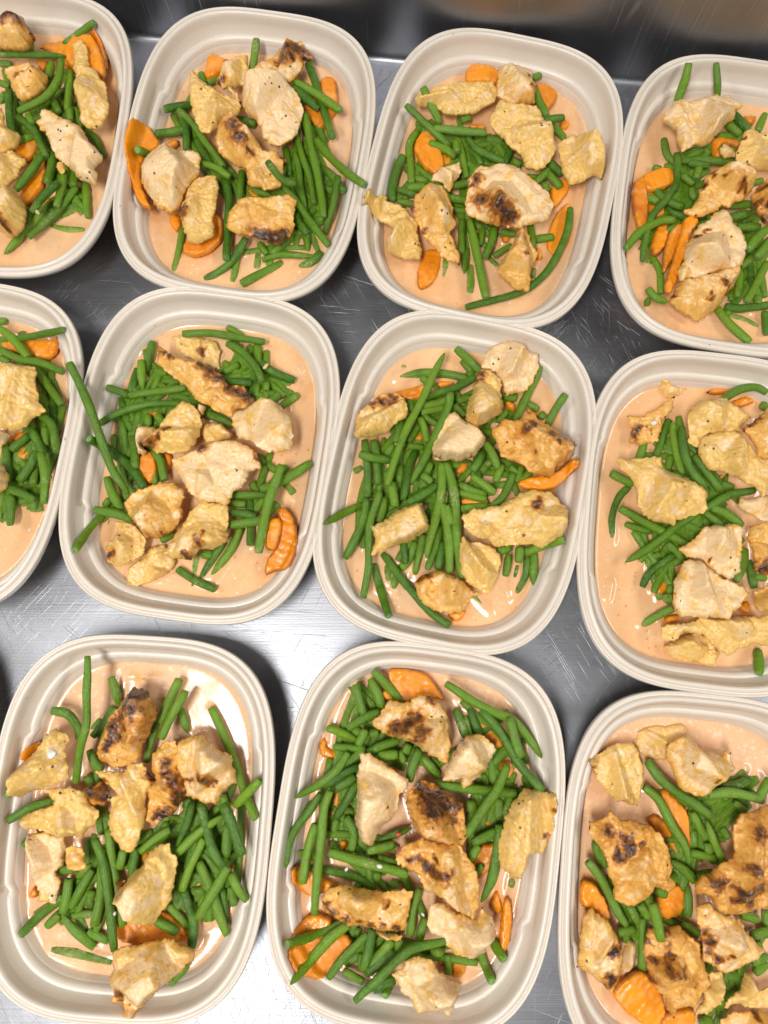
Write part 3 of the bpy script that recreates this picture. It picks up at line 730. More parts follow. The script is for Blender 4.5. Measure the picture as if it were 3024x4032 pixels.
4|248||2495 2571 252 2453 2376 252|short straight green bean pointing upward, lower middle of back row's fourth tray
4|281||2577 2677 206 2583 2446 206|topmost of two short straight green beans pointing upward, lower right of back row's fourth tray
4|300||2435 2949 300 2590 2985 300|middle of three short straight green beans lying crosswise, centre of back row's fourth tray
4|279||2470 2870 300 2630 2875 300|lowest of three short straight green beans lying crosswise, centre of back row's fourth tray
4|271||2444 3063 252 2606 3080 252|topmost of three short straight green beans lying crosswise, centre of back row's fourth tray
4|259||2665 2288 206 2665 2121 206|lowest of two short straight green beans pointing upward, lower right of back row's fourth tray
5|291||-2649 2133 300 -2562 2067 300 -2421 1914 300|topmost of two medium-length straight green beans leaning up-left, upper right of middle row's first tray
5|243||-2504 2045 300 -2358 2059 324 -2128 2051 445|topmost of two medium-length straight green beans lying crosswise, upper right of middle row's first tray
5|254||-2615 1972 300 -2478 1906 300 -2334 1875 300 -2169 1811 300|lowest of two medium-length straight green beans lying crosswise, upper right of middle row's first tray
5|250||-2373 1850 252 -2304 1746 252 -2190 1596 252|lowest of two medium-length straight green beans leaning up-left, upper right of middle row's first tray
5|266||-2276 1644 206 -2247 1470 206|short straight green bean pointing upward, right side of middle row's first tray
5|273||-2307 1504 300 -2220 1425 300 -2175 1251 300|medium-length slightly bent green bean leaning up-left, right side of middle row's first tray
5|284||-2380 1439 300 -2322 1334 300 -2274 1247 300|short straight green bean leaning up-left, right side of middle row's first tray
5|287||-2390 1378 252 -2508 1280 252|topmost of two short straight green beans leaning up-right, right side of middle row's first tray
5|306||-2314 1254 300 -2348 1161 300 -2407 1052 300|lowest of two short straight green beans leaning up-right, right side of middle row's first tray
5|280||-2262 1229 355 -2219 1078 355 -2212 895 355|rightmost of two medium-length straight green beans pointing upward, right side of middle row's first tray
5|274||-2473 999 300 -2392 969 300 -2299 928 300|short straight green bean leaning up-left, lower right of middle row's first tray
5|244||-2545 1316 252 -2521 1172 252 -2500 1045 252|leftmost of two medium-length straight green beans pointing upward, right side of middle row's first tray
5|284||-2482 969 252 -2472 766 252|short straight green bean pointing upward, lower right of middle row's first tray
8|261||1944 1502 206 1895 1379 206 1836 1244 206|medium-length straight green bean leaning up-right, upper left of middle row's fourth tray
8|252||1955 1466 252 1956 1358 252 1977 1197 252 1998 1120 252|medium-length straight green bean pointing upward, upper middle of middle row's fourth tray
8|292||1997 1426 300 1988 1281 300 2026 1145 300 2121 1015 300|medium-length slightly bent green bean pointing upward, upper middle of middle row's fourth tray
8|298||2081 1241 252 2153 1133 252 2234 1009 252|medium-length straight green bean leaning up-left, upper middle of middle row's fourth tray
8|270||2583 1674 288 2516 1709 294 2419 1699 279 2281 1622 300|medium-length slightly bent green bean lying crosswise, upper middle of middle row's fourth tray
8|291||1519 1124 252 1595 1076 252 1657 1043 252|short straight green bean leaning up-left, left side of middle row's fourth tray
8|233||1648 1039 206 1575 968 196 1534 850 183 1524 698 167|medium-length slightly bent green bean pointing upward, left side of middle row's fourth tray
8|296||1570 886 252 1690 807 252 1795 749 252 2003 635 252|medium-length straight green bean leaning up-left, left side of middle row's fourth tray
8|237||1934 1124 252 2047 1069 252 2163 996 252|topmost of three short straight green beans leaning up-left, centre of middle row's fourth tray
8|263||2442 996 300 2276 964 300 2100 869 300|medium-length slightly bent green bean leaning up-right, centre of middle row's fourth tray
8|262|t1|2037 833 300 1921 763 288 1820 679 277 1705 596 264 1586 524 252|medium-length straight green bean leaning up-right, left side of middle row's fourth tray
8|301||2154 880 300 2243 838 300 2341 758 300|middle of three short straight green beans leaning up-left, centre of middle row's fourth tray
8|283||2125 864 252 2224 765 252|lowest of three short straight green beans leaning up-left, centre of middle row's fourth tray
8|235||1610 783 206 1702 750 206 1779 734 206|short straight green bean lying crosswise, left side of middle row's fourth tray
8|246||1901 567 252 1802 507 234 1734 439 218 1702 367 206|medium-length slightly bent green bean leaning up-right, lower left of middle row's fourth tray
8|261||1876 225 252 1792 180 209 1695 120 167|short straight green bean leaning up-right, lower left of middle row's fourth tray
8|297||2371 615 252 2348 513 252 2292 402 252|short straight green bean pointing upward, right side of middle row's fourth tray
8|275||2408 543 206 2435 360 206|short straight green bean pointing upward, lower right of middle row's fourth tray
11|291||1658 -724 252 1722 -832 264 1824 -914 277 1927 -980 289 2015 -1048 300|topmost of two slightly bent green beans leaning up-left, upper middle of front row's third tray
11|275||1624 -886 252 1714 -970 263 1780 -1111 278 1840 -1214 290 1863 -1317 300|lowest of two slightly bent green beans leaning up-left, upper middle of front row's third tray
11|285|l|2007 -921 300 2151 -909 300 2341 -949 300|medium-length straight green bean lying crosswise, upper middle of front row's third tray
11|271||2122 -884 252 2216 -870 252 2288 -829 252|short straight green bean lying crosswise, upper right of front row's third tray
11|257||1921 -1032 252 1994 -1187 252|topmost of two short straight green beans leaning up-left, centre of front row's third tray
11|249||1988 -1075 300 2020 -1189 300 2075 -1317 300|topmost of two short straight green beans pointing upward, centre of front row's third tray
11|249||1890 -1268 252 2044 -1302 252|short straight green bean lying crosswise, centre of front row's third tray
11|267|l|1242 -1310 300 1318 -1401 287 1372 -1500 275 1425 -1614 261 1473 -1686 252|medium-length straight green bean leaning up-left, left side of front row's third tray
11|300||1582 -1660 206 1582 -1808 206 1569 -1950 206|medium-length straight green bean pointing upward, lower left of front row's third tray
11|285||1584 -1512 420 1605 -1612 420 1620 -1714 420|short straight green bean pointing upward, left side of front row's third tray
11|289||1767 -1313 252 1837 -1365 252 1905 -1436 252|lowest of two short straight green beans leaning up-left, centre of front row's third tray
11|289||1880 -1468 206 1860 -1650 206|lowest of two short straight green beans pointing upward, centre of front row's third tray"""
LOWER_BEANS = """2|303||-1302 4079 206 -1192 4149 206
2|281||-1362 4156 206 -1333 4079 206
2|300||-1711 3364 449 -1669 3454 252
2|292||-939 3225 206 -816 3165 206
2|254||-885 2804 206 -828 2720 206
2|305||-740 2785 206 -804 2720 206
2|273||-902 2780 167 -904 2624 167
2|248||-532 2961 206 -436 2994 206
2|303||-675 2876 206 -567 2889 206
2|284||-439 3232 206 -372 3206 206
2|305||-1080 3780 206 -942 3739 206
2|255||-760 3379 206 -744 3245 206
2|260||-658 3205 206 -631 3060 206
3|299||169 3204 252 290 3210 252
3|289||740 3625 206 863 3605 206
3|239||1085 4087 252 1148 4108 252
3|281||1219 3735 206 1314 3626 206
3|287||1083 3251 252 1177 3344 252
3|274||924 3417 252 972 3377 252
3|271||483 3211 252 605 3244 252
3|247||97 3127 206 206 3107 206
3|284||510 3537 300 519 3451 300
3|266||485 3061 206 594 3048 206
3|250||707 2917 206 680 2787 206
3|277||1078 2830 206 1203 2850 206
3|239||780 2706 206 903 2787 206
3|247||726 2730 167 809 2639 167
3|291||1149 3231 252 1159 3179 252
3|291||208 3313 206 311 3280 206
3|261||1067 2626 167 1053 2549 167
3|278||564 3734 252 620 3762 252
3|266||833 2891 206 929 2871 206
3|273||674 3394 206 808 3354 206
6|261||-1582 1849 206 -1494 1837 206
6|243||-1515 1784 206 -1409 1766 206
6|287||-1849 1404 167 -1833 1272 167
6|252||-1547 1157 206 -1535 1052 206
6|285||-1837 948 206 -1873 902 206
6|245||-1837 816 167 -1861 737 157 -1870 656 164
6|244||-1091 2173 206 -982 2096 206
6|301||-881 2049 206 -876 1889 206
6|274||-1097 1834 206 -1005 1899 206
6|238||-1107 1791 206 -979 1816 206
6|235||-801 1753 252 -806 1697 252
6|286||-782 1631 206 -717 1685 206
6|267||-705 1595 206 -591 1682 206
6|285||-586 1687 148 -534 1745 148
6|269||-872 1755 206 -882 1670 206
6|261||-1345 1633 206 -1262 1607 206
6|248||-1598 1523 252 -1587 1434 252
6|294||-1535 1523 252 -1495 1469 252
6|292||-664 1071 167 -611 994 167
6|253||-800 1217 206 -729 1147 206
6|290||-1220 583 206 -1141 574 206
6|257||-887 1065 206 -839 993 206
6|298||-852 1252 206 -810 1191 206
6|245||-1482 674 206 -1395 719 206
6|272||-1030 926 206 -927 912 206
7|271||540 1928 206 614 1827 206
7|283||258 1805 206 362 1717 206
7|264||490 1696 206 512 1653 206
7|259||187 1647 206 175 1569 206
7|234||265 1515 252 358 1451 252
7|239||232 1461 206 163 1348 206
7|252||484 1596 252 546 1519 252
7|233||502 1620 252 588 1647 252
7|282||53 1330 206 8 1253 206
7|257||-205 1150 167 -150 1182 167
7|248||163 1322 206 266 1310 206
7|268||310 1190 252 285 1123 252
7|242||376 1196 252 339 1085 252
7|301||703 196 148 647 259 157 585 320 167
7|239||706 1479 206 692 1378 206
7|292||835 1563 206 781 1489 206
7|238||953 1648 206 1050 1570 206
7|285||815 1672 206 907 1657 206
7|290||1066 1552 206 1100 1518 206
7|265||840 1167 252 890 1115 252
7|288||410 999 252 393 917 252
7|238||-122 766 206 -141 624 206
7|249||25 510 167 33 406 167
7|294||89 454 167 57 347 167
7|277||881 619 300 871 518 300
7|304||747 589 252 837 625 252
7|253||1030 1057 252 971 988 252
7|243||925 1167 252 883 1063 252
7|281||981 1138 252 894 1051 252
7|305||251 1108 252 318 1054 252
7|273||105 1183 206 105 1064 206
7|254||647 1138 252 708 1210 252
7|267||652 1393 252 723 1407 252
9|252||-1688 -185 148 -1701 -324 167
9|259||-1812 -482 167 -1873 -545 167
9|270||-1309 -419 206 -1248 -563 206
9|241||-1460 -334 148 -1405 -336 148
9|306||-1878 -831 206 -1842 -887 206
9|249||-2262 -901 442 -2253 -875 350
9|267||-2235 -1244 218 -2199 -1205 206
9|279||-1605 -1253 252 -1624 -1366 252
9|278||-1989 -1637 206 -2063 -1710 206
9|242||-1914 -1649 206 -1778 -1637 206
9|258||-1802 -1734 206 -1675 -1791 206
9|246||-1843 -1511 206 -1779 -1532 206
9|288||-2008 -1393 206 -1869 -1362 206
9|289||-1891 -1425 206 -1791 -1354 206
9|234||-1122 -1284 206 -1022 -1407 206
9|259||-943 -1485 206 -914 -1588 206
9|278||-1185 -1510 206 -1102 -1510 206
9|293||-1193 -1929 206 -1281 -2004 267
9|296||-1158 -1033 206 -1170 -1139 206
9|291||-1008 -937 206 -989 -1008 206
9|254||-1236 -962 206 -1218 -1013 206
9|249||-1179 -1164 206 -1207 -1244 206
9|253||-1779 -1044 206 -1760 -1175 206
9|276||-1383 -1114 206 -1337 -1174 206
10|267||-116 -534 300 -160 -628 300
10|291||-87 -560 252 -34 -555 252
10|272||-191 -544 206 -136 -578 206
10|246||100 -668 252 131 -736 252
10|286||158 -630 252 137 -681 252
10|242||299 -720 206 365 -774 206
10|251||860 -616 206 905 -745 206
10|284||775 -656 206 690 -756 206
10|275||664 -720 206 695 -879 206
10|238||628 -812 206 641 -879 206
10|288||897 -822 206 918 -899 206
10|263||792 -944 252 756 -1052 252
10|295||733 -965 206 709 -1082 206
10|276||636 -945 206 649 -1031 206
10|298||547 -967 252 546 -1029 252
10|292||-32 -1303 252 83 -1346 252
10|267||-529 -1258 286 -411 -1313 206
10|242||-134 -1861 206 -131 -1956 206
10|233||-156 -1717 206 -155 -1770 206
10|284||94 -1766 252 92 -1830 252
10|241||-237 -1940 252 -122 -2004 252
10|242||43 -2031 206 8 -2060 299
10|271||249 -1644 252 213 -1770 252
10|284||286 -1844 252 368 -1834 252
10|247||392 -1870 206 392 -1976 206
10|268||586 -1849 206 617 -1936 206 646 -1981 302
10|281||669 -1801 206 721 -1869 288
10|290||582 -1222 300 513 -1307 300
10|240||605 -1342 252 558 -1404 252
10|267||804 -1431 167 787 -1490 167
10|275||-443 -982 206 -502 -1067 282
10|268||-256 -1027 206 -192 -1047 206
10|297||-37 -1396 206 -42 -1445 206
10|270||41 -1465 206 94 -1475 206
10|292||-287 -1088 206 -318 -1158 206
1|267||-2270 3797 300 -2258 3702 300
1|238||-2807 4008 300 -2717 3973 300
1|272||-2774 3957 252 -2797 3871 252
1|255||-2855 4243 206 -2769 4236 206
1|250||-2537 3708 355 -2496 3641 355
1|258||-2635 4403 206 -2631 4349 206
1|306||-2232 3320 252 -2224 3211 252
1|301||-2546 3031 206 -2542 2952 206
1|307||-2221 3164 206 -2217 3107 206
1|266||-2792 3505 206 -2717 3522 206
1|234||-2421 3980 206 -2429 3924 206
1|280||-2554 3924 206 -2499 3855 206
4|273||2485 3712 252 2571 3626 252
4|257||1946 3397 206 1999 3382 206
4|288||1849 3116 300 1926 3062 300
4|272||2126 3301 252 2210 3235 252
4|288||2190 3201 252 2207 3112 252
4|268||2236 3335 300 2206 3250 300
4|240||2318 3559 206 2358 3500 206
4|258||1998 2880 252 2092 2930 252
4|306||1828 2360 206 1860 2352 206
4|298||2702 2790 300 2584 2650 300
4|282||2501 2601 252 2595 2680 252
4|295||2618 2406 206 2622 2339 206
4|285||2560 2985 206 2676 3021 206
4|238||2653 3269 206 2730 3294 206
4|307||2617 2809 206 2655 2764 206
5|279||-2713 2209 206 -2638 2209 206
5|235||-2701 2075 206 -2606 2075 206
5|239||-2656 1937 252 -2569 1892 252
5|290||-2371 1687 206 -2301 1596 206
5|293||-2279 1435 252 -2282 1311 252
5|293||-2274 1349 206 -2272 1240 206
5|279||-2340 1162 252 -2341 1045 252
5|271||-2339 1029 206 -2344 881 206
5|251||-2573 957 206 -2563 815 206
5|250||-2547 998 206 -2560 894 206
5|268||-2514 1183 206 -2449 1150 206
8|269||1766 1338 206 1719 1219 206
8|287||2615 1619 206 2587 1582 206
8|268||1943 1250 206 1914 1163 206
8|286||1883 658 206 1948 588 206 1972 537 206
8|299||1820 290 252 1871 292 252
8|256||1889 379 206 1878 321 206
8|294||1499 394 148 1474 293 148
8|295||2432 -43 206 2370 -186 304
8|269||2127 823 206 2159 772 206
8|267||2064 1281 206 2085 1248 206
8|240||1753 564 206 1832 580 206
8|284||2270 1063 206 2346 1030 206
8|293||2008 784 206 2121 729 206
8|243||2044 744 206 2054 666 206
8|269||2440 433 206 2516 425 206
11|286||2390 -825 300 2321 -928 300
11|283||2088 -965 206 1982 -998 206
11|243||2183 -972 252 2248 -1029 252
11|290||2005 -1214 252 2004 -1272 252
11|269||1315 -1220 206 1345 -1345 206
11|242||1342 -1231 206 1370 -1367 206
11|264||1421 -1728 252 1524 -1710 252
11|261||1499 -1573 252 1545 -1670 252
11|250||1563 -1566 252 1616 -1648 252
11|288||1662 -1484 252 1727 -1515 252
11|281||2173 -1624 252 2275 -1654 252
11|290||2226 -1744 252 2328 -1717 252
11|240||2347 -1616 206 2344 -1767 206
11|269||2251 -1971 206 2334 -1913 206
11|287||2242 -1909 206 2343 -1871 206
11|281||1899 -2247 206 1972 -2224 206
11|257||1816 -1674 252 1909 -1735 252
11|288||1932 -1804 252 1970 -1872 252
11|300||2082 -1981 206 2144 -1985 206
11|300||2030 -2046 206 2027 -2196 206
11|292||1941 -1150 206 1927 -1242 206
11|264||2112 -1135 206 2148 -1196 206
11|276||2269 -1793 206 2295 -1865 206
2|260||-953 3155 175 -1151 3301 175 -1349 3445 175
2|260||-622 2957 190 -503 3148 190 -352 3316 190
2|260||-779 2728 196 -593 2942 196 -437 3180 196
2|260||-959 3169 179 -1074 3298 179 -1180 3436 179
2|260||-660 2879 184 -626 3093 184 -613 3308 184
2|260||-518 3083 184 -515 3303 184 -513 3523 184
2|260||-828 2807 190 -626 2888 190 -433 2987 190
2|260||-429 3621 190 -532 3762 190 -600 3922 190
2|260||-447 3240 175 -595 3339 175 -736 3448 175
2|260||-1028 3217 190 -768 3333 190 -522 3477 190
2|260||-798 2865 179 -632 3092 179 -467 3322 179
2|260||-1331 3552 196 -1413 3711 196 -1497 3869 196
2|260||-732 3333 179 -558 3430 179 -403 3554 179
2|260||-1179 3277 184 -1251 3450 184 -1328 3620 184
2|260||-696 3419 179 -645 3610 179 -629 3808 179
2|260||-615 3098 196 -618 3280 196 -653 3458 196
2|260||-779 3129 175 -604 3351 175 -458 3592 175
2|260||-1129 3162 179 -1274 3350 179 -1394 3554 179
2|260||-693 3143 190 -566 3301 190 -461 3474 190
2|260||-466 2969 179 -418 3143 179 -375 3318 179
2|260||-1363 3514 196 -1467 3666 196 -1552 3828 196
2|260||-1012 3124 179 -1101 3279 179 -1191 3434 179
2|260||-856 2746 179 -630 2895 179 -410 3051 179
2|260||-634 2856 179 -626 3036 179 -587 3211 179
2|260||-664 2840 175 -588 3037 175 -515 3235 175
2|260||-423 3738 184 -563 3890 184 -682 4059 184
2|260||-1508 3677 184 -1461 3879 184 -1386 4072 184
2|260||-635 2772 179 -607 3003 179 -545 3228 179
2|260||-579 3003 190 -600 3203 190 -645 3398 190
2|260||-441 3166 175 -559 3330 175 -701 3473 175
2|260||-350 3199 179 -482 3375 179 -626 3540 179
2|260||-627 3280 196 -570 3545 196 -494 3804 196
2|260||-769 2883 196 -664 3019 196 -545 3143 196
2|260||-594 2851 179 -536 3032 179 -464 3207 179
2|260||-405 3333 179 -514 3564 179 -613 3799 179
2|260||-516 3230 179 -781 3282 179 -1051 3302 179
2|260||-1049 3223 175 -796 3244 175 -542 3250 175
2|260||-869 3230 184 -707 3290 184 -564 3385 184
2|260||-1050 3184 175 -1208 3350 175 -1355 3525 175
2|260||-626 3124 179 -585 3316 179 -522 3501 179
2|260||-687 3432 175 -580 3600 175 -441 3743 175
2|260||-650 2910 190 -649 3125 190 -679 3338 190
2|260||-876 3305 190 -625 3306 190 -374 3321 190
2|260||-801 3317 196 -606 3469 196 -422 3633 196
2|260||-555 3016 190 -575 3244 190 -560 3473 190
2|260||-822 2644 179 -761 2888 179 -721 3136 179
2|260||-594 2894 179 -660 3133 179 -718 3373 179
2|260||-638 2842 196 -496 2996 196 -356 3152 196
2|260||-436 3111 175 -694 3198 175 -952 3283 175
2|260||-738 2790 184 -573 2925 184 -425 3077 184
2|260||-492 3100 190 -727 3199 190 -968 3281 190
2|260||-545 3101 184 -789 3239 184 -1049 3347 184
2|260||-700 3012 184 -751 3243 184 -765 3479 184
2|260||-472 2747 175 -536 2925 175 -574 3109 175
2|260||-518 3318 196 -532 3539 196 -571 3757 196
2|260||-595 3090 184 -770 3130 184 -946 3161 184
2|260||-1071 3317 196 -1231 3505 196 -1392 3691 196
2|260||-1044 2740 175 -788 2775 175 -530 2784 175
2|260||-1100 3322 184 -1259 3480 184 -1402 3651 184
2|260||-632 2972 179 -757 3143 179 -880 3314 179
2|260||-455 3099 196 -498 3277 196 -514 3460 196
2|260||-390 2969 190 -505 3123 190 -638 3262 190
2|260||-569 2847 190 -585 3115 190 -615 3383 190
2|260||-544 3503 184 -517 3688 184 -515 3876 184
3|260||552 3461 196 438 3596 196 354 3751 196
3|260||426 3414 184 565 3514 184 710 3605 184
3|260||714 3446 184 495 3595 184 290 3762 184
3|260||927 3416 175 680 3541 175 437 3674 175
3|260||687 3298 184 490 3466 184 308 3650 184
3|260||603 3196 179 680 3393 179 780 3579 179
3|260||860 2848 175 652 2995 175 445 3143 175
3|260||661 3485 190 464 3625 190 262 3757 190
3|260||696 2949 184 565 3071 184 447 3204 184
3|260||627 3445 179 576 3622 179 552 3804 179
3|260||516 3465 196 395 3584 196 276 3706 196
3|260||619 3598 175 453 3652 175 285 3704 175
3|260||743 2763 184 619 2912 184 512 3075 184
3|260||303 3266 184 480 3434 184 669 3587 184
3|260||625 3182 184 636 3409 184 622 3636 184
3|260||563 3020 184 367 3221 184 149 3397 184
3|260||924 3420 196 687 3509 196 441 3568 196
3|260||690 3331 190 606 3523 190 489 3697 190
3|260||720 3459 184 560 3539 184 403 3624 184
3|260||591 3141 184 652 3405 184 681 3675 184
3|260||62 3133 179 233 3348 179 415 3554 179
3|260||291 3581 190 504 3577 190 715 3603 190
3|260||1174 3310 196 895 3336 196 617 3362 196
3|260||429 3503 196 609 3572 196 783 3655 196
3|260||597 3451 196 411 3581 196 243 3734 196
3|260||614 3434 179 477 3613 179 332 3786 179
3|260||115 3064 190 209 3314 190 313 3561 190
3|260||1118 3393 175 948 3468 175 786 3559 175
3|260||581 3607 196 409 3689 196 232 3760 196
3|260||675 3534 190 468 3578 190 261 3622 190
3|260||529 3311 196 566 3480 196 620 3644 196
3|260||530 3246 179 411 3487 179 328 3743 179
3|260||630 3315 179 470 3502 179 335 3708 179
3|260||633 3198 175 623 3413 175 600 3627 175
3|260||910 3416 175 651 3526 175 408 3669 175
3|260||783 3408 184 601 3486 184 435 3595 184
3|260||643 3308 196 604 3514 196 545 3715 196
3|260||398 3573 190 611 3585 190 824 3600 190
3|260||529 3260 179 659 3397 179 788 3535 179
3|260||1079 3218 196 920 3425 196 787 3650 196
3|260||804 3412 179 622 3471 179 432 3491 179
3|260||419 3559 196 687 3576 196 953 3605 196
3|260||788 2844 184 585 3033 184 404 3244 184
3|260||392 3236 179 589 3426 179 767 3634 179
3|260||577 3560 184 394 3615 184 213 3674 184
3|260||623 3328 175 483 3548 175 339 3765 175
3|260||773 3371 175 954 3555 175 1114 3757 175
3|260||534 3283 175 423 3531 175 324 3785 175
3|260||857 3288 184 721 3472 184 599 3666 184
3|260||698 3292 175 523 3498 175 336 3694 175
3|260||710 3382 196 532 3453 196 358 3530 196
3|260||452 3401 184 699 3509 184 949 3608 184
3|260||297 3290 196 469 3482 196 650 3666 196
3|260||588 2717 184 561 2987 184 563 3257 184
3|260||549 3159 190 735 3370 190 927 3575 190
3|260||797 2899 175 561 3048 175 318 3184 175
3|260||524 3448 175 380 3544 175 249 3658 175
3|260||529 3106 196 349 3301 196 149 3476 196
3|260||690 3403 184 521 3523 184 341 3627 184
3|260||59 3161 175 292 3209 175 524 3263 175
3|260||271 3238 190 515 3266 190 751 3331 190
3|260||901 3358 175 653 3458 175 419 3588 175
3|260||745 3347 184 538 3480 184 319 3592 184
3|260||553 3260 196 704 3445 196 822 3653 196
6|260||-1188 1527 175 -1093 1789 175 -1000 2053 175
6|260||-1693 1274 175 -1687 1473 175 -1647 1668 175
6|260||-900 791 196 -797 996 196 -660 1181 196
6|260||-1782 1353 175 -1566 1450 175 -1352 1555 175
6|260||-1577 1199 184 -1573 1483 184 -1572 1766 184
6|260||-1826 1232 190 -1684 1422 190 -1537 1609 190
6|260||-1822 1324 175 -1707 1461 175 -1596 1602 175
6|260||-1164 1751 196 -975 1805 196 -782 1847 196
6|260||-1572 1671 175 -1613 1844 175 -1667 2012 175
6|260||-1892 809 190 -1766 953 190 -1617 1071 190
6|260||-1805 1390 196 -1686 1639 196 -1557 1883 196
6|260||-666 1769 179 -900 1821 179 -1136 1859 179
6|260||-889 863 190 -832 1071 190 -771 1277 190
6|260||-1776 1414 196 -1755 1631 196 -1715 1846 196
6|260||-1589 1421 184 -1652 1611 184 -1723 1798 184
6|260||-1734 1403 179 -1588 1536 179 -1419 1638 179
6|260||-1753 1062 179 -1620 1193 179 -1498 1335 179
6|260||-1809 1165 179 -1674 1274 179 -1548 1393 179
6|260||-1600 1138 175 -1688 1392 175 -1750 1654 175
6|260||-1708 1242 179 -1555 1482 179 -1376 1703 179
6|260||-629 1626 179 -778 1841 179 -949 2040 179
6|260||-1652 1495 175 -1491 1602 175 -1348 1732 175
6|260||-1665 1410 196 -1610 1649 196 -1531 1881 196
6|260||-632 1694 175 -837 1794 175 -1023 1928 175
6|260||-1653 1218 196 -1665 1451 196 -1692 1683 196
6|260||-1513 1205 175 -1632 1375 175 -1753 1543 175
6|260||-1268 1524 175 -1098 1730 175 -919 1929 175
6|260||-1173 1622 179 -1051 1764 179 -940 1915 179
6|260||-1507 1506 175 -1249 1633 175 -993 1766 175
6|260||-1778 1456 196 -1609 1611 196 -1443 1771 196
6|260||-719 1680 184 -902 1723 184 -1086 1759 184
6|260||-1722 1441 196 -1497 1498 196 -1276 1566 196
6|260||-1479 1588 196 -1303 1649 196 -1141 1740 196
6|260||-810 1612 196 -816 1806 196 -817 2000 196
6|260||-1448 1665 196 -1176 1761 196 -904 1858 196
6|260||-1197 1819 179 -1050 1913 179 -906 2010 179
6|260||-831 1590 179 -954 1843 179 -1052 2106 179
6|260||-1496 1036 175 -1633 1254 175 -1770 1473 175
6|260||-1727 1028 179 -1725 1279 179 -1683 1527 179
6|260||-1172 1638 190 -1040 1775 190 -928 1931 190
6|260||-683 1671 196 -886 1860 196 -1080 2058 196
6|260||-1608 1230 175 -1635 1420 175 -1693 1604 175
6|260||-1630 1292 190 -1533 1510 190 -1438 1729 190
6|260||-1817 1319 175 -1612 1502 175 -1413 1691 175
6|260||-1762 1018 179 -1794 1261 179 -1791 1506 179
6|260||-1831 1525 184 -1696 1656 184 -1572 1799 184
6|260||-1752 1188 190 -1695 1407 190 -1642 1626 190
6|260||-1819 1526 179 -1673 1685 179 -1518 1836 179
6|260||-936 1662 175 -928 1854 175 -887 2041 175
6|260||-819 1687 175 -928 1891 175 -1052 2087 175
6|260||-1582 1421 190 -1590 1598 190 -1587 1774 190
6|260||-1834 1488 184 -1758 1680 184 -1663 1862 184
6|260||-1799 1059 190 -1771 1254 190 -1714 1444 190
6|260||-1676 1112 179 -1569 1328 179 -1495 1559 179
6|260||-648 1766 175 -920 1785 175 -1192 1810 175
6|260||-1381 1694 184 -1513 1823 184 -1654 1942 184
6|260||-794 1637 190 -932 1739 190 -1054 1861 190
6|260||-1625 1190 196 -1716 1448 196 -1780 1715 196
6|260||-865 1676 190 -976 1811 190 -1113 1920 190
6|260||-1669 1319 179 -1591 1561 179 -1524 1806 179
6|260||-1180 1558 196 -1365 1654 196 -1548 1754 196
6|260||-1739 938 190 -1759 1199 190 -1801 1458 190
6|260||-1525 1594 175 -1257 1689 175 -982 1760 175
6|260||-1523 1488 196 -1646 1620 196 -1745 1771 196
7|260||194 717 175 203 941 175 239 1163 175
7|260||43 1429 184 230 1545 184 422 1652 184
7|260||683 897 179 437 943 179 188 952 179
7|260||744 801 179 665 985 179 593 1172 179
7|260||757 1585 196 519 1656 196 272 1688 196
7|260||909 969 179 842 1137 179 753 1295 179
7|260||649 1264 179 781 1412 179 883 1582 179
7|260||918 1110 190 671 1150 190 425 1199 190
7|260||362 597 184 442 782 184 526 964 184
7|260||-144 736 196 74 871 196 277 1028 196
7|260||640 853 190 457 1001 190 261 1130 190
7|260||1030 1483 179 859 1510 179 686 1524 179
7|260||87 948 190 113 1139 190 112 1331 190
7|260||232 944 190 457 966 190 679 1014 190
7|260||610 1349 190 515 1518 190 429 1693 190
7|260||-147 923 175 41 943 175 229 924 175
7|260||47 1428 175 201 1534 175 339 1658 175
7|260||181 734 190 165 949 190 125 1161 190
7|260||181 574 184 322 690 184 478 785 184
7|260||-36 875 184 154 938 184 328 1037 184
7|260||387 809 190 320 1085 190 286 1368 190
7|260||392 1590 190 517 1750 190 653 1901 190
7|260||726 1581 190 523 1588 190 319 1602 190
7|260||307 725 196 502 835 196 681 970 196
7|260||609 1331 190 713 1490 190 815 1648 190
7|260||398 719 175 447 939 175 477 1163 175
7|260||344 965 179 546 977 179 747 1006 179
7|260||534 996 175 362 1055 175 189 1112 175
7|260||617 1188 196 424 1187 196 232 1209 196
7|260||37 1357 196 249 1465 196 468 1559 196
7|260||439 958 179 176 951 179 -86 977 179
7|260||57 1410 196 164 1594 196 300 1757 196
7|260||-55 1239 196 93 1413 196 244 1582 196
7|260||637 866 175 409 961 175 193 1083 175
7|260||315 567 190 322 806 190 311 1045 190
7|260||211 669 184 157 910 184 126 1155 184
7|260||606 866 196 621 1041 196 666 1211 196
7|260||381 895 196 518 1087 196 681 1258 196
7|260||-190 688 175 -36 815 175 90 970 175
7|260||147 953 179 360 1010 179 576 1055 179
7|260||-71 1167 179 89 1283 179 230 1421 179
7|260||345 797 179 304 1081 179 274 1367 179
7|260||434 600 184 383 778 184 368 962 184
7|260||617 979 184 433 999 184 251 1027 184
7|260||954 1153 190 764 1231 190 572 1307 190
7|260||871 708 175 679 888 175 505 1087 175
7|260||434 635 184 460 878 184 465 1123 184
7|260||72 1021 184 197 1273 184 296 1537 184
7|260||420 964 175 170 962 175 -79 979 175
7|260||521 990 179 268 1063 179 14 1130 179
7|260||-61 976 184 100 1159 184 243 1356 184
7|260||273 1020 184 263 1237 184 232 1452 184
7|260||664 864 196 632 1129 196 626 1395 196
7|260||10 988 175 -4 1184 175 -2 1382 175
7|260||196 1434 184 424 1596 184 668 1735 184
7|260||-23 817 196 -28 1000 196 -15 1183 196
7|260||641 854 190 467 1040 190 270 1203 190
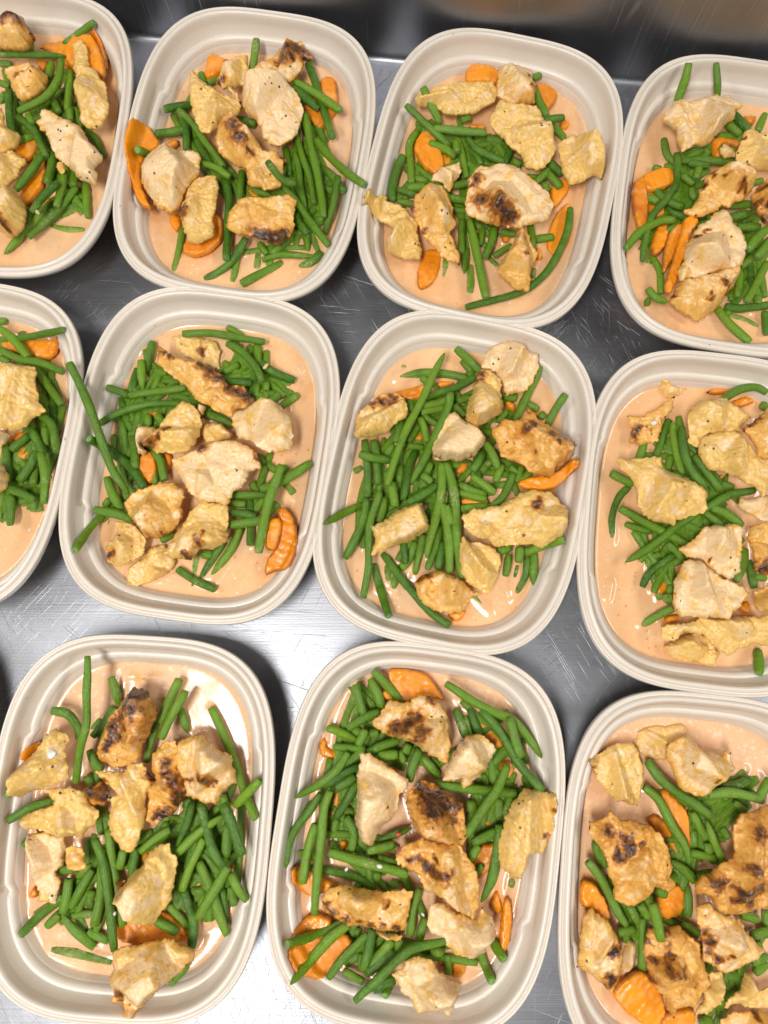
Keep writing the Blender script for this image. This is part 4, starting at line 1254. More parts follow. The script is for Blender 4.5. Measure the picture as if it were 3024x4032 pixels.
7|260||90 541 196 196 712 196 309 879 196
7|260||-177 744 184 -154 945 184 -110 1141 184
7|260||345 826 190 512 964 190 653 1128 190
7|260||-159 957 184 37 1147 184 227 1341 184
7|260||292 1189 179 263 1394 179 243 1601 179
7|260||435 976 175 665 1033 175 898 1073 175
7|260||821 1139 184 582 1197 184 347 1269 184
9|260||-1811 -1323 184 -1627 -1297 184 -1452 -1235 184
9|260||-1575 -1408 184 -1423 -1172 184 -1274 -935 184
9|260||-1218 -1436 179 -1087 -1296 179 -930 -1186 179
9|260||-1592 -1352 190 -1424 -1235 190 -1261 -1110 190
9|260||-1270 -1253 184 -1120 -1139 184 -962 -1035 184
9|260||-974 -1373 196 -1156 -1240 196 -1333 -1100 196
9|260||-1068 -1678 196 -1065 -1464 196 -1072 -1250 196
9|260||-1456 -1220 179 -1254 -1157 179 -1057 -1080 179
9|260||-1463 -1275 184 -1251 -1188 184 -1040 -1098 184
9|260||-1188 -1547 184 -1182 -1342 184 -1170 -1137 184
9|260||-1782 -1272 179 -1589 -1245 179 -1404 -1185 179
9|260||-1044 -1354 184 -1187 -1212 184 -1340 -1080 184
9|260||-1885 -1632 196 -1817 -1444 196 -1752 -1256 196
9|260||-952 -1555 190 -1115 -1451 190 -1278 -1348 190
9|260||-1573 -1349 175 -1298 -1301 175 -1020 -1292 175
9|260||-1226 -1401 196 -1215 -1203 196 -1195 -1006 196
9|260||-1202 -1590 196 -1054 -1437 196 -905 -1286 196
9|260||-1812 -1610 184 -1832 -1406 184 -1849 -1203 184
9|260||-1290 -1624 190 -1161 -1453 190 -1016 -1297 190
9|260||-2146 -1650 175 -1975 -1548 175 -1797 -1457 175
9|260||-1147 -1333 184 -1182 -1161 184 -1253 -1000 184
9|260||-2003 -1617 184 -1895 -1450 184 -1764 -1301 184
9|260||-1248 -1580 175 -1157 -1392 175 -1075 -1199 175
9|260||-1245 -1763 179 -1148 -1617 179 -1080 -1456 179
9|260||-965 -1491 179 -1028 -1306 179 -1121 -1135 179
9|260||-1824 -1754 175 -1911 -1608 175 -2004 -1465 175
9|260||-1968 -1383 184 -1754 -1359 184 -1539 -1361 184
9|260||-920 -1554 190 -900 -1281 190 -897 -1008 190
9|260||-1276 -1632 190 -1283 -1429 190 -1268 -1226 190
9|260||-1032 -1651 184 -1106 -1481 184 -1145 -1300 184
9|260||-897 -1237 190 -985 -1076 190 -1057 -907 190
9|260||-1049 -1642 179 -1111 -1436 179 -1164 -1228 179
9|260||-1428 -1288 184 -1180 -1286 184 -935 -1258 184
9|260||-1103 -1408 196 -1055 -1189 196 -978 -978 196
9|260||-1088 -1206 175 -1012 -1043 175 -945 -877 175
9|260||-971 -1244 184 -1144 -1194 184 -1312 -1128 184
9|260||-1881 -1702 175 -1857 -1441 175 -1815 -1182 175
9|260||-1328 -1490 175 -1156 -1308 175 -992 -1118 175
9|260||-1307 -1231 196 -1157 -1122 196 -1016 -1002 196
9|260||-1900 -1501 196 -1733 -1395 196 -1583 -1265 196
9|260||-1418 -1245 184 -1271 -1088 184 -1123 -933 184
9|260||-1087 -1686 184 -1097 -1511 184 -1088 -1337 184
9|260||-1221 -1397 179 -1147 -1237 179 -1077 -1074 179
9|260||-1323 -1484 179 -1251 -1326 179 -1176 -1168 179
9|260||-1780 -1790 196 -1725 -1626 196 -1655 -1468 196
9|260||-884 -1344 190 -1121 -1308 190 -1358 -1268 190
9|260||-949 -1687 184 -1108 -1624 184 -1275 -1588 184
9|260||-1578 -1256 179 -1355 -1264 179 -1131 -1254 179
9|260||-1036 -1613 196 -992 -1377 196 -983 -1136 196
9|260||-1024 -1460 179 -1106 -1212 179 -1222 -977 179
9|260||-1033 -1465 179 -1266 -1368 179 -1489 -1249 179
9|260||-1714 -1217 190 -1789 -964 190 -1835 -703 190
9|260||-1679 -1192 175 -1449 -1171 175 -1222 -1132 175
9|260||-1540 -1323 175 -1405 -1205 175 -1276 -1080 175
9|260||-1055 -1455 179 -1095 -1239 179 -1135 -1022 179
9|260||-1990 -1696 179 -1828 -1564 179 -1652 -1452 179
9|260||-1752 -1439 196 -1609 -1289 196 -1446 -1162 196
9|260||-1258 -1334 184 -1109 -1234 184 -976 -1112 184
9|260||-1797 -1429 179 -1574 -1309 179 -1340 -1216 179
9|260||-938 -1119 190 -1136 -1106 190 -1335 -1085 190
9|260||-1062 -1264 175 -1234 -1243 175 -1406 -1234 175
9|260||-1343 -1588 175 -1496 -1425 175 -1628 -1244 175
9|260||-1661 -1213 184 -1751 -1068 184 -1864 -940 184
9|260||-1303 -1431 179 -1261 -1205 179 -1234 -975 179
10|260||625 -1011 190 576 -736 190 519 -463 190
10|260||-272 -1326 184 -267 -1065 184 -297 -807 184
10|260||526 -1222 179 673 -1084 179 839 -969 179
10|260||-190 -956 190 -110 -726 190 -17 -500 190
10|260||-77 -767 196 1 -548 196 64 -324 196
10|260||70 -1944 175 -69 -1828 175 -220 -1728 175
10|260||-157 -1061 190 -82 -789 190 -26 -513 190
10|260||-39 -1471 179 -188 -1350 179 -331 -1222 179
10|260||60 -557 196 -36 -412 196 -138 -273 196
10|260||27 -1867 175 221 -1857 175 412 -1825 175
10|260||289 -684 179 121 -578 179 -31 -451 179
10|260||-267 -855 175 -220 -623 175 -170 -391 175
10|260||123 -717 184 -28 -582 184 -183 -452 184
10|260||-25 -1664 190 -78 -1470 190 -99 -1269 190
10|260||-26 -1990 190 15 -1758 190 20 -1522 190
10|260||468 -1231 179 585 -983 179 691 -730 179
10|260||-375 -1105 190 -331 -888 190 -263 -677 190
10|260||136 -786 179 -65 -683 179 -273 -591 179
10|260||623 -1178 190 635 -948 190 650 -717 190
10|260||509 -1173 196 571 -985 196 615 -792 196
10|260||-183 -904 190 -43 -718 190 127 -558 190
10|260||615 -1066 175 734 -870 175 884 -696 175
10|260||255 -1670 190 169 -1501 190 71 -1338 190
10|260||27 -644 190 -88 -469 190 -187 -284 190
10|260||-204 -797 184 -123 -586 184 -18 -385 184
10|260||89 -1271 190 -92 -1187 190 -280 -1120 190
10|260||-232 -1936 179 -77 -1834 179 96 -1766 179
10|260||-385 -1199 190 -376 -959 190 -340 -721 190
10|260||-46 -1435 179 -196 -1228 179 -366 -1037 179
10|260||-239 -1913 196 -166 -1669 196 -65 -1436 196
10|260||-321 -1104 196 -167 -885 196 -10 -669 196
10|260||736 -1075 179 714 -795 179 694 -515 179
10|260||590 -866 190 733 -723 190 898 -609 190
10|260||-2 -734 196 -34 -495 196 -89 -260 196
10|260||-205 -852 184 -68 -659 184 55 -457 184
10|260||357 -776 175 133 -718 175 -97 -699 175
10|260||571 -1921 190 300 -1885 190 25 -1884 190
10|260||571 -1115 184 703 -973 184 830 -826 184
10|260||334 -762 196 572 -601 196 802 -429 196
10|260||840 -925 196 686 -777 196 534 -627 196
10|260||583 -1311 190 702 -1059 190 825 -810 190
10|260||-236 -1864 196 -25 -1783 196 170 -1669 196
10|260||629 -1284 179 759 -1090 179 884 -894 179
10|260||-372 -822 179 -189 -642 179 -2 -464 179
10|260||-260 -1697 175 -149 -1469 175 -43 -1238 175
10|260||-205 -896 184 -197 -631 184 -158 -369 184
10|260||-4 -2011 175 37 -1838 175 111 -1677 175
10|260||-270 -1243 184 -184 -1031 184 -117 -812 184
10|260||321 -1851 196 116 -1808 196 -94 -1797 196
10|260||-110 -1267 196 -225 -1112 196 -354 -970 196
10|260||-96 -782 184 -34 -590 184 13 -394 184
10|260||35 -587 179 -68 -429 179 -200 -293 179
10|260||631 -1008 175 661 -794 175 710 -584 175
10|260||533 -1287 175 576 -1054 175 657 -832 175
10|260||602 -1230 184 689 -1025 184 780 -821 184
10|260||-250 -1004 196 -172 -783 196 -94 -561 196
10|260||87 -1555 175 -46 -1442 175 -176 -1326 175
10|260||-323 -826 179 -264 -547 179 -174 -277 179
10|260||233 -601 175 46 -566 175 -133 -498 175
10|260||3 -629 175 -77 -438 175 -162 -248 175
10|260||-278 -1085 184 -229 -843 184 -200 -597 184
10|260||11 -1414 175 -140 -1230 175 -318 -1072 175
10|260||348 -837 184 199 -690 184 58 -534 184
10|260||834 -662 190 660 -521 190 500 -365 190
1|260||-2716 3597 196 -2603 3739 196 -2465 3857 196
1|260||-2470 3654 184 -2566 3924 184 -2680 4186 184
1|260||-2245 3896 184 -2525 3955 184 -2801 4027 184
1|260||-2321 3819 175 -2345 4015 175 -2365 4211 175
1|260||-2174 3691 179 -2351 3765 179 -2529 3835 179
1|260||-2496 3638 175 -2480 3837 175 -2433 4031 175
1|260||-2281 3376 184 -2435 3487 184 -2568 3624 184
1|260||-2720 3636 196 -2710 3907 196 -2704 4179 196
1|260||-2730 3592 175 -2455 3661 175 -2187 3752 175
1|260||-2718 3568 184 -2546 3722 184 -2352 3847 184
1|260||-2498 3476 175 -2474 3650 175 -2438 3823 175
1|260||-2192 3677 175 -2329 3781 175 -2474 3873 175
1|260||-2690 3722 175 -2484 3873 175 -2279 4025 175
1|260||-2220 3142 196 -2409 3323 196 -2573 3527 196
1|260||-2251 3317 196 -2428 3526 196 -2627 3714 196
1|260||-2547 2943 190 -2369 3048 190 -2178 3129 190
1|260||-2168 3042 179 -2307 3208 179 -2425 3389 179
1|260||-2282 3363 175 -2439 3568 175 -2615 3756 175
1|260||-2307 3700 179 -2451 3831 179 -2618 3931 179
1|260||-2765 3560 175 -2584 3781 175 -2386 3988 175
1|260||-2592 3696 179 -2441 3779 179 -2290 3860 179
1|260||-2320 3221 179 -2379 3400 179 -2469 3565 179
1|260||-2475 2939 175 -2354 3131 175 -2221 3315 175
1|260||-2637 3454 190 -2695 3711 190 -2764 3965 190
1|260||-2210 3692 184 -2316 3830 184 -2410 3976 184
1|260||-2652 3754 184 -2498 3894 184 -2352 4044 184
1|260||-2249 3894 175 -2445 3937 175 -2638 3991 175
1|260||-2648 3472 190 -2501 3694 190 -2335 3902 190
1|260||-2548 2923 179 -2376 3010 179 -2206 3102 179
1|260||-2693 3657 184 -2692 3930 184 -2677 4202 184
1|260||-2732 3607 175 -2530 3745 175 -2325 3880 175
1|260||-2426 3447 175 -2508 3624 175 -2593 3800 175
1|260||-2356 3461 179 -2529 3578 179 -2718 3665 179
1|260||-2315 3425 196 -2480 3504 196 -2650 3570 196
1|260||-2284 3700 196 -2367 3865 196 -2421 4041 196
1|260||-2660 3500 196 -2471 3585 196 -2301 3702 196
1|260||-2239 3369 179 -2456 3441 179 -2669 3522 179
1|260||-2641 3459 196 -2423 3626 196 -2223 3815 196
1|260||-2193 3174 184 -2303 3309 184 -2428 3431 184
1|260||-2638 3574 190 -2570 3805 190 -2494 4033 190
1|260||-2645 3954 190 -2467 3997 190 -2285 4010 190
1|260||-2146 3294 184 -2385 3418 184 -2617 3556 184
1|260||-2286 3221 190 -2408 3390 190 -2531 3556 190
1|260||-2552 3516 190 -2509 3744 190 -2457 3971 190
1|260||-2318 3721 175 -2319 3934 175 -2313 4146 175
1|260||-2765 3568 190 -2544 3649 190 -2326 3738 190
1|260||-2709 3502 196 -2637 3709 196 -2539 3905 196
1|260||-2339 3374 179 -2484 3486 179 -2644 3573 179
1|260||-2329 3130 179 -2400 3360 179 -2503 3578 179
1|260||-2539 2887 184 -2369 3058 184 -2189 3218 184
1|260||-2201 3676 175 -2375 3844 175 -2541 4019 175
1|260||-2601 3028 184 -2409 3131 184 -2201 3198 184
1|260||-2521 2982 190 -2325 3081 190 -2137 3194 190
1|260||-2752 3864 179 -2773 4036 179 -2830 4201 179
1|260||-2390 3084 175 -2269 3328 175 -2178 3585 175
1|260||-2639 3710 179 -2495 3935 179 -2376 4175 179
1|260||-2250 3748 190 -2518 3839 190 -2772 3961 190
1|260||-2264 3161 175 -2327 3343 175 -2421 3510 175
1|260||-2145 3067 196 -2290 3199 196 -2430 3337 196
1|260||-2191 3900 179 -2404 3914 179 -2611 3967 179
1|260||-2505 2896 175 -2324 3022 175 -2131 3127 175
1|260||-2486 3573 190 -2450 3753 190 -2425 3934 190
1|260||-2302 3701 190 -2339 3930 190 -2351 4162 190
1|260||-2653 3907 184 -2529 4024 184 -2420 4156 184
4|260||2271 3087 184 2173 3276 184 2083 3469 184
4|260||1982 2980 184 2134 3183 184 2290 3383 184
4|260||2562 2411 175 2501 2686 175 2465 2964 175
4|260||1972 3062 179 2021 3249 179 2057 3438 179
4|260||2669 2420 175 2642 2660 175 2599 2898 175
4|260||2147 3045 184 2232 3236 184 2316 3427 184
4|260||2147 3514 196 2382 3569 196 2616 3631 196
4|260||2031 3223 184 2224 3395 184 2393 3592 184
4|260||1835 2876 190 2101 2918 190 2359 2995 190
4|260||1825 2763 184 1955 2927 184 2101 3078 184
4|260||2447 2411 179 2559 2587 179 2684 2753 179
4|260||1887 3110 190 2084 3127 190 2275 3180 190
4|260||1838 2784 196 2013 2970 196 2199 3145 196
4|260||2560 2389 179 2609 2674 179 2660 2959 179
4|260||2518 2582 184 2582 2745 184 2663 2901 184
4|260||2069 2856 184 1988 3072 184 1944 3298 184
4|260||2431 2400 196 2576 2610 196 2688 2839 196
4|260||2131 3439 184 2355 3515 184 2574 3606 184
4|260||2606 2454 184 2615 2652 184 2653 2847 184
4|260||1931 2955 196 2074 3100 196 2224 3237 196
4|260||2088 2847 190 2155 3060 190 2242 3266 190
4|260||2074 3073 175 2062 3279 175 2086 3484 175
4|260||2022 3175 179 2170 3285 179 2295 3421 179
4|260||2653 2393 179 2591 2614 179 2533 2836 179
4|260||2623 2590 175 2620 2786 175 2586 2978 175
4|260||2252 3169 196 2172 3329 196 2113 3497 196
4|260||1991 3075 184 2165 3243 184 2352 3398 184
4|260||2385 2262 190 2495 2400 190 2614 2530 190
4|260||2239 3029 175 2132 3167 175 2023 3305 175
4|260||2650 2690 179 2639 2899 179 2662 3108 179
4|260||2505 2408 184 2622 2589 184 2736 2772 184
4|260||2055 3145 190 2295 3272 190 2537 3398 190
4|260||2127 3024 184 2196 3268 184 2293 3502 184
4|260||2098 2852 190 2091 3037 190 2075 3221 190
4|260||2676 2404 196 2648 2650 196 2596 2892 196
4|260||2253 3061 175 2122 3181 175 1989 3299 175
4|260||2072 2896 196 2140 3054 196 2214 3209 196
4|260||2538 2697 196 2611 2894 196 2709 3080 196
4|260||2069 2925 190 2109 3177 190 2181 3422 190
4|260||2194 2989 184 2085 3163 184 2006 3353 184
4|260||2629 2697 179 2575 2861 179 2551 3032 179
4|260||1918 3147 196 2105 3273 196 2281 3413 196
4|260||2640 2959 184 2421 3042 184 2214 3151 184
4|260||1832 2847 196 1937 3058 196 2050 3266 196
4|260||1978 2957 190 2069 3124 190 2165 3289 190
4|260||1874 2980 190 1986 3161 190 2112 3333 190
4|260||2080 3088 184 2171 3291 184 2280 3486 184
4|260||2191 3104 196 2181 3307 196 2168 3510 196
4|260||1857 2876 179 2020 3000 179 2202 3093 179
4|260||2095 2924 184 2183 3173 184 2283 3419 184
4|260||2154 3040 179 2112 3225 179 2107 3415 179
4|260||2532 3449 196 2543 3628 196 2527 3806 196
4|260||2566 2309 175 2543 2576 175 2537 2844 175
4|260||2168 3006 179 2372 3024 179 2577 3017 179
4|260||1984 2930 179 1974 3102 179 1987 3273 179
4|260||2488 3011 184 2255 3170 184 2030 3340 184
4|260||2666 2404 179 2540 2523 179 2406 2635 179
4|260||2191 3390 196 2413 3556 196 2645 3707 196
4|260||2201 3061 179 2173 3269 179 2176 3478 179
4|260||2085 2870 179 2083 3048 179 2106 3225 179
4|260||2141 3449 196 2368 3576 196 2604 3686 196
4|260||2102 2864 196 2151 3031 196 2218 3192 196
4|260||2434 2376 196 2514 2634 196 2615 2885 196
4|260||1877 2663 179 1927 2864 179 1967 3067 179
5|260||-2289 980 190 -2421 1100 190 -2553 1218 190
5|260||-2315 884 184 -2423 1114 184 -2544 1337 184
5|260||-2416 1227 175 -2394 1470 175 -2350 1710 175
5|260||-2308 869 179 -2345 1049 179 -2347 1233 179
5|260||-2527 1205 190 -2386 1357 190 -2232 1496 190
5|260||-2355 1409 175 -2331 1672 175 -2335 1937 175
5|260||-2347 1505 190 -2331 1678 190 -2301 1850 190
5|260||-2299 1313 190 -2325 1508 190 -2344 1704 190
5|260||-2314 1780 196 -2412 1924 196 -2506 2070 196
5|260||-2375 1795 196 -2535 1933 196 -2695 2070 196
5|260||-2310 1631 184 -2419 1862 184 -2508 2102 184
5|260||-2321 1027 196 -2255 1191 196 -2212 1363 196
5|260||-2234 1662 184 -2342 1869 184 -2454 2075 184
5|260||-2414 1045 196 -2322 1266 196 -2261 1497 196
5|260||-2354 868 179 -2346 1052 179 -2304 1231 179
5|260||-2594 1140 184 -2420 1184 184 -2245 1225 184
5|260||-2353 1170 175 -2343 1430 175 -2326 1691 175
5|260||-2267 1185 175 -2283 1403 175 -2303 1620 175
5|260||-2551 915 184 -2468 1080 184 -2374 1239 184
5|260||-2613 902 190 -2522 1068 190 -2422 1228 190
5|260||-2413 1924 179 -2582 2014 179 -2746 2113 179
5|260||-2336 1185 175 -2302 1407 175 -2306 1631 175
5|260||-2558 1012 184 -2451 1194 184 -2338 1372 184
5|260||-2224 1604 184 -2380 1766 184 -2516 1945 184
5|260||-2386 1130 175 -2317 1380 175 -2220 1622 175
5|260||-2296 1128 175 -2290 1313 175 -2280 1498 175
5|260||-2554 1111 175 -2462 1281 175 -2360 1444 175
5|260||-2597 884 190 -2435 937 190 -2268 973 190
5|260||-2565 950 179 -2410 1032 179 -2251 1107 179
5|260||-2363 1745 196 -2516 1918 196 -2681 2080 196
5|260||-2385 881 179 -2321 1043 179 -2283 1214 179
5|260||-2304 1256 196 -2235 1426 196 -2196 1605 196
5|260||-2621 886 175 -2597 1112 175 -2580 1338 175
5|260||-2310 1064 175 -2279 1287 175 -2225 1506 175
5|260||-2643 964 196 -2576 1152 196 -2543 1348 196
5|260||-2297 1128 196 -2340 1367 196 -2355 1609 196
5|260||-2410 906 179 -2472 1070 179 -2504 1243 179
5|260||-2470 1017 196 -2476 1198 196 -2521 1374 196
5|260||-2530 885 190 -2394 1123 190 -2246 1354 190
5|260||-2274 1024 179 -2298 1232 179 -2341 1437 179
5|260||-2568 961 179 -2458 1093 179 -2339 1217 179
5|260||-2572 804 184 -2476 1010 184 -2406 1227 184
5|260||-2333 975 196 -2306 1199 196 -2313 1425 196
5|260||-2570 903 179 -2415 1083 179 -2264 1266 179
5|260||-2421 1323 196 -2379 1585 196 -2307 1841 196
5|260||-2639 942 175 -2466 1038 175 -2308 1160 175
5|260||-2293 948 179 -2303 1217 179 -2319 1487 179
5|260||-2553 853 196 -2504 1040 196 -2423 1215 196
5|260||-2543 1244 184 -2406 1459 184 -2293 1687 184
5|260||-2472 1211 190 -2359 1385 190 -2274 1574 190
5|260||-2276 970 190 -2407 1151 190 -2540 1330 190
5|260||-2592 1071 175 -2500 1307 175 -2407 1542 175
5|260||-2613 976 196 -2422 1119 196 -2242 1277 196
5|260||-2222 1327 196 -2303 1590 196 -2395 1850 196
5|260||-2259 1265 179 -2229 1446 179 -2233 1629 179
5|260||-2554 1002 196 -2512 1182 196 -2459 1359 196
5|260||-2380 1135 179 -2308 1297 179 -2241 1462 179
5|260||-2538 1074 175 -2444 1220 175 -2362 1372 175
5|260||-2422 1038 184 -2328 1304 184 -2215 1561 184
5|260||-2542 809 190 -2458 1049 190 -2353 1280 190
5|260||-2308 1012 190 -2272 1222 190 -2264 1436 190
5|260||-2410 1774 196 -2451 1960 196 -2528 2134 196
5|260||-2268 1170 196 -2264 1435 196 -2289 1699 196
5|260||-2518 841 190 -2404 1058 190 -2325 1290 190
8|260||1870 478 196 1975 738 196 2079 998 196
8|260||2135 732 196 2229 931 196 2322 1130 196
8|260||2196 874 190 2064 1120 190 1923 1361 190
8|260||2322 765 196 2233 941 196 2119 1102 196
8|260||1860 674 190 2027 866 190 2166 1080 190
8|260||1780 504 179 1970 637 179 2163 766 179
8|260||2115 692 190 2203 851 190 2309 1000 190
8|260||2145 979 190 1966 1106 190 1807 1259 190
8|260||1820 287 179 1760 541 179 1727 800 179
8|260||2043 662 179 2174 794 179 2295 935 179
8|260||2148 1028 175 1998 1113 175 1853 1209 175
8|260||2159 900 175 2053 1067 175 1954 1237 175
8|260||1830 563 196 1980 774 196 2130 985 196
8|260||2015 1128 190 2022 1308 190 2022 1488 190
8|260||1913 524 196 2087 621 196 2246 741 196
8|260||2197 697 175 2102 877 175 1975 1036 175
8|260||2244 838 175 2119 1015 175 1982 1184 175
8|260||2088 721 190 2096 896 190 2100 1070 190
8|260||1990 596 184 2088 755 184 2176 919 184
8|260||1878 257 179 1835 424 179 1781 588 179
8|260||2185 816 184 2119 1020 184 2023 1213 184
8|260||2344 1002 196 2180 1080 196 2024 1174 196
8|260||2387 940 184 2224 1136 184 2075 1342 184
8|260||1978 685 196 2053 872 196 2118 1064 196
8|260||1939 301 196 1804 520 196 1661 733 196
8|260||1965 552 190 2080 725 190 2205 891 190
8|260||1697 540 184 1836 683 184 1963 837 184
8|260||2028 663 175 1827 781 175 1614 876 175
8|260||1838 756 196 2052 871 196 2250 1014 196
8|260||2246 733 196 2210 1011 196 2158 1286 196
8|260||2115 1167 179 1951 1281 179 1802 1413 179
8|260||2247 1153 184 2050 1263 184 1843 1353 184
8|260||2002 688 196 2100 871 196 2198 1055 196
8|260||2242 1031 190 2073 1192 190 1925 1373 190
8|260||2115 1202 179 1946 1249 179 1771 1265 179
8|260||2142 1013 190 2083 1205 190 2028 1398 190
8|260||2385 600 184 2221 713 184 2049 814 184
8|260||1985 628 190 1800 754 190 1606 868 190
8|260||1959 609 184 2055 863 184 2177 1105 184
8|260||1647 557 179 1826 687 179 1981 845 179
8|260||2157 901 190 2080 1132 190 2026 1370 190
8|260||2371 564 179 2246 805 179 2117 1044 179
8|260||2045 710 179 2156 855 179 2274 995 179
8|260||2034 620 190 2078 787 190 2101 957 190
8|260||1781 353 179 1897 561 179 2017 766 179
8|260||1932 298 175 1901 532 175 1833 759 175
8|260||2389 665 184 2266 817 184 2130 956 184
8|260||2105 820 196 2067 1003 196 2046 1188 196
8|260||1773 335 196 1890 551 196 2011 765 196
8|260||2038 871 175 2019 1072 175 1965 1267 175
8|260||2222 1079 196 2081 1231 196 1952 1393 196
8|260||1882 393 196 1925 622 196 2005 841 196
8|260||2216 943 190 2091 1202 190 1995 1474 190
8|260||1897 544 184 2033 709 184 2185 859 184
8|260||1969 668 184 2073 837 184 2151 1020 184
8|260||1998 644 196 2125 812 196 2265 970 196
8|260||1878 687 179 2053 816 179 2208 969 179
8|260||2076 1089 196 2046 1310 196 2013 1530 196
8|260||2068 1046 175 2039 1255 175 2040 1465 175
8|260||2328 787 175 2168 924 175 1984 1029 175
8|260||1830 288 179 1816 520 179 1818 753 179
8|260||2171 1005 196 1999 1064 196 1839 1152 196
8|260||2078 865 175 2018 1125 175 1928 1375 175
8|260||1836 488 184 1972 626 184 2086 782 184
11|260||1915 -1428 175 1957 -1248 175 1983 -1066 175
11|260||1461 -1708 175 1681 -1591 175 1885 -1447 175
11|260||1534 -1489 179 1790 -1450 179 2043 -1397 179
11|260||1875 -1655 175 1838 -1440 175 1806 -1224 175
11|260||1567 -1770 196 1459 -1603 196 1376 -1423 196
11|260||1854 -1298 184 2081 -1148 184 2307 -998 184
11|260||1988 -1246 196 2063 -1047 196 2144 -851 196
11|260||1460 -1709 179 1617 -1513 179 1792 -1333 179
11|260||1635 -1726 196 1491 -1593 196 1373 -1436 196
11|260||1827 -1355 196 1892 -1136 196 1988 -929 196
11|260||2075 -1044 196 1871 -976 196 1664 -919 196
11|260||2028 -1312 175 1868 -1099 175 1686 -905 175
11|260||1612 -1611 184 1775 -1379 184 1951 -1158 184
11|260||1534 -1708 179 1421 -1526 179 1288 -1357 179
11|260||1851 -1450 184 1937 -1184 184 1996 -909 184
11|260||1472 -1774 175 1629 -1593 175 1806 -1431 175
11|260||1546 -1862 184 1577 -1683 184 1645 -1514 184
11|260||1820 -1433 184 1933 -1291 184 2035 -1141 184
11|260||1558 -1811 179 1475 -1581 179 1430 -1340 179
11|260||1805 -1232 184 2008 -1073 184 2206 -909 184
11|260||1958 -2206 196 2072 -2005 196 2208 -1818 196
11|260||1872 -1243 179 2014 -1048 179 2126 -835 179
11|260||1832 -1353 196 1996 -1145 196 2134 -918 196
11|260||1801 -1424 179 1963 -1243 179 2123 -1060 179
11|260||1964 -1140 196 2126 -1057 196 2280 -960 196
11|260||1833 -1717 190 1580 -1592 190 1328 -1464 190
11|260||1904 -1166 179 2071 -1083 179 2232 -989 179
11|260||1906 -1415 179 1957 -1227 179 2043 -1053 179
11|260||2067 -1225 184 2193 -1064 184 2342 -922 184
11|260||1839 -1250 184 1992 -1047 184 2153 -849 184
11|260||2058 -1157 190 2197 -988 190 2362 -845 190
11|260||1622 -1515 190 1794 -1307 190 1951 -1087 190
11|260||1838 -1775 196 1652 -1735 196 1473 -1673 196
11|260||1824 -1665 179 1842 -1429 179 1838 -1192 179
11|260||1466 -1745 175 1563 -1601 175 1641 -1447 175
11|260||1811 -1441 179 1942 -1197 179 2100 -970 179
11|260||1993 -956 175 2180 -897 175 2369 -841 175
11|260||1911 -1415 175 1982 -1205 175 2069 -1001 175
11|260||2055 -1343 196 1946 -1188 196 1865 -1015 196
11|260||1817 -1569 190 1879 -1377 190 1926 -1180 190
11|260||1933 -1290 190 2087 -1070 190 2219 -837 190
11|260||2070 -1287 175 2038 -1112 175 2023 -935 175
11|260||1961 -1244 184 1979 -1072 184 2015 -903 184
11|260||1457 -1646 190 1632 -1523 190 1812 -1407 190
11|260||1965 -1333 179 2027 -1168 179 2094 -1005 179
11|260||1892 -1404 175 1966 -1186 175 2045 -971 175
11|260||1770 -1282 175 1960 -1073 175 2164 -878 175
11|260||1968 -1139 179 2124 -964 179 2285 -795 179
11|260||2119 -1377 196 2006 -1214 196 1927 -1032 196
11|260||2129 -1205 196 1943 -1202 196 1757 -1204 196
11|260||1764 -1347 196 1911 -1242 196 2050 -1128 196
11|260||1830 -1296 190 1991 -1123 190 2168 -968 190
11|260||1995 -2273 190 2084 -2123 190 2201 -1994 190
11|260||1937 -1027 196 2133 -993 196 2319 -924 196
11|260||1809 -1198 190 1977 -1023 190 2135 -840 190
11|260||1963 -2171 190 1982 -1977 190 2011 -1785 190
11|260||1476 -1801 190 1528 -1636 190 1613 -1485 190
11|260||1904 -1407 184 1937 -1172 184 1958 -936 184
11|260||1813 -1421 179 1843 -1237 179 1866 -1051 179
11|260||1987 -2184 179 2172 -1972 179 2339 -1746 179
11|260||1526 -1679 175 1678 -1482 175 1848 -1300 175"""
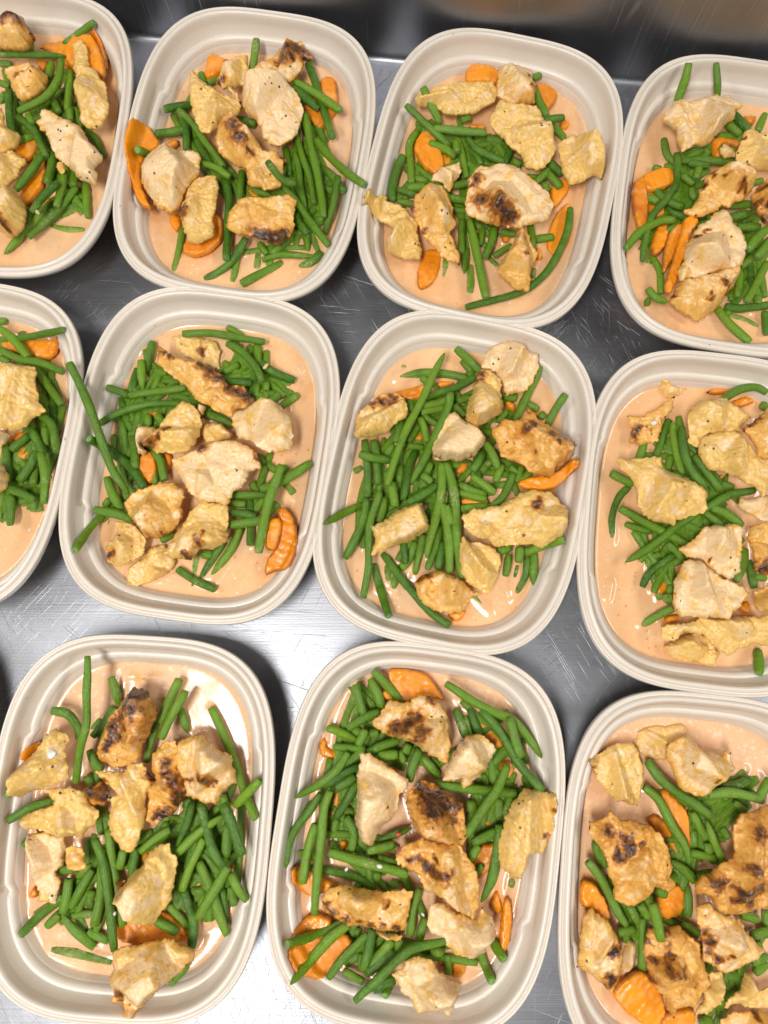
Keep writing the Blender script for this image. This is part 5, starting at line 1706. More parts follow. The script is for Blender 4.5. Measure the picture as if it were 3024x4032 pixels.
CHICKEN = """2|27|20|y|-1382 4074 340 -1330 3998 340 -1254 3937 340 -1155 3876 340 -1056 3835 340 -1017 3761 340 -1052 3714 340 -1147 3667 340 -1181 3613 340 -1240 3567 340 -1300 3573 340 -1346 3673 340 -1382 3794 340 -1408 3903 340 -1403 3998 340||large yellow-crusted chicken chunk, upper left of back row's second tray
2|25|16|y|-995 4218 306 -985 4082 306 -970 4013 306 -1018 3971 306 -1116 3958 306 -1176 3944 306 -1215 3985 306 -1193 4067 306 -1147 4151 306 -1075 4206 306|-1179 3994 33 -1134 4104 22|medium yellow-crusted scorched chicken chunk, upper left of back row's second tray
2|26|20|m|-764 4242 330 -716 4291 330 -606 4316 330 -567 4256 330 -517 4180 330 -535 4152 330 -590 4173 330 -583 4117 330 -625 4049 330 -660 3980 330 -746 3980 330 -831 3993 330 -941 3980 330 -955 4048 330 -909 4145 330 -823 4159 330|-705 4202 46 -633 4234 46 -572 4203 50 -528 4127 42 -746 4127 42 -667 4141 24|large part-browned chicken chunk, upper middle of back row's second tray
2|27|22|p|-998 3959 347 -901 3980 347 -804 3993 347 -719 3966 347 -645 3912 347 -607 3831 347 -581 3750 347 -591 3656 347 -613 3562 347 -672 3509 347 -731 3463 347 -815 3482 347 -865 3535 347 -879 3602 347 -904 3655 347 -991 3722 347 -1017 3803 347 -1020 3884 347||large pale chicken chunk, upper middle of back row's second tray
2|33|7|p|-1115 3926 354 -1067 3892 354 -1016 3811 354 -1008 3750 354 -1052 3804 354 -1090 3858 354||small pale chicken strip, upper middle of back row's second tray
2|27|19|g|-1063 3674 336 -989 3596 336 -927 3543 336 -852 3437 336 -755 3411 336 -712 3358 336 -721 3214 336 -725 3149 336 -796 3129 336 -879 3149 336 -951 3155 336 -973 3292 336 -1052 3325 336 -1138 3384 336 -1182 3450 336 -1200 3529 336 -1170 3609 336|-1046 3534 61 -996 3443 44 -947 3390 28|large golden browned chicken chunk, centre of back row's second tray
2|26|26|p|-1637 3406 351 -1520 3452 351 -1459 3426 351 -1399 3419 351 -1345 3426 351 -1289 3360 351 -1297 3282 351 -1318 3217 351 -1386 3139 351 -1427 2984 351 -1495 2939 351 -1579 2971 351 -1630 3048 351 -1696 3171 351 -1702 3281 351 -1683 3373 351|-1562 2922 39 -1612 2992 22|large pale scorched chicken chunk, left side of back row's second tray
2|25|20|y|-1315 3237 320 -1184 3250 320 -1169 3185 320 -1175 3003 320 -1195 2926 320 -1185 2798 320 -1247 2747 320 -1306 2734 320 -1366 2759 320 -1426 2925 320 -1414 3042 320 -1372 3171 320|-1391 2935 28|large yellow-crusted scorched chicken strip, lower left of back row's second tray
2|25|22|g|-1032 3051 327 -950 3083 327 -843 3070 327 -737 3090 327 -666 3103 327 -611 3058 327 -628 2987 327 -625 2858 327 -659 2782 327 -740 2718 327 -835 2756 327 -965 2801 327 -1072 2820 327 -1103 2858 327 -1083 2960 327|-894 2801 50 -823 2776 50 -742 2763 61 -684 2789 33|large golden browned chicken chunk, lower right of back row's second tray
3|23|18|y|207 3880 293 257 3928 293 367 3970 293 515 4011 293 675 4018 293 798 4012 293 821 3943 293 795 3861 293 695 3792 293 609 3751 293 463 3751 293 366 3806 293 244 3819 293||large yellow-crusted chicken strip, upper left of back row's third tray
3|27|18|m|819 4103 333 905 4114 333 1027 4096 333 1063 4076 333 1078 3966 333 1079 3803 333 982 3803 333 885 3816 333 801 3870 333 810 3993 333|1054 3970 24 1054 3862 24 1054 3781 22|medium part-browned chicken chunk, upper middle of back row's third tray
3|29|20|y|820 3809 360 916 3795 360 1073 3769 360 1119 3702 360 1128 3635 360 1186 3582 360 1195 3489 360 1211 3423 360 1129 3292 360 1068 3266 360 986 3292 360 953 3383 360 872 3475 360 790 3555 360 744 3621 360 757 3701 360|1042 3232 24|large yellow-crusted scorched chicken chunk, upper middle of back row's third tray
3|25|20|y|1328 3571 320 1411 3558 320 1506 3518 320 1560 3408 325 1549 3253 385 1532 3220 347 1483 3260 320 1409 3214 320 1312 3175 320 1267 3240 320 1248 3372 320 1228 3504 320||large yellow-crusted chicken chunk, upper right of back row's third tray
3|28|22|p|592 3196 357 666 3306 357 737 3293 357 845 3322 357 951 3281 357 1055 3190 357 1158 3086 357 1167 3009 357 1152 2932 357 1103 2869 357 1009 2862 357 938 2830 357 786 2843 357 658 2887 357 564 2932 357 554 3008 357 579 3073 357|662 3025 55 765 2949 55 822 2899 55 880 2886 39 642 3178 39 606 3126 22|large pale scorched chicken chunk, centre of back row's third tray
3|25|14|p|360 3286 299 433 3332 299 530 3365 299 552 3292 299 503 3227 299 466 3135 299 431 3161 299 407 3213 299 324 3226 299||small pale chicken chunk, left side of back row's third tray
3|26|22|g|321 3169 337 404 3163 337 462 3033 337 495 2879 337 459 2816 337 515 2651 337 519 2563 337 421 2613 337 386 2626 337 363 2689 337 270 2765 337 236 2879 337 177 2982 337 213 3085 337|192 2973 28 267 2809 17|large golden browned chicken strip, lower left of back row's third tray
3|23|20|y|-145 3046 438 -71 3100 372 18 3121 300 18 3069 300 95 3043 300 178 2978 300 237 2901 300 237 2785 300 266 2684 300 248 2633 300 153 2626 300 18 2677 300 12 2747 300 71 2862 300 -24 2913 300 -83 2964 344 -151 2969 441||large yellow-crusted chicken chunk, lower left of back row's third tray
3|22|26|g|947 2870 311 993 2844 311 1014 2755 311 1064 2666 311 1033 2590 311 1007 2515 311 991 2390 311 933 2390 311 887 2402 311 819 2477 311 768 2540 311 847 2653 311 909 2780 311|951 2358 24 956 2717 17 963 2592 17|medium golden browned chicken chunk, lower right of back row's third tray
6|15|14|y|-1473 2101 199 -1380 2126 199 -1284 2089 199 -1177 2070 199 -1127 1990 199 -1148 1928 199 -1134 1855 199 -1205 1879 199 -1288 1916 199 -1372 1953 199 -1445 2002 199|-1256 1983 28|medium yellow-crusted scorched chicken chunk, upper middle of middle row's second tray
6|27|18|g|-1528 1979 333 -1463 1937 333 -1393 1901 333 -1300 1865 333 -1220 1865 333 -1115 1794 333 -1043 1699 333 -941 1699 333 -893 1628 333 -914 1546 333 -992 1534 333 -1013 1487 333 -1104 1510 333 -1186 1569 333 -1266 1604 333 -1315 1675 333 -1373 1722 333 -1456 1793 333 -1528 1853 333|-1485 1924 24 -1421 1889 24 -1226 1824 33 -1169 1794 39 -1111 1736 44 -1041 1677 33 -984 1654 33 -927 1630 50|large golden browned chicken strip, upper middle of middle row's second tray
6|25|10|p|-1266 1584 285 -1197 1578 285 -1217 1513 285 -1245 1513 285||small pale chicken chunk, upper middle of middle row's second tray
6|26|22|y|-1332 1591 337 -1263 1556 337 -1227 1497 337 -1207 1427 337 -1241 1300 337 -1284 1248 337 -1383 1231 337 -1495 1230 337 -1542 1276 337 -1598 1271 337 -1606 1311 337 -1514 1380 337 -1462 1462 337 -1420 1532 337|-1542 1285 42 -1477 1325 22 -1425 1370 20|large yellow-crusted scorched chicken chunk, left side of middle row's second tray
6|23|12|p|-1650 1446 272 -1570 1434 272 -1518 1422 272 -1532 1363 272 -1632 1316 272 -1607 1281 272 -1561 1270 272 -1605 1241 272 -1639 1247 272 -1661 1340 272||small pale chicken chunk, left side of middle row's second tray
6|23|12|y|-1223 1446 272 -1138 1470 272 -1057 1423 272 -1010 1376 272 -1032 1352 272 -1110 1329 272 -1190 1329 272 -1226 1387 272||small yellow-crusted chicken chunk, centre of middle row's second tray
6|25|28|p|-972 1523 348 -888 1541 348 -822 1594 348 -709 1576 348 -662 1518 348 -616 1460 348 -602 1321 348 -623 1252 348 -712 1229 348 -835 1263 348 -892 1309 348 -960 1332 348 -1008 1413 348 -998 1471 348||large pale chicken chunk, right side of middle row's second tray
6|28|18|p|-1206 1287 343 -1117 1310 343 -1006 1322 343 -926 1299 343 -835 1230 343 -810 1127 343 -887 1104 343 -928 1002 343 -983 979 343 -1013 889 343 -1168 900 343 -1281 968 343 -1341 1081 343 -1391 1183 343 -1292 1229 343|-1201 1265 39 -835 1203 22|large pale scorched chicken chunk, centre of middle row's second tray
6|25|18|y|-1197 917 313 -1086 906 313 -1018 884 313 -1009 782 313 -1016 660 313 -1107 588 313 -1184 593 313 -1247 527 313 -1357 538 313 -1425 571 313 -1384 648 313 -1322 737 313 -1272 849 313|-1182 635 35 -1265 553 24 -1152 695 17|large yellow-crusted scorched chicken chunk, lower middle of middle row's second tray
6|26|22|g|-1385 1037 337 -1317 991 337 -1298 935 337 -1323 879 337 -1298 812 337 -1360 723 337 -1445 667 337 -1532 667 337 -1579 722 337 -1650 811 337 -1699 901 337 -1647 957 337 -1528 1014 337 -1452 1037 337|-1402 679 31 -1487 662 22 -1299 805 20 -1339 722 20|large golden browned chicken chunk, lower left of middle row's second tray
6|21|18|y|-1770 788 273 -1680 777 273 -1611 743 273 -1552 665 273 -1558 575 273 -1643 520 273 -1741 486 273 -1799 531 273 -1820 608 273 -1774 676 273 -1745 743 273|-1762 568 33|medium yellow-crusted scorched chicken chunk, lower left of middle row's second tray
6|15|16|y|-1547 628 206 -1458 640 206 -1388 572 206 -1374 516 206 -1426 449 206 -1513 404 206 -1620 369 217 -1686 375 284 -1686 493 206 -1578 560 206||medium yellow-crusted chicken chunk, lower left of middle row's second tray
7|25|22|p|658 1834 327 676 1918 327 747 1990 327 846 2021 327 908 2003 327 975 1942 327 1043 1918 327 1040 1822 327 1003 1739 327 955 1668 327 898 1656 327 818 1632 327 797 1703 327 742 1798 327||large pale chicken chunk, upper right of middle row's third tray
7|27|24|y|654 1818 354 716 1800 354 771 1741 354 775 1646 354 795 1553 354 776 1494 354 697 1448 354 595 1407 354 540 1459 354 547 1552 354 588 1646 354 613 1741 354|642 1763 33 613 1711 17|medium yellow-crusted scorched chicken chunk, upper middle of middle row's third tray
7|25|20|y|-168 1533 320 -101 1586 320 -10 1645 320 81 1657 320 138 1622 320 154 1539 320 148 1475 320 81 1445 320 24 1387 320 -77 1346 320 -201 1340 320 -190 1445 320|57 1604 39 -10 1587 33 -77 1564 24|medium yellow-crusted scorched chicken chunk, upper left of middle row's third tray
7|28|20|p|474 1513 350 529 1449 350 618 1402 350 673 1333 350 638 1264 350 592 1207 350 480 1178 350 391 1184 350 314 1218 350 292 1287 350 337 1344 350 372 1437 350 417 1495 350|364 1201 11 561 1184 13|large pale scorched chicken chunk, centre of middle row's third tray
7|27|22|d|981 1514 347 1024 1462 347 1112 1404 347 1199 1346 347 1264 1289 347 1238 1208 347 1147 1140 347 1077 1066 347 968 1105 347 859 1174 347 759 1208 347 756 1288 347 718 1334 347 719 1392 347 788 1462 347 866 1450 347|980 1427 33 929 1382 28 1093 1336 33 1169 1314 31 1222 1268 24 1112 1268 15 979 1223 13|large dark charred chicken chunk, upper right of middle row's third tray
7|27|20|y|201 903 340 245 897 340 267 824 340 304 746 340 266 702 340 145 641 340 24 591 340 -85 547 340 -63 646 340 -80 746 340 -9 779 340 68 835 340||medium yellow-crusted chicken chunk, lower left of middle row's third tray
7|27|26|y|496 821 361 573 849 361 661 866 361 761 888 361 872 955 361 983 978 361 1083 978 361 1135 911 361 1188 855 361 1194 762 381 1137 678 361 1015 606 361 918 628 361 809 623 361 710 606 361 668 655 361 581 677 361 516 732 361|984 888 31 892 687 11|large yellow-crusted scorched chicken chunk, right side of middle row's third tray
7|23|24|y|509 689 314 564 650 314 652 639 314 717 606 314 754 551 314 752 474 314 701 376 314 666 305 314 612 332 314 537 387 314 500 441 314 496 518 314 486 606 314||medium yellow-crusted chicken chunk, lower right of middle row's third tray
7|21|26|g|364 464 301 430 442 301 517 388 301 570 322 301 625 322 301 635 311 301 559 290 301 536 225 301 481 187 301 361 192 301 253 246 301 210 311 301 200 387 301 266 442 301|282 429 31 228 396 20|medium golden browned chicken chunk, lower middle of middle row's third tray
9|25|24|y|-2038 -527 334 -1974 -548 334 -1944 -598 334 -1966 -659 334 -1938 -760 334 -1934 -820 334 -2015 -850 334 -2116 -890 334 -2237 -934 334 -2272 -890 334 -2262 -814 334 -2270 -780 334 -2212 -730 334 -2174 -680 334 -2126 -619 334 -2099 -558 334|-2277 -836 13|large yellow-crusted scorched chicken chunk, upper left of front row's first tray
9|27|26|d|-1559 -279 361 -1497 -268 361 -1458 -299 361 -1440 -351 361 -1406 -391 361 -1408 -463 361 -1440 -544 361 -1478 -625 361 -1494 -705 361 -1576 -735 361 -1637 -755 361 -1733 -715 361 -1769 -665 361 -1731 -575 361 -1724 -514 361 -1707 -463 361 -1648 -392 361 -1609 -340 361|-1519 -294 50 -1466 -314 39 -1557 -354 44 -1513 -404 44 -1604 -435 44 -1662 -495 39 -1669 -554 39 -1569 -514 28 -1705 -633 24 -1616 -574 28 -1686 -604 28|large dark charred chicken chunk, upper middle of front row's first tray
9|29|24|m|-1256 -603 374 -1195 -563 374 -1112 -557 374 -1026 -633 374 -931 -673 374 -894 -832 374 -975 -881 374 -1003 -965 374 -1096 -950 374 -1201 -911 374 -1215 -822 374 -1259 -773 374 -1273 -683 374|-1057 -808 35 -1104 -789 22 -1011 -827 22 -1173 -818 17|large part-browned chicken chunk, upper right of front row's first tray
9|28|26|d|-1420 -664 371 -1351 -603 371 -1278 -588 371 -1245 -643 371 -1260 -753 371 -1209 -852 371 -1201 -921 371 -1240 -980 371 -1318 -1049 371 -1368 -1088 371 -1441 -1058 371 -1425 -980 371 -1441 -872 371 -1381 -823 371 -1415 -763 371|-1320 -710 28 -1316 -788 35 -1273 -827 35 -1230 -895 39 -1248 -943 28 -1315 -1010 44 -1364 -1039 33|medium dark charred chicken chunk, centre of front row's first tray
9|26|22|y|-1779 -779 337 -1685 -779 337 -1592 -769 337 -1584 -729 337 -1480 -719 337 -1456 -779 337 -1401 -829 337 -1440 -888 337 -1446 -967 337 -1432 -1027 337 -1460 -1085 337 -1477 -1163 337 -1523 -1251 337 -1586 -1232 337 -1653 -1144 337 -1677 -1076 337 -1663 -978 337 -1676 -928 337 -1625 -918 337 -1691 -859 337|-1442 -786 33 -1409 -835 22 -1706 -836 17|large yellow-crusted scorched chicken chunk, centre of front row's first tray
9|29|12|d|-1847 -890 332 -1798 -840 332 -1735 -840 332 -1679 -909 332 -1695 -988 332 -1789 -979 332|-1779 -892 55 -1705 -921 44|small dark charred chicken chunk, left side of front row's first tray
9|26|22|y|-2094 -884 337 -2002 -869 337 -1897 -879 337 -1823 -909 337 -1798 -968 337 -1744 -1007 337 -1749 -1086 337 -1837 -1164 337 -1899 -1154 337 -1992 -1154 337 -2076 -1125 337 -2211 -1106 337 -2226 -1057 337 -2157 -1017 337 -2024 -988 337 -2007 -948 337||large yellow-crusted chicken chunk, left side of front row's first tray
9|21|16|p|-2188 -1161 266 -2095 -1141 266 -1968 -1171 266 -1943 -1230 266 -1966 -1338 266 -2015 -1377 266 -1970 -1435 266 -1992 -1561 266 -2106 -1551 266 -2100 -1493 266 -2137 -1416 266 -2164 -1328 266 -2202 -1250 266||medium pale chicken chunk, lower left of front row's first tray
9|31|8|g|-1924 -1232 338 -1874 -1207 338 -1822 -1222 338 -1783 -1347 338 -1824 -1347 338 -1906 -1343 338||small golden browned chicken chunk, left side of front row's first tray
9|25|28|y|-1408 -1229 348 -1368 -1209 348 -1298 -1190 348 -1247 -1277 348 -1251 -1411 348 -1262 -1506 348 -1319 -1591 348 -1385 -1666 348 -1447 -1638 348 -1521 -1591 348 -1598 -1478 348 -1551 -1421 348 -1493 -1354 348 -1435 -1306 348||large yellow-crusted chicken chunk, lower middle of front row's first tray
9|27|9|d|-1637 -1434 302 -1566 -1415 302 -1577 -1492 302|-1596 -1435 33|small dark charred chicken chunk, lower middle of front row's first tray
9|27|26|m|-1605 -1792 361 -1527 -1764 361 -1407 -1745 361 -1328 -1727 361 -1238 -1717 361 -1176 -1764 361 -1095 -1782 361 -1123 -1838 361 -1200 -1911 361 -1296 -1975 361 -1352 -2039 361 -1411 -2092 361 -1441 -2127 469 -1494 -2125 469 -1530 -2076 361 -1588 -2066 361 -1572 -2012 361 -1604 -1976 361 -1590 -1875 361|-1537 -2006 24 -1525 -2050 17|large part-browned chicken chunk, lower middle of front row's first tray
10|28|24|m|209 -313 364 283 -323 364 345 -364 364 392 -425 364 406 -557 364 410 -658 364 383 -728 364 290 -678 364 186 -608 364 82 -577 364 9 -557 364 -64 -507 364 -75 -476 364 -23 -425 364 40 -344 364 82 -354 364 167 -364 364|288 -337 35 153 -468 39 215 -448 33 235 -528 39 70 -508 39 132 -518 33 183 -567 22|large part-browned chicken chunk, upper middle of front row's second tray
10|25|20|p|515 -562 320 599 -562 320 672 -602 320 697 -653 320 649 -724 320 637 -774 320 489 -884 320 479 -824 320 416 -834 320 364 -835 320 375 -784 320 408 -704 320 451 -633 320||medium pale chicken chunk, upper right of front row's second tray
10|28|24|p|-147 -663 364 -85 -668 364 -1 -728 364 71 -768 364 144 -817 364 144 -857 364 102 -916 364 92 -975 364 40 -1054 364 -21 -1093 364 -42 -1160 364 -83 -1194 364 -134 -1180 364 -165 -1093 364 -181 -1034 364 -166 -966 364 -167 -828 364||large pale chicken chunk, left side of front row's second tray
10|27|24|d|165 -869 354 227 -819 354 310 -849 354 402 -908 354 484 -967 354 493 -1075 354 502 -1143 354 480 -1201 354 378 -1191 354 245 -1162 354 194 -1124 354 164 -1046 354 133 -958 354|213 -863 44 283 -912 55 344 -931 61 283 -980 50 394 -970 50 424 -1047 35 455 -979 28|large dark charred chicken chunk, centre of front row's second tray
10|30|20|g|60 -1198 370 162 -1188 370 234 -1154 370 326 -1178 370 438 -1178 370 508 -1264 370 557 -1350 370 581 -1445 370 564 -1549 370 532 -1605 370 462 -1587 370 363 -1502 370 252 -1446 370 212 -1370 370 152 -1332 370 81 -1303 370|90 -1209 35 210 -1265 26 260 -1313 35 299 -1341 39 369 -1345 35 160 -1275 20 320 -1256 13|large golden browned chicken chunk, centre of front row's second tray
10|25|26|p|273 -1540 341 344 -1520 341 435 -1587 341 556 -1615 341 587 -1549 341 657 -1615 341 670 -1708 341 623 -1774 341 531 -1843 341 421 -1811 341 372 -1765 341 352 -1718 341 282 -1699 341 262 -1643 341||large pale chicken chunk, lower right of front row's second tray
10|27|24|g|-365 -1508 354 -325 -1451 354 -254 -1422 354 -163 -1432 354 -82 -1451 354 0 -1460 354 81 -1450 354 182 -1455 354 161 -1536 354 141 -1611 354 131 -1686 354 -20 -1681 354 -121 -1649 354 -202 -1658 354 -283 -1611 354 -344 -1574 354|-218 -1607 31 -149 -1607 24 -79 -1630 24 0 -1639 24 89 -1652 26 -308 -1570 26 10 -1510 20 -338 -1538 22|large golden browned chicken chunk, lower left of front row's second tray
10|23|10|g|-41 -1716 265 112 -1735 265 102 -1764 265 10 -1768 265||small golden browned chicken strip, lower middle of front row's second tray
10|25|24|p|130 -1851 334 211 -1818 334 281 -1842 334 321 -1906 334 390 -1952 334 460 -1970 334 439 -2025 334 388 -2144 334 279 -2117 334 199 -2135 334 160 -2071 334 100 -2007 334 50 -1925 334 120 -1888 334||medium pale chicken chunk, lower middle of front row's second tray
10|27|26|y|739 -1034 361 804 -926 361 868 -867 361 960 -886 361 1031 -897 452 1045 -952 476 1023 -1049 470 1001 -1146 451 970 -1236 380 876 -1257 361 864 -1314 361 821 -1395 361 771 -1372 361 701 -1324 361 688 -1228 361 706 -1122 361|1029 -980 20 978 -1142 20|large yellow-crusted scorched chicken chunk, right side of front row's second tray
1|29|24|m|-2844 4437 374 -2751 4430 374 -2675 4469 374 -2617 4473 374 -2596 4410 374 -2566 4382 374 -2520 4299 374 -2547 4285 374 -2563 4222 374 -2647 4209 374 -2825 4215 374|-2685 4341 33 -2632 4361 39 -2577 4355 39 -2600 4334 28 -2543 4307 17 -2738 4327 22|medium part-browned chicken chunk, upper middle of back row's first tray
1|27|22|g|-2704 4080 347 -2651 4101 347 -2561 4121 347 -2464 4046 347 -2419 4012 347 -2413 3978 347 -2436 3916 347 -2509 3848 347 -2590 3798 347 -2623 3835 347 -2662 3936 347 -2710 4005 347 -2737 4073 347|-2546 3996 33 -2611 3983 28 -2590 4010 28 -2525 4030 28 -2603 3949 17|medium golden browned chicken chunk, upper middle of back row's first tray
1|27|22|y|-2260 4267 347 -2237 4295 347 -2189 4305 347 -2147 4239 347 -2135 4143 347 -2121 4115 347 -2131 4081 347 -2075 4060 347 -2026 3971 347 -1998 3951 347 -1978 3836 347 -1963 3734 347 -2010 3614 347 -2050 3587 347 -2130 3607 347 -2158 3667 347 -2171 3768 347 -2208 3869 347 -2234 4074 347 -2240 4198 347||large yellow-crusted chicken strip, upper right of back row's first tray
1|29|18|p|-2450 3739 353 -2414 3743 353 -2327 3703 353 -2220 3643 353 -2132 3583 353 -2084 3496 353 -2032 3430 353 -1980 3365 353 -2030 3299 353 -2002 3150 353 -2099 3182 353 -2129 3182 353 -2163 3240 353 -2245 3312 353 -2322 3391 353 -2363 3463 353 -2395 3569 353 -2438 3582 353 -2472 3636 353 -2439 3669 353||large pale chicken strip, right side of back row's first tray
1|25|22|y|-2809 3769 327 -2731 3769 327 -2693 3614 327 -2606 3581 327 -2591 3548 327 -2609 3468 327 -2689 3421 327 -2780 3428 327||topmost of two medium yellow-crusted chicken chunks, centre of back row's first tray
1|25|22|y|-2778 3401 327 -2688 3401 327 -2637 3448 327 -2605 3415 327 -2529 3369 327 -2566 3303 327 -2590 3231 327 -2667 3159 327 -2756 3152 327||lowest of two medium yellow-crusted chicken chunks, centre of back row's first tray
1|25|24|y|-2751 3135 334 -2649 3128 334 -2589 3116 334 -2544 3070 334 -2516 3019 334 -2494 2961 334 -2498 2865 334 -2540 2801 334 -2589 2763 334 -2670 2807 334 -2724 2826 334|-2616 2866 25 -2594 2816 22 -2581 2791 14|medium yellow-crusted scorched chicken chunk, lower middle of back row's first tray
1|33|6|y|-2295 3333 351 -2265 3333 351 -2236 3261 351 -2258 3241 351 -2310 3300 351||small yellow-crusted chicken strip, right side of back row's first tray
4|26|24|p|2060 3816 344 2125 3828 344 2173 3812 344 2252 3836 344 2353 3868 344 2416 3852 344 2473 3868 344 2512 3821 344 2558 3770 344 2493 3750 344 2487 3680 344 2436 3648 344 2389 3586 344 2328 3516 344 2255 3462 344 2201 3485 344 2156 3447 344 2099 3420 344 2076 3501 344 2071 3586 344 2043 3640 344 1988 3671 344 1988 3726 344 2036 3765 344||large pale chicken chunk, upper left of back row's fourth tray
4|26|24|y|2540 3540 344 2550 3579 344 2608 3606 344 2668 3563 344 2710 3571 344 2762 3517 344 2801 3486 344 2784 3287 344 2610 3279 344 2559 3332 344 2480 3302 344 2481 3409 344 2508 3486 344|2533 3510 14|medium yellow-crusted scorched chicken chunk, upper middle of back row's fourth tray
4|25|10|p|2387 3488 285 2432 3527 285 2506 3481 285 2509 3426 285 2430 3411 285||small pale chicken chunk, upper middle of back row's fourth tray
4|28|20|g|2243 3221 350 2302 3275 350 2379 3286 350 2481 3260 350 2552 3199 350 2586 3146 350 2522 3071 350 2449 3026 350 2391 2988 350 2345 3011 350 2300 2951 350 2216 2928 350 2140 2921 350 2066 2951 350 2145 3003 350 2191 3070 350 2231 3146 350|2457 3101 26 2347 3176 16 2223 3153 22 2282 3213 16 2497 3087 16|large golden browned chicken chunk, centre of back row's fourth tray
4|29|24|d|2544 3063 374 2605 3138 374 2678 3191 374 2762 3206 374 2729 2826 374 2624 2863 374 2576 2952 374|2607 3077 35 2559 2989 32 2598 2887 35 2644 2960 32|medium dark charred chicken chunk, centre of back row's fourth tray
4|27|26|p|2280 2932 361 2344 2962 361 2377 2947 361 2425 2858 361 2486 2763 361 2487 2689 361 2458 2580 361 2405 2507 361 2318 2522 361 2216 2500 361 2173 2464 361 2078 2456 361 2022 2435 361 2003 2500 361 2046 2587 361 2073 2703 361 2125 2762 361 2163 2829 361 2228 2880 361|2205 2795 18 2233 2810 14 2148 2752 16 2343 2586 10|large pale scorched chicken chunk, lower middle of back row's fourth tray
4|20|24|g|2033 2458 284 2144 2488 284 2240 2495 284 2305 2539 284 2408 2547 284 2436 2510 284 2412 2415 284 2347 2357 284 2271 2255 284 2206 2198 284 2150 2176 284 2092 2219 284 2007 2269 284 1969 2320 284 2001 2393 284|2299 2389 26 2192 2303 16 1991 2353 16 2338 2371 13 2122 2151 13|large golden browned chicken chunk, lower middle of back row's fourth tray
5|28|24|y|-2632 1831 364 -2493 1842 364 -2432 1832 364 -2336 1816 364 -2322 1759 364 -2315 1675 364 -2291 1624 364 -2298 1582 364 -2239 1516 364 -2331 1439 364 -2359 1408 364 -2425 1373 364 -2535 1398 364 -2594 1398 364||large yellow-crusted chicken chunk, upper right of middle row's first tray
5|24|18|p|-2625 1405 303 -2506 1405 303 -2483 1374 303 -2516 1292 303 -2612 1251 303||topmost of two small pale chicken chunks, right side of middle row's first tray
5|26|20|p|-2592 1174 330 -2501 1144 330 -2465 1073 330 -2478 993 330 -2572 943 330||lowest of two small pale chicken chunks, right side of middle row's first tray
8|14|12|y|1877 1761 248 1938 1775 266 2006 1747 182 2087 1735 182 2035 1685 182 1985 1668 182 1930 1676 182 1901 1744 182||small yellow-crusted chicken chunk, upper left of middle row's fourth tray
8|17|16|g|1650 1529 226 1737 1513 226 1844 1570 226 1985 1662 226 1955 1562 226 1887 1488 226 1878 1414 226 1847 1349 226 1726 1316 226 1656 1340 226 1684 1422 226 1648 1479 226|1714 1431 27 1688 1382 23 1738 1447 15 1791 1406 11|medium golden browned chicken chunk, upper left of middle row's fourth tray
8|23|26|y|2052 1557 321 2133 1598 321 2197 1606 321 2284 1623 321 2328 1574 321 2403 1533 321 2446 1485 321 2363 1420 321 2368 1388 321 2274 1380 321 2157 1372 321 2116 1340 321 2064 1260 321 2013 1308 321 2021 1436 321 2025 1501 321||topmost of two large yellow-crusted chicken chunks, upper middle of middle row's fourth tray
8|27|26|y|2091 1329 361 2179 1369 361 2295 1385 361 2384 1337 361 2430 1234 361 2472 1179 361 2531 1156 361 2528 1030 361 2458 922 361 2427 999 361 2324 1054 361 2214 1108 361 2122 1116 361 2074 1186 361 2062 1250 361||lowest of two large yellow-crusted chicken chunks, upper middle of middle row's fourth tray
8|29|26|g|2538 1539 381 2616 1547 381 2585 1190 381 2493 1182 381 2434 1206 381 2432 1284 381 2383 1340 381 2348 1387 381 2422 1443 381 2487 1491 381|2392 1416 23 2441 1455 23 2357 1361 19|medium golden browned chicken chunk, upper right of middle row's fourth tray
8|26|24|y|1535 1206 344 1580 1190 344 1665 1190 344 1743 1206 344 1812 1206 344 1835 1135 344 1891 1104 344 2010 1057 344 2076 1002 344 2111 963 344 2092 909 344 2104 862 344 2064 832 344 1964 808 344 1894 785 344 1877 754 344 1840 770 344 1764 770 344 1690 816 344 1649 885 344 1645 963 344 1620 1056 344 1554 1127 344||large yellow-crusted chicken chunk, left side of middle row's fourth tray
8|27|20|p|2324 933 340 2432 941 340 2587 965 340 2572 787 340 2442 786 340 2362 833 340 2297 879 340||medium pale chicken chunk, right side of middle row's fourth tray
8|28|20|p|2063 746 350 2124 746 350 2284 762 350 2327 731 350 2303 617 350 2282 443 350 2212 402 350 2118 450 350 2034 541 350 1944 548 350 1895 601 350 1980 639 350 2029 693 350|2085 511 11|large pale scorched chicken chunk, centre of middle row's fourth tray
8|29|22|p|1914 531 367 2026 524 367 2110 441 367 2203 389 367 2290 352 367 2324 315 367 2259 241 367 2171 160 367 2060 160 367 1891 167 367 1841 204 367 1831 278 367 1854 404 367||large pale chicken chunk, lower middle of middle row's fourth tray
8|23|20|y|1763 103 300 1839 125 300 1951 125 300 2029 170 300 2156 162 300 2270 177 300 2389 170 300 2540 185 300 2523 -22 300 2330 -7 300 2253 -37 300 2183 -81 300 2106 -15 300 2036 51 300 1925 73 300 1847 21 300 1773 29 300||large yellow-crusted chicken strip, lower middle of middle row's fourth tray
8|17|18|y|1802 -16 233 1912 44 233 2027 74 233 2093 44 233 2169 -60 233 2133 -141 233 2014 -119 233 1872 -97 233 1815 -45 233||medium yellow-crusted chicken chunk, lower middle of middle row's fourth tray
8|28|22|g|2363 745 357 2440 768 357 2561 769 357 2532 420 357 2413 435 357 2371 465 357 2365 578 357 2342 669 357|2409 473 42 2456 510 38|medium golden browned chicken chunk, right side of middle row's fourth tray
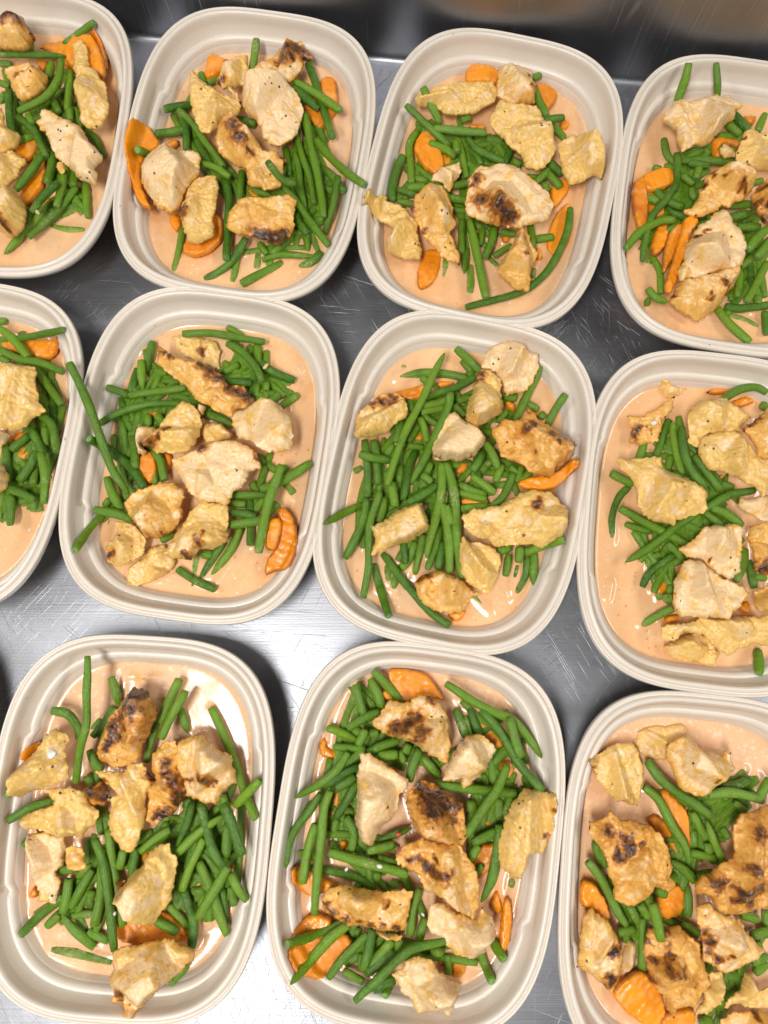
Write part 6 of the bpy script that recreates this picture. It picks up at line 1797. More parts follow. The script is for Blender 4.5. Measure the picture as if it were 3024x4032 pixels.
8|25|20|g|2370 326 320 2440 363 320 2546 371 320 2530 184 320 2389 199 320 2364 258 320||medium golden browned chicken chunk, lower right of middle row's fourth tray
11|19|22|y|1391 -653 267 1457 -622 267 1555 -614 267 1586 -645 267 1598 -707 267 1627 -770 267 1606 -862 267 1592 -970 267 1567 -993 267 1519 -985 267 1433 -955 267 1379 -893 267 1326 -832 267 1292 -762 316 1285 -716 320|1293 -787 24|large yellow-crusted scorched chicken chunk, upper left of front row's third tray
11|13|14|y|1636 -545 179 1754 -520 179 1904 -504 179 1944 -528 179 1941 -576 179 1856 -608 179 1802 -672 179 1800 -720 179 1708 -728 179 1644 -696 179 1607 -624 179||medium yellow-crusted chicken chunk, upper left of front row's third tray
11|25|22|m|1760 -622 327 1819 -575 327 1883 -575 327 1937 -614 327 1974 -660 327 2085 -668 327 2100 -691 327 2094 -652 327 2150 -660 327 2162 -760 327 2090 -821 327 2022 -882 327 1971 -927 327 1908 -927 327 1809 -867 327 1775 -775 327 1748 -683 327|2011 -808 13|large part-browned chicken chunk, upper middle of front row's third tray
11|26|26|d|1246 -1059 351 1333 -1044 351 1374 -991 351 1434 -1051 351 1536 -1058 351 1613 -1095 351 1681 -1140 351 1716 -1206 351 1718 -1295 351 1732 -1324 351 1720 -1382 351 1757 -1426 351 1708 -1462 351 1617 -1433 351 1590 -1491 351 1518 -1535 351 1448 -1542 351 1381 -1506 351 1376 -1441 351 1348 -1375 351 1344 -1302 351 1294 -1192 351 1235 -1126 351|1351 -1101 32 1448 -1155 38 1468 -1206 38 1475 -1228 29 1411 -1264 34 1390 -1228 25 1224 -1090 21 1546 -1177 21|large dark charred chicken chunk, left side of front row's third tray
11|29|28|d|2328 -945 388 2424 -930 388 2372 -1529 388 2233 -1544 388 2115 -1580 388 2001 -1573 388 1952 -1516 388 1939 -1473 388 1855 -1466 388 1843 -1415 388 1885 -1372 388 1981 -1321 388 2078 -1263 388 2104 -1219 388 2094 -1153 388 2092 -1079 388 2143 -1020 388 2239 -990 388|2001 -1401 38 1934 -1394 32 2157 -1429 50 2226 -1415 50 2160 -1294 34 2222 -1094 38 2063 -1485 34 2160 -1485 38 2082 -1429 34 1869 -1351 17 2257 -1130 34|large dark charred chicken chunk, centre of front row's third tray
11|25|24|m|1244 -1556 334 1288 -1599 334 1348 -1635 334 1383 -1707 334 1418 -1785 334 1414 -1863 334 1378 -1962 334 1337 -2025 334 1294 -1976 334 1190 -1906 334 1137 -1885 334 1148 -1814 334 1176 -1693 334 1204 -1592 334|1370 -1778 32 1346 -1799 25 1336 -1934 34 1323 -1968 25|medium part-browned chicken chunk, lower left of front row's third tray
11|26|26|d|1564 -1679 351 1673 -1651 351 1757 -1658 351 1808 -1708 351 1874 -1757 351 1869 -1821 351 1902 -1898 351 1920 -1975 351 1871 -2017 351 1821 -2086 351 1722 -2100 351 1696 -2156 351 1653 -2107 351 1643 -2031 351 1592 -1990 351 1564 -1948 351 1553 -1878 351 1534 -1800 351|1541 -1675 27 1654 -1668 29 1666 -1731 25 1644 -1841 30 1725 -1855 27 1585 -1824 20 1564 -1934 32 1568 -1738 15 1685 -1786 18 1679 -1883 17|large dark charred chicken chunk, lower middle of front row's third tray
11|28|20|m|1858 -1543 350 1944 -1522 350 2009 -1586 350 2115 -1615 350 2148 -1686 350 2204 -1743 350 2255 -1786 350 2196 -1842 350 2102 -1884 350 2008 -1913 350 1950 -1878 350 1884 -1835 350 1889 -1758 350 1880 -1672 350 1861 -1615 350|1923 -1731 29 1962 -1822 25 1919 -1787 25 2023 -1801 17 1897 -1675 21|large part-browned chicken chunk, lower middle of front row's third tray
11|25|16|y|1918 -1930 306 2004 -1916 306 2030 -1986 306 1996 -2028 306 1992 -2084 306 1903 -2154 306 1827 -2154 306 1885 -2085 306 1897 -2021 306 1937 -1993 306||small yellow-crusted chicken strip, lower middle of front row's third tray
11|25|14|y|2154 -1904 299 2202 -1975 299 2206 -2031 299 2283 -2017 299 2376 -2017 299 2367 -2115 299 2183 -2129 299 2093 -2101 299 2015 -2122 299 2042 -2066 299 2114 -2031 299||medium yellow-crusted chicken chunk, lower right of front row's third tray
11|26|18|g|1978 -2174 323 2065 -2133 323 2187 -2126 323 2353 -2133 323 2343 -2255 323 1949 -2256 323|2179 -2132 17|medium golden browned chicken strip, lower right of front row's third tray
11|14|10|p|1483 -1777 175 1566 -1784 175 1558 -1923 175 1513 -1959 175 1455 -2010 175 1449 -1967 175||small pale chicken strip, lower left of front row's third tray"""
POTATO = """2|270|-1715 3624 352 -1679 3623 300 -1662 3595 300 -1602 3488 300 -1678 3435 300 -1720 3329 300 -1714 3210 300 -1646 3054 300 -1632 3015 300 -1704 3034 300 -1759 3127 300 -1775 3219 353 -1795 3373 445 -1801 3522 424|large orange sweet potato piece propped up at left side of back row's second tray
2|200|-1292 4277 230 -1216 4256 230 -1165 4221 230 -1211 4130 230 -1322 4095 230|medium orange sweet potato piece tucked in at upper left of back row's second tray
2|180|-476 4077 210 -376 4098 210 -356 3979 210 -355 3854 210 -410 3785 210 -458 3689 210 -533 3757 210 -585 3868 210 -573 3923 210 -475 3979 210|large orange sweet potato piece tucked in at upper right of back row's second tray
2|172|-1224 3009 202 -1156 2969 202 -1157 2826 202 -1238 2735 202 -1333 2702 202 -1418 2734 202 -1410 2812 202|medium orange sweet potato piece tucked in at lower left of back row's second tray
2|152|-1546 3033 182 -1474 3047 182 -1445 2954 182 -1479 2889 182 -1543 2967 182|small orange sweet potato piece half sunk at lower left of back row's second tray
2|172|-1632 3561 202 -1508 3632 202 -1492 3557 202 -1627 3543 202|small orange sweet potato piece tucked in at left side of back row's second tray
2|152|-1005 3260 182 -945 3274 182 -880 3154 182 -978 3167 182|small orange sweet potato piece half sunk at centre of back row's second tray
3|220|608 4130 250 659 4188 250 746 4172 250 826 4137 250 823 4032 250 706 4053 250 607 4046 250|medium orange sweet potato piece propped up at upper left of back row's third tray
3|200|1113 4042 230 1193 4021 230 1260 3979 230 1226 3896 230 1174 3841 230 1129 3965 230|medium orange sweet potato piece tucked in at upper right of back row's third tray
3|200|295 3662 230 356 3621 230 415 3472 230 426 3365 230 341 3311 230 220 3499 230 233 3580 230|medium orange sweet potato piece tucked in at left side of back row's third tray
3|172|381 3518 202 516 3471 202 441 3397 202 417 3424 202|small orange sweet potato piece tucked in at left side of back row's third tray
3|152|1282 3781 182 1357 3794 182 1354 3725 182 1292 3712 182|small orange sweet potato piece half sunk at upper right of back row's third tray
3|180|1207 3245 210 1294 3285 210 1323 3245 210 1302 3179 210 1213 3073 210 1197 3139 210|medium orange sweet potato piece tucked in at right side of back row's third tray
3|138|1334 3125 168 1259 3072 168 1206 2979 168 1152 2808 168 1210 2730 168 1309 2795 168 1347 2979 168|medium orange sweet potato piece half sunk at right side of back row's third tray
3|138|291 2755 168 388 2755 168 399 2664 168 361 2535 168 277 2471 168 241 2496 168 241 2612 168|medium orange sweet potato piece half sunk at lower left of back row's third tray
3|152|836 2878 182 909 2865 182 883 2813 182 835 2826 182|leftmost of two small orange sweet potato pieces sunk, lower right of back row's third tray
3|152|1070 2800 182 1123 2761 182 1133 2696 182 1078 2683 182|rightmost of two small orange sweet potato pieces sunk, lower right of back row's third tray
3|152|609 3759 182 746 3752 182 745 3711 182 621 3711 182|small orange sweet potato piece half sunk at upper middle of back row's third tray
6|180|-1636 1250 210 -1580 1280 210 -1530 1192 210 -1557 1052 210 -1629 1121 210 -1649 1168 210|medium orange sweet potato piece tucked in at left side of middle row's second tray
6|172|-1502 1264 202 -1433 1264 202 -1440 1170 202 -1471 1100 202|lowest small orange sweet potato pieces tucked in, left side of middle row's second tray
6|220|-705 872 250 -637 850 250 -590 759 250 -571 607 298 -623 485 298 -718 479 250 -772 445 250 -764 545 250 -710 612 250 -691 736 250|medium orange sweet potato piece propped up at lower right of middle row's second tray
6|280|-739 794 310 -673 783 310 -682 694 310 -701 605 310 -762 616 310 -759 694 310|small orange sweet potato piece propped up at lower right of middle row's second tray
6|172|-1621 1562 202 -1505 1562 202 -1502 1514 202 -1618 1514 202|topmost small orange sweet potato pieces tucked in, left side of middle row's second tray
7|180|83 1694 210 176 1718 210 269 1743 210 339 1718 210 326 1670 210 210 1646 210 129 1646 210|medium orange sweet potato piece tucked in at upper left of middle row's third tray
7|152|364 1789 182 493 1789 182 481 1752 182 364 1728 182|small orange sweet potato piece half sunk at upper middle of middle row's third tray
7|172|197 1361 202 244 1420 202 278 1397 202 266 1349 202|small orange sweet potato piece tucked in at left side of middle row's third tray
7|172|826 1649 202 907 1625 202 893 1553 202 825 1601 202|small orange sweet potato piece tucked in at upper right of middle row's third tray
7|250|1245 1215 296 1269 1146 335 1224 1094 296 1101 1006 280 955 1006 280 889 1051 280 1003 1097 280 1115 1097 280|medium orange sweet potato piece propped up at right side of middle row's third tray
7|180|513 956 210 683 950 210 682 904 210 534 898 210|lowest of two small orange sweet potato pieces tucked in, centre of middle row's third tray
7|152|403 197 182 549 224 182 525 164 182 469 131 182|small orange sweet potato piece half sunk at lower right of middle row's third tray
7|180|505 1206 210 574 1206 210 561 1136 210 481 1124 210|topmost of two small orange sweet potato pieces tucked in, centre of middle row's third tray
7|152|957 1607 182 1026 1583 182 1129 1547 182 1093 1511 182 990 1547 182|small orange sweet potato piece half sunk at upper right of middle row's third tray
9|200|-2259 -674 297 -2211 -625 279 -2167 -611 230 -2179 -673 230 -2232 -737 286 -2251 -715 298|small orange sweet potato piece tucked in at upper left of front row's first tray
9|172|-2191 -1551 202 -2161 -1473 202 -2116 -1512 202 -2134 -1551 202|small orange sweet potato piece tucked in at lower left of front row's first tray
9|152|-1908 -1616 182 -1806 -1577 182 -1786 -1557 182 -1784 -1596 182 -1907 -1626 182|small orange sweet potato piece half sunk at lower left of front row's first tray
9|138|-1637 -1679 168 -1534 -1659 168 -1367 -1649 168 -1217 -1717 168 -1193 -1804 168 -1359 -1804 168 -1577 -1824 168 -1633 -1756 168|large orange sweet potato piece half sunk at lower middle of front row's first tray
9|172|-1358 -1628 202 -1305 -1648 202 -1197 -1734 202 -1196 -1763 202 -1311 -1735 202|small orange sweet potato piece tucked in at lower right of front row's first tray
9|152|-1185 -1409 182 -1122 -1419 182 -1107 -1517 182 -1170 -1517 182|small orange sweet potato piece half sunk at lower right of front row's first tray
9|152|-968 -1289 182 -904 -1309 182 -911 -1409 182 -955 -1359 182|small orange sweet potato piece half sunk at right side of front row's first tray
9|122|-1630 -210 152 -1498 -210 152 -1529 -242 152 -1617 -242 152|small orange sweet potato piece half sunk at upper middle of front row's first tray
9|172|-1512 -1285 202 -1449 -1275 202 -1456 -1354 202 -1498 -1354 202|small orange sweet potato piece tucked in at centre of front row's first tray
10|200|31 -173 230 139 -173 230 248 -194 230 302 -247 230 355 -332 230 366 -353 230 247 -332 230 160 -374 230 31 -353 230 -2 -311 230 52 -268 230|medium orange sweet potato piece tucked in at upper middle of front row's second tray
10|152|607 -504 182 672 -514 182 756 -629 182 723 -661 182 627 -567 182|topmost of two small orange sweet potato pieces sunk, upper right of front row's second tray
10|152|786 -713 182 838 -775 182 814 -857 182 729 -847 182 709 -785 182|lowest of two small orange sweet potato pieces sunk, upper right of front row's second tray
10|152|-406 -618 205 -370 -589 182 -358 -662 182 -271 -683 182 -303 -724 182 -379 -724 182 -417 -682 189|small orange sweet potato piece half sunk at upper left of front row's second tray
10|152|-312 -920 182 -269 -930 182 -299 -1083 182 -342 -1083 182|small orange sweet potato piece half sunk at left side of front row's second tray
10|180|-557 -1343 295 -451 -1386 210 -367 -1435 210 -272 -1464 210 -355 -1503 210 -449 -1533 210 -531 -1467 234|topmost medium orange sweet potato pieces tucked in, lower left of front row's second tray
10|180|-549 -1724 298 -437 -1630 210 -311 -1668 210 -383 -1745 210 -528 -1772 298|lowest medium orange sweet potato pieces tucked in, lower left of front row's second tray
10|220|-546 -1784 309 -400 -1750 250 -246 -1741 250 -195 -1798 250 -296 -1911 250 -344 -1956 270 -427 -1953 298 -510 -1896 372 -543 -1813 335|large orange sweet potato piece propped up at lower left of front row's second tray
10|180|578 -1246 210 705 -1226 210 703 -1315 210 596 -1434 210 545 -1365 210|medium orange sweet potato piece tucked in at right side of front row's second tray
10|152|648 -1589 182 703 -1491 182 723 -1550 182 741 -1637 182 689 -1647 182|topmost of three small orange sweet potato pieces sunk, lower right of front row's second tray
10|180|727 -1628 210 750 -1551 210 785 -1599 210 784 -1740 214 732 -1855 220 702 -1811 210|medium orange sweet potato piece tucked in at lower right of front row's second tray
10|152|414 -1898 182 517 -1907 182 495 -1993 182 443 -2012 182 413 -1993 182|lowest of three small orange sweet potato pieces sunk, lower right of front row's second tray
10|152|331 -1898 182 373 -1898 182 361 -1965 182|middle of three small orange sweet potato pieces sunk, lower right of front row's second tray
10|180|-286 -1207 210 -222 -1207 210 -232 -1267 210 -274 -1267 210|small orange sweet potato piece tucked in at left side of front row's second tray
10|172|603 -1118 202 667 -1078 202 677 -1128 202|small orange sweet potato piece tucked in at right side of front row's second tray
1|250|-2311 4353 280 -2247 4417 280 -2158 4396 280 -2110 4325 280 -2051 4171 280 -2040 4102 280 -2075 4067 280 -2153 4129 280 -2277 4129 280 -2327 4227 280|large orange sweet potato piece propped up at upper right of back row's first tray
1|200|-2179 4418 230 -2124 4432 295 -2077 4358 270 -2047 4227 230 -2061 4157 230 -2102 4298 230 -2152 4397 230|small orange sweet potato piece tucked in at upper right of back row's first tray
1|200|-2556 4343 230 -2333 4386 230 -2297 4312 230 -2294 4177 230 -2337 4163 230 -2380 4241 230 -2472 4311 230|medium orange sweet potato piece tucked in at upper right of back row's first tray
1|172|-2595 4271 202 -2500 4271 202 -2502 4207 202 -2524 4165 202 -2565 4207 202|small orange sweet potato piece tucked in at upper middle of back row's first tray
1|180|-2681 3523 210 -2587 3584 210 -2522 3611 210 -2520 3509 210 -2577 3448 210 -2633 3469 210|medium orange sweet potato piece tucked in at centre of back row's first tray
1|180|-2599 3194 210 -2570 3280 210 -2454 3455 210 -2441 3361 210 -2453 3267 210 -2490 3194 210 -2544 3108 210 -2580 3108 210|medium orange sweet potato piece tucked in at lower middle of back row's first tray
1|172|-2500 3047 202 -2400 3166 202 -2376 3179 202 -2419 3093 202|small orange sweet potato piece tucked in at lower right of back row's first tray
4|220|1844 3286 250 1931 3333 250 2031 3352 250 2063 3302 250 2060 3240 250 1994 3202 250 1866 3178 250|topmost medium orange sweet potato pieces propped up, left side of back row's fourth tray
4|250|1752 3192 289 1839 3251 280 1856 3182 280 1862 3038 280 1848 2917 280 1790 2879 280 1762 2992 280|lowest medium orange sweet potato pieces propped up, left side of back row's fourth tray
4|172|1884 3216 202 1943 3248 202 2015 3039 202 1928 3001 202 1890 3077 202|medium orange sweet potato piece tucked in at left side of back row's fourth tray
4|200|1926 2888 230 1998 2926 230 2007 2836 230 1974 2760 230 1922 2700 230 1882 2730 230|medium orange sweet potato piece tucked in at lower left of back row's fourth tray
4|220|2037 2885 250 2102 2915 250 2090 2840 250 2031 2675 250 1955 2556 250 1952 2615 250 1983 2794 250|topmost medium orange sweet potato pieces propped up, lower left of back row's fourth tray
4|270|2098 2938 300 2200 2909 300 2131 2796 300 2080 2648 300 1996 2407 300 1941 2392 300 1938 2458 300 2011 2648 300 2071 2826 300|lowest medium orange sweet potato pieces propped up, lower left of back row's fourth tray
4|180|2384 3604 210 2450 3620 210 2562 3588 210 2551 3533 210 2468 3580 210 2422 3533 210 2453 3470 210 2390 3485 210|small orange sweet potato piece tucked in at upper middle of back row's fourth tray
4|152|2622 3829 182 2731 3829 182 2735 3793 182 2687 3736 182|small orange sweet potato piece half sunk at upper middle of back row's fourth tray
5|180|-2646 2052 210 -2512 2063 210 -2254 2066 281 -2264 2038 218 -2287 1965 210 -2336 1927 210 -2452 1965 210 -2599 1986 210|medium orange sweet potato piece tucked in at upper right of middle row's first tray
5|152|-2550 1355 182 -2463 1418 182 -2395 1324 182 -2418 1230 182 -2489 1240 182 -2534 1292 182|medium orange sweet potato piece half sunk at right side of middle row's first tray
5|152|-2405 1524 182 -2336 1492 182 -2332 1440 182 -2382 1429 182|small orange sweet potato piece half sunk at right side of middle row's first tray
8|172|2213 1704 202 2259 1730 202 2352 1731 224 2416 1708 202 2350 1695 202 2252 1687 202|topmost small orange sweet potato pieces tucked in, upper middle of middle row's fourth tray
8|152|2379 1643 182 2479 1685 182 2522 1666 182 2564 1643 182 2455 1593 182 2400 1601 182|small orange sweet potato piece half sunk at upper right of middle row's fourth tray
8|152|1832 442 182 1880 458 182 1899 388 182 1856 319 182 1793 311 182 1789 373 182|small orange sweet potato piece half sunk at lower left of middle row's fourth tray
8|172|1840 173 202 1925 196 202 1929 142 202 1837 127 202|small orange sweet potato piece tucked in at lower middle of middle row's fourth tray
8|172|2303 234 202 2384 287 202 2409 219 202 2376 188 202|small orange sweet potato piece tucked in at lower right of middle row's fourth tray
8|172|2236 1120 202 2299 1120 202 2281 1087 202|lowest small orange sweet potato pieces tucked in, upper middle of middle row's fourth tray
11|180|1733 -957 210 1776 -919 210 1846 -980 210 1898 -1042 210 1900 -1134 210 1902 -1233 210 1864 -1195 210 1814 -1096 210|medium orange sweet potato piece tucked in at upper middle of front row's third tray
11|152|1662 -1102 182 1721 -1064 182 1782 -1133 182 1836 -1293 182 1819 -1309 182 1775 -1233 182 1707 -1156 182|small orange sweet potato piece half sunk at centre of front row's third tray
11|220|1215 -1450 250 1294 -1457 250 1353 -1553 250 1365 -1634 250 1333 -1649 250 1265 -1575 250 1210 -1575 250|medium orange sweet potato piece propped up at left side of front row's third tray
11|200|1381 -2074 230 1446 -2003 230 1535 -1953 230 1588 -1974 230 1646 -2046 230 1679 -2145 230 1649 -2256 230 1551 -2230 230 1454 -2159 230|large orange sweet potato piece tucked in at lower left of front row's third tray
11|172|1689 -1493 202 1842 -1471 202 1831 -1634 202 1702 -1664 202 1676 -1575 202|medium orange sweet potato piece tucked in at centre of front row's third tray
11|220|1670 -2179 250 1756 -2165 250 1834 -2143 250 1846 -2200 250 1779 -2282 250 1641 -2282 250|medium orange sweet potato piece propped up at lower middle of front row's third tray"""
def nums(s, k):
    return np.array([float(v) for v in s.split()]).reshape(-1, k) / 10.0

# ------------------------------------------------------------------ green beans
def catmull(P, m):
    P = np.asarray(P, float)
    if len(P) == 2:
        mid = (P[0] + P[1]) / 2
        P = np.array([P[0], mid, P[1]])
    E = np.concatenate([[2 * P[0] - P[1]], P, [2 * P[-1] - P[-2]]])
    out = []
    for i in range(len(P) - 1):
        p0, p1, p2, p3 = E[i:i + 4]
        for t in np.linspace(0, 1, m, endpoint=False):
            out.append(0.5 * ((2 * p1) + (-p0 + p2) * t + (2 * p0 - 5 * p1 + 4 * p2 - p3) * t * t + (-p0 + 3 * p1 - 3 * p2 + p3) * t ** 3))
    out.append(P[-1])
    return np.array(out)
def bean_geometry(P, rad, flags, rng, sides=10):
    C = catmull(P, 60)
    s = np.r_[0, np.cumsum(np.linalg.norm(np.diff(C, axis=0), axis=1))]
    Ltot = s[-1]
    # bends of its own, as beans have
    n = max(9, int(Ltot / 2.6))
    q = np.linspace(0, Ltot, n)
    C = np.stack([np.interp(q, s, C[:, k]) for k in range(3)], -1)
    T = np.gradient(C, axis=0)
    T /= np.linalg.norm(T, axis=1)[:, None]
    side = np.cross(T, (0, 0, 1.0))
    side /= np.linalg.norm(side, axis=1)[:, None] + 1e-9
    C = C + side * (np.array([noise.noise((v * 0.045, rng.random() * 0.01 + rad * 9, 7.3)) for v in q]) * 0.8)[:, None]
    tip0 = 't0' in flags or rng.random() < 0.05
    tip1 = 't1' in flags or (rng.random() < 0.09 and not tip0)
    r = np.full(n, rad)
    ph = rng.random() * 6
    r *= 1 + 0.05 * np.sin(q / 4.6 + ph) + 0.05 * np.array([noise.noise((v * 0.12, ph, 1)) for v in q])
    r *= np.interp(q / Ltot, [0, .25, .7, 1], [rng.uniform(.88, 1), 1.04, 1.03, rng.uniform(.86, 1)])
    for tip, dist in ((tip0, q), (tip1, Ltot - q)):
        if tip:
            ll = min(13, Ltot * .4)
            r *= np.where(dist < ll, 0.26 + 0.74 * np.sqrt(np.clip(dist / ll, 0, 1)), 1)
    wide = 1 + 0.07 * rng.random()
    up_ = np.cross(side, T)
    V = []
    cut = []
    for i in range(n):
        rr = r[i]
        if (i == 0 and not tip0) or (i == n - 1 and not tip1):
            rr *= 0.90
        for k in range(sides):
            a = 2 * math.pi * k / sides
            V.append(C[i] + side[i] * math.cos(a) * rr * wide + up_[i] * math.sin(a) * rr / wide)
            cut.append(0.0)
    F = [(i * sides + k, i * sides + (k + 1) % sides, (i + 1) * sides + (k + 1) % sides, (i + 1) * sides + k) for i in range(n - 1) for k in range(sides)]
    # ends: a flat cut with a dimple, or a rounded tip
    for i, sg, tip in ((0, -1, tip0), (n - 1, 1, tip1)):
        b = len(V)
        skew = rng.uniform(-.25, .25)
        for k in range(sides):
            a = 2 * math.pi * k / sides
            V.append(C[i] + T[i] * sg * (0.35 + skew * math.cos(a)) + (side[i] * math.cos(a) + up_[i] * math.sin(a)) * r[i] * (0.66 if not tip else 0.5))
            cut.append(0.0 if tip else 0.75)
        V.append(C[i] + T[i] * sg * (-0.5 if not tip else 0.9))
        cut.append(0.0 if tip else 1.0)
        c = len(V) - 1
        for k in range(sides):
            k2 = (k + 1) % sides
            f1 = (i * sides + k, i * sides + k2, b + k2, b + k)
            f2 = (b + k, b + k2, c)
            if sg < 0:
                f1, f2 = f1[::-1], f2[::-1]
            F += [f1, f2]
    al, ca_, sa_ = [], [], []
    for j in range(len(V)):
        if j < n * sides:
            al.append(q[j // sides]); a = 2 * math.pi * (j % sides) / sides
        else:
            al.append(0 if j < n * sides + sides + 1 else q[-1]); a = 2 * math.pi * ((j - n * sides) % (sides + 1)) / sides
        ca_.append(math.cos(a) + ph); sa_.append(math.sin(a))
    return np.array(V), F, cut, al, ca_, sa_
rng = random.Random(11)
bean_paths = {t: [] for t in TRAYS}
for row in BEANS.strip().split('\n'):
    t, r, fl, pts, lab = row.split('|')
    t = int(t)
    P = nums(pts, 3)
    base = P[len(P) // 2].copy()
    V, F, cut, al, ca_, sa_ = bean_geometry(P, int(r) / 100, fl, rng)
    me = mesh('green_bean', (V - base) * MM, F)
    attr(me, 'cut', cut)
    attr(me, 'along', al); attr(me, 'cosa', ca_); attr(me, 'sina', sa_)
    attr(me, 'light', [0.55 if 'l' in fl.replace('t0', '').replace('t1', '') else 0.0] * len(V))
    o = link('green_bean', me, M_BEAN)
    o.location = Vector(base * MM)
    tag(o, lab, 'green bean', "green beans in " + ROWNAME[t])
    bean_paths[t].append(P)
V_all, F_all, cut_all, al_all, ca_all, sa_all = [], [], [], [], [], []
off = 0
for row in LOWER_BEANS.strip().split('\n'):
    t, r, fl, pts = row.split('|')
    P = nums(pts, 3)
    V, F, cut, al, ca_, sa_ = bean_geometry(P, int(r) / 100, fl, rng, 8)
    al_all += al; ca_all += ca_; sa_all += sa_
    V_all.append(V)
    F_all += [tuple(off + i for i in f) for f in F]
    cut_all += cut
    off += len(V)
    if int(t) in bean_paths:
        bean_paths[int(t)].append(P)
me = mesh('green_bean_tangle', np.concatenate(V_all) * MM, F_all)
attr(me, 'cut', cut_all)
attr(me, 'along', al_all); attr(me, 'cosa', ca_all); attr(me, 'sina', sa_all)
attr(me, 'light', [0.0] * off)
tag(link('green_bean_tangle', me, M_BEAN), 'tangle of shorter green beans lying under the others in every tray', 'green beans', None, 'stuff')

# ------------------------------------------------------------------ chunks: chicken and sweet potato
def resample(P, step):
    Q = np.concatenate([P, P[:1]])
    d = np.r_[0, np.cumsum(np.linalg.norm(np.diff(Q[:, :2], axis=0), axis=1))]
    n = max(12, int(d[-1] / step))
    q = np.linspace(0, d[-1], n, endpoint=False)
    return np.stack([np.interp(q, d, Q[:, k]) for k in range(Q.shape[1])], -1)
def chaikin(P, k=1):
    for _ in range(k):
        Q = np.roll(P, -1, axis=0)
        P = np.stack([P * .75 + Q * .25, P * .25 + Q * .75], 1).reshape(-1, P.shape[1])
    return P
def inside(poly, X, Y):
    r = np.zeros(X.shape, bool)
    x, y = poly[:, 0], poly[:, 1]
    j = len(poly) - 1
    for i in range(len(poly)):
        c = ((y[i] > Y) != (y[j] > Y)) & (X < (x[j] - x[i]) * (Y - y[i]) / (y[j] - y[i] + 1e-12) + x[i])
        r ^= c
        j = i
    return r
def poly_mesh(B, step):
    """triangulated inside of the outline B (n x 2): returns points, triangles, distance to the outline, number of outline points"""
    x0, y0 = B.min(0); x1, y1 = B.max(0)
    gx, gy = np.meshgrid(np.arange(x0, x1, step), np.arange(y0, y1, step * .866))
    gx = gx + (np.arange(gx.shape[0]) % 2)[:, None] * step / 2
    G = np.stack([gx.ravel(), gy.ravel()], -1)
    G = G[inside(B, G[:, 0], G[:, 1])]
    def dist(G):
        if len(G) == 0:
            return np.zeros(0)
        A = B; D = np.roll(B, -1, axis=0) - B
        w = G[:, None, :] - A[None]
        t = np.clip((w * D[None]).sum(-1) / ((D * D).sum(-1)[None] + 1e-9), 0, 1)
        return np.sqrt(((w - t[..., None] * D[None]) ** 2).sum(-1)).min(1)
    d = dist(G)
    G = G[d > step * .55]
    nb = len(B)
    allp = [Vector(p) for p in B] + [Vector(p) for p in G]
    res = delaunay_2d_cdt(allp, [(i, (i + 1) % nb) for i in range(nb)], [], 1, 1e-5)
    P = np.array([tuple(v) for v in res[0]])
    T = [tuple(f) for f in res[2]]
    d = dist(P)
    d[d < 1e-3] = 0
    return P, T, d
def closed(P, T, d, ztop, zbot):
    """one closed skin from a top and a bottom height, joined along the outline"""
    n = len(P)
    edge = d == 0
    idx = np.arange(n)
    low = np.where(edge, idx, -1)
    add = np.where(~edge)[0]
    low[add] = n + np.arange(len(add))
    V = np.concatenate([np.column_stack([P, ztop]), np.column_stack([P[add], zbot[add]])])
    F = list(T) + [(low[c], low[b], low[a]) for a, b, c in T]
    return V, F
def nz(P, sc, seed, oc=3):
    return np.array([fbm(x * sc, y * sc, seed, oc) for x, y in P])

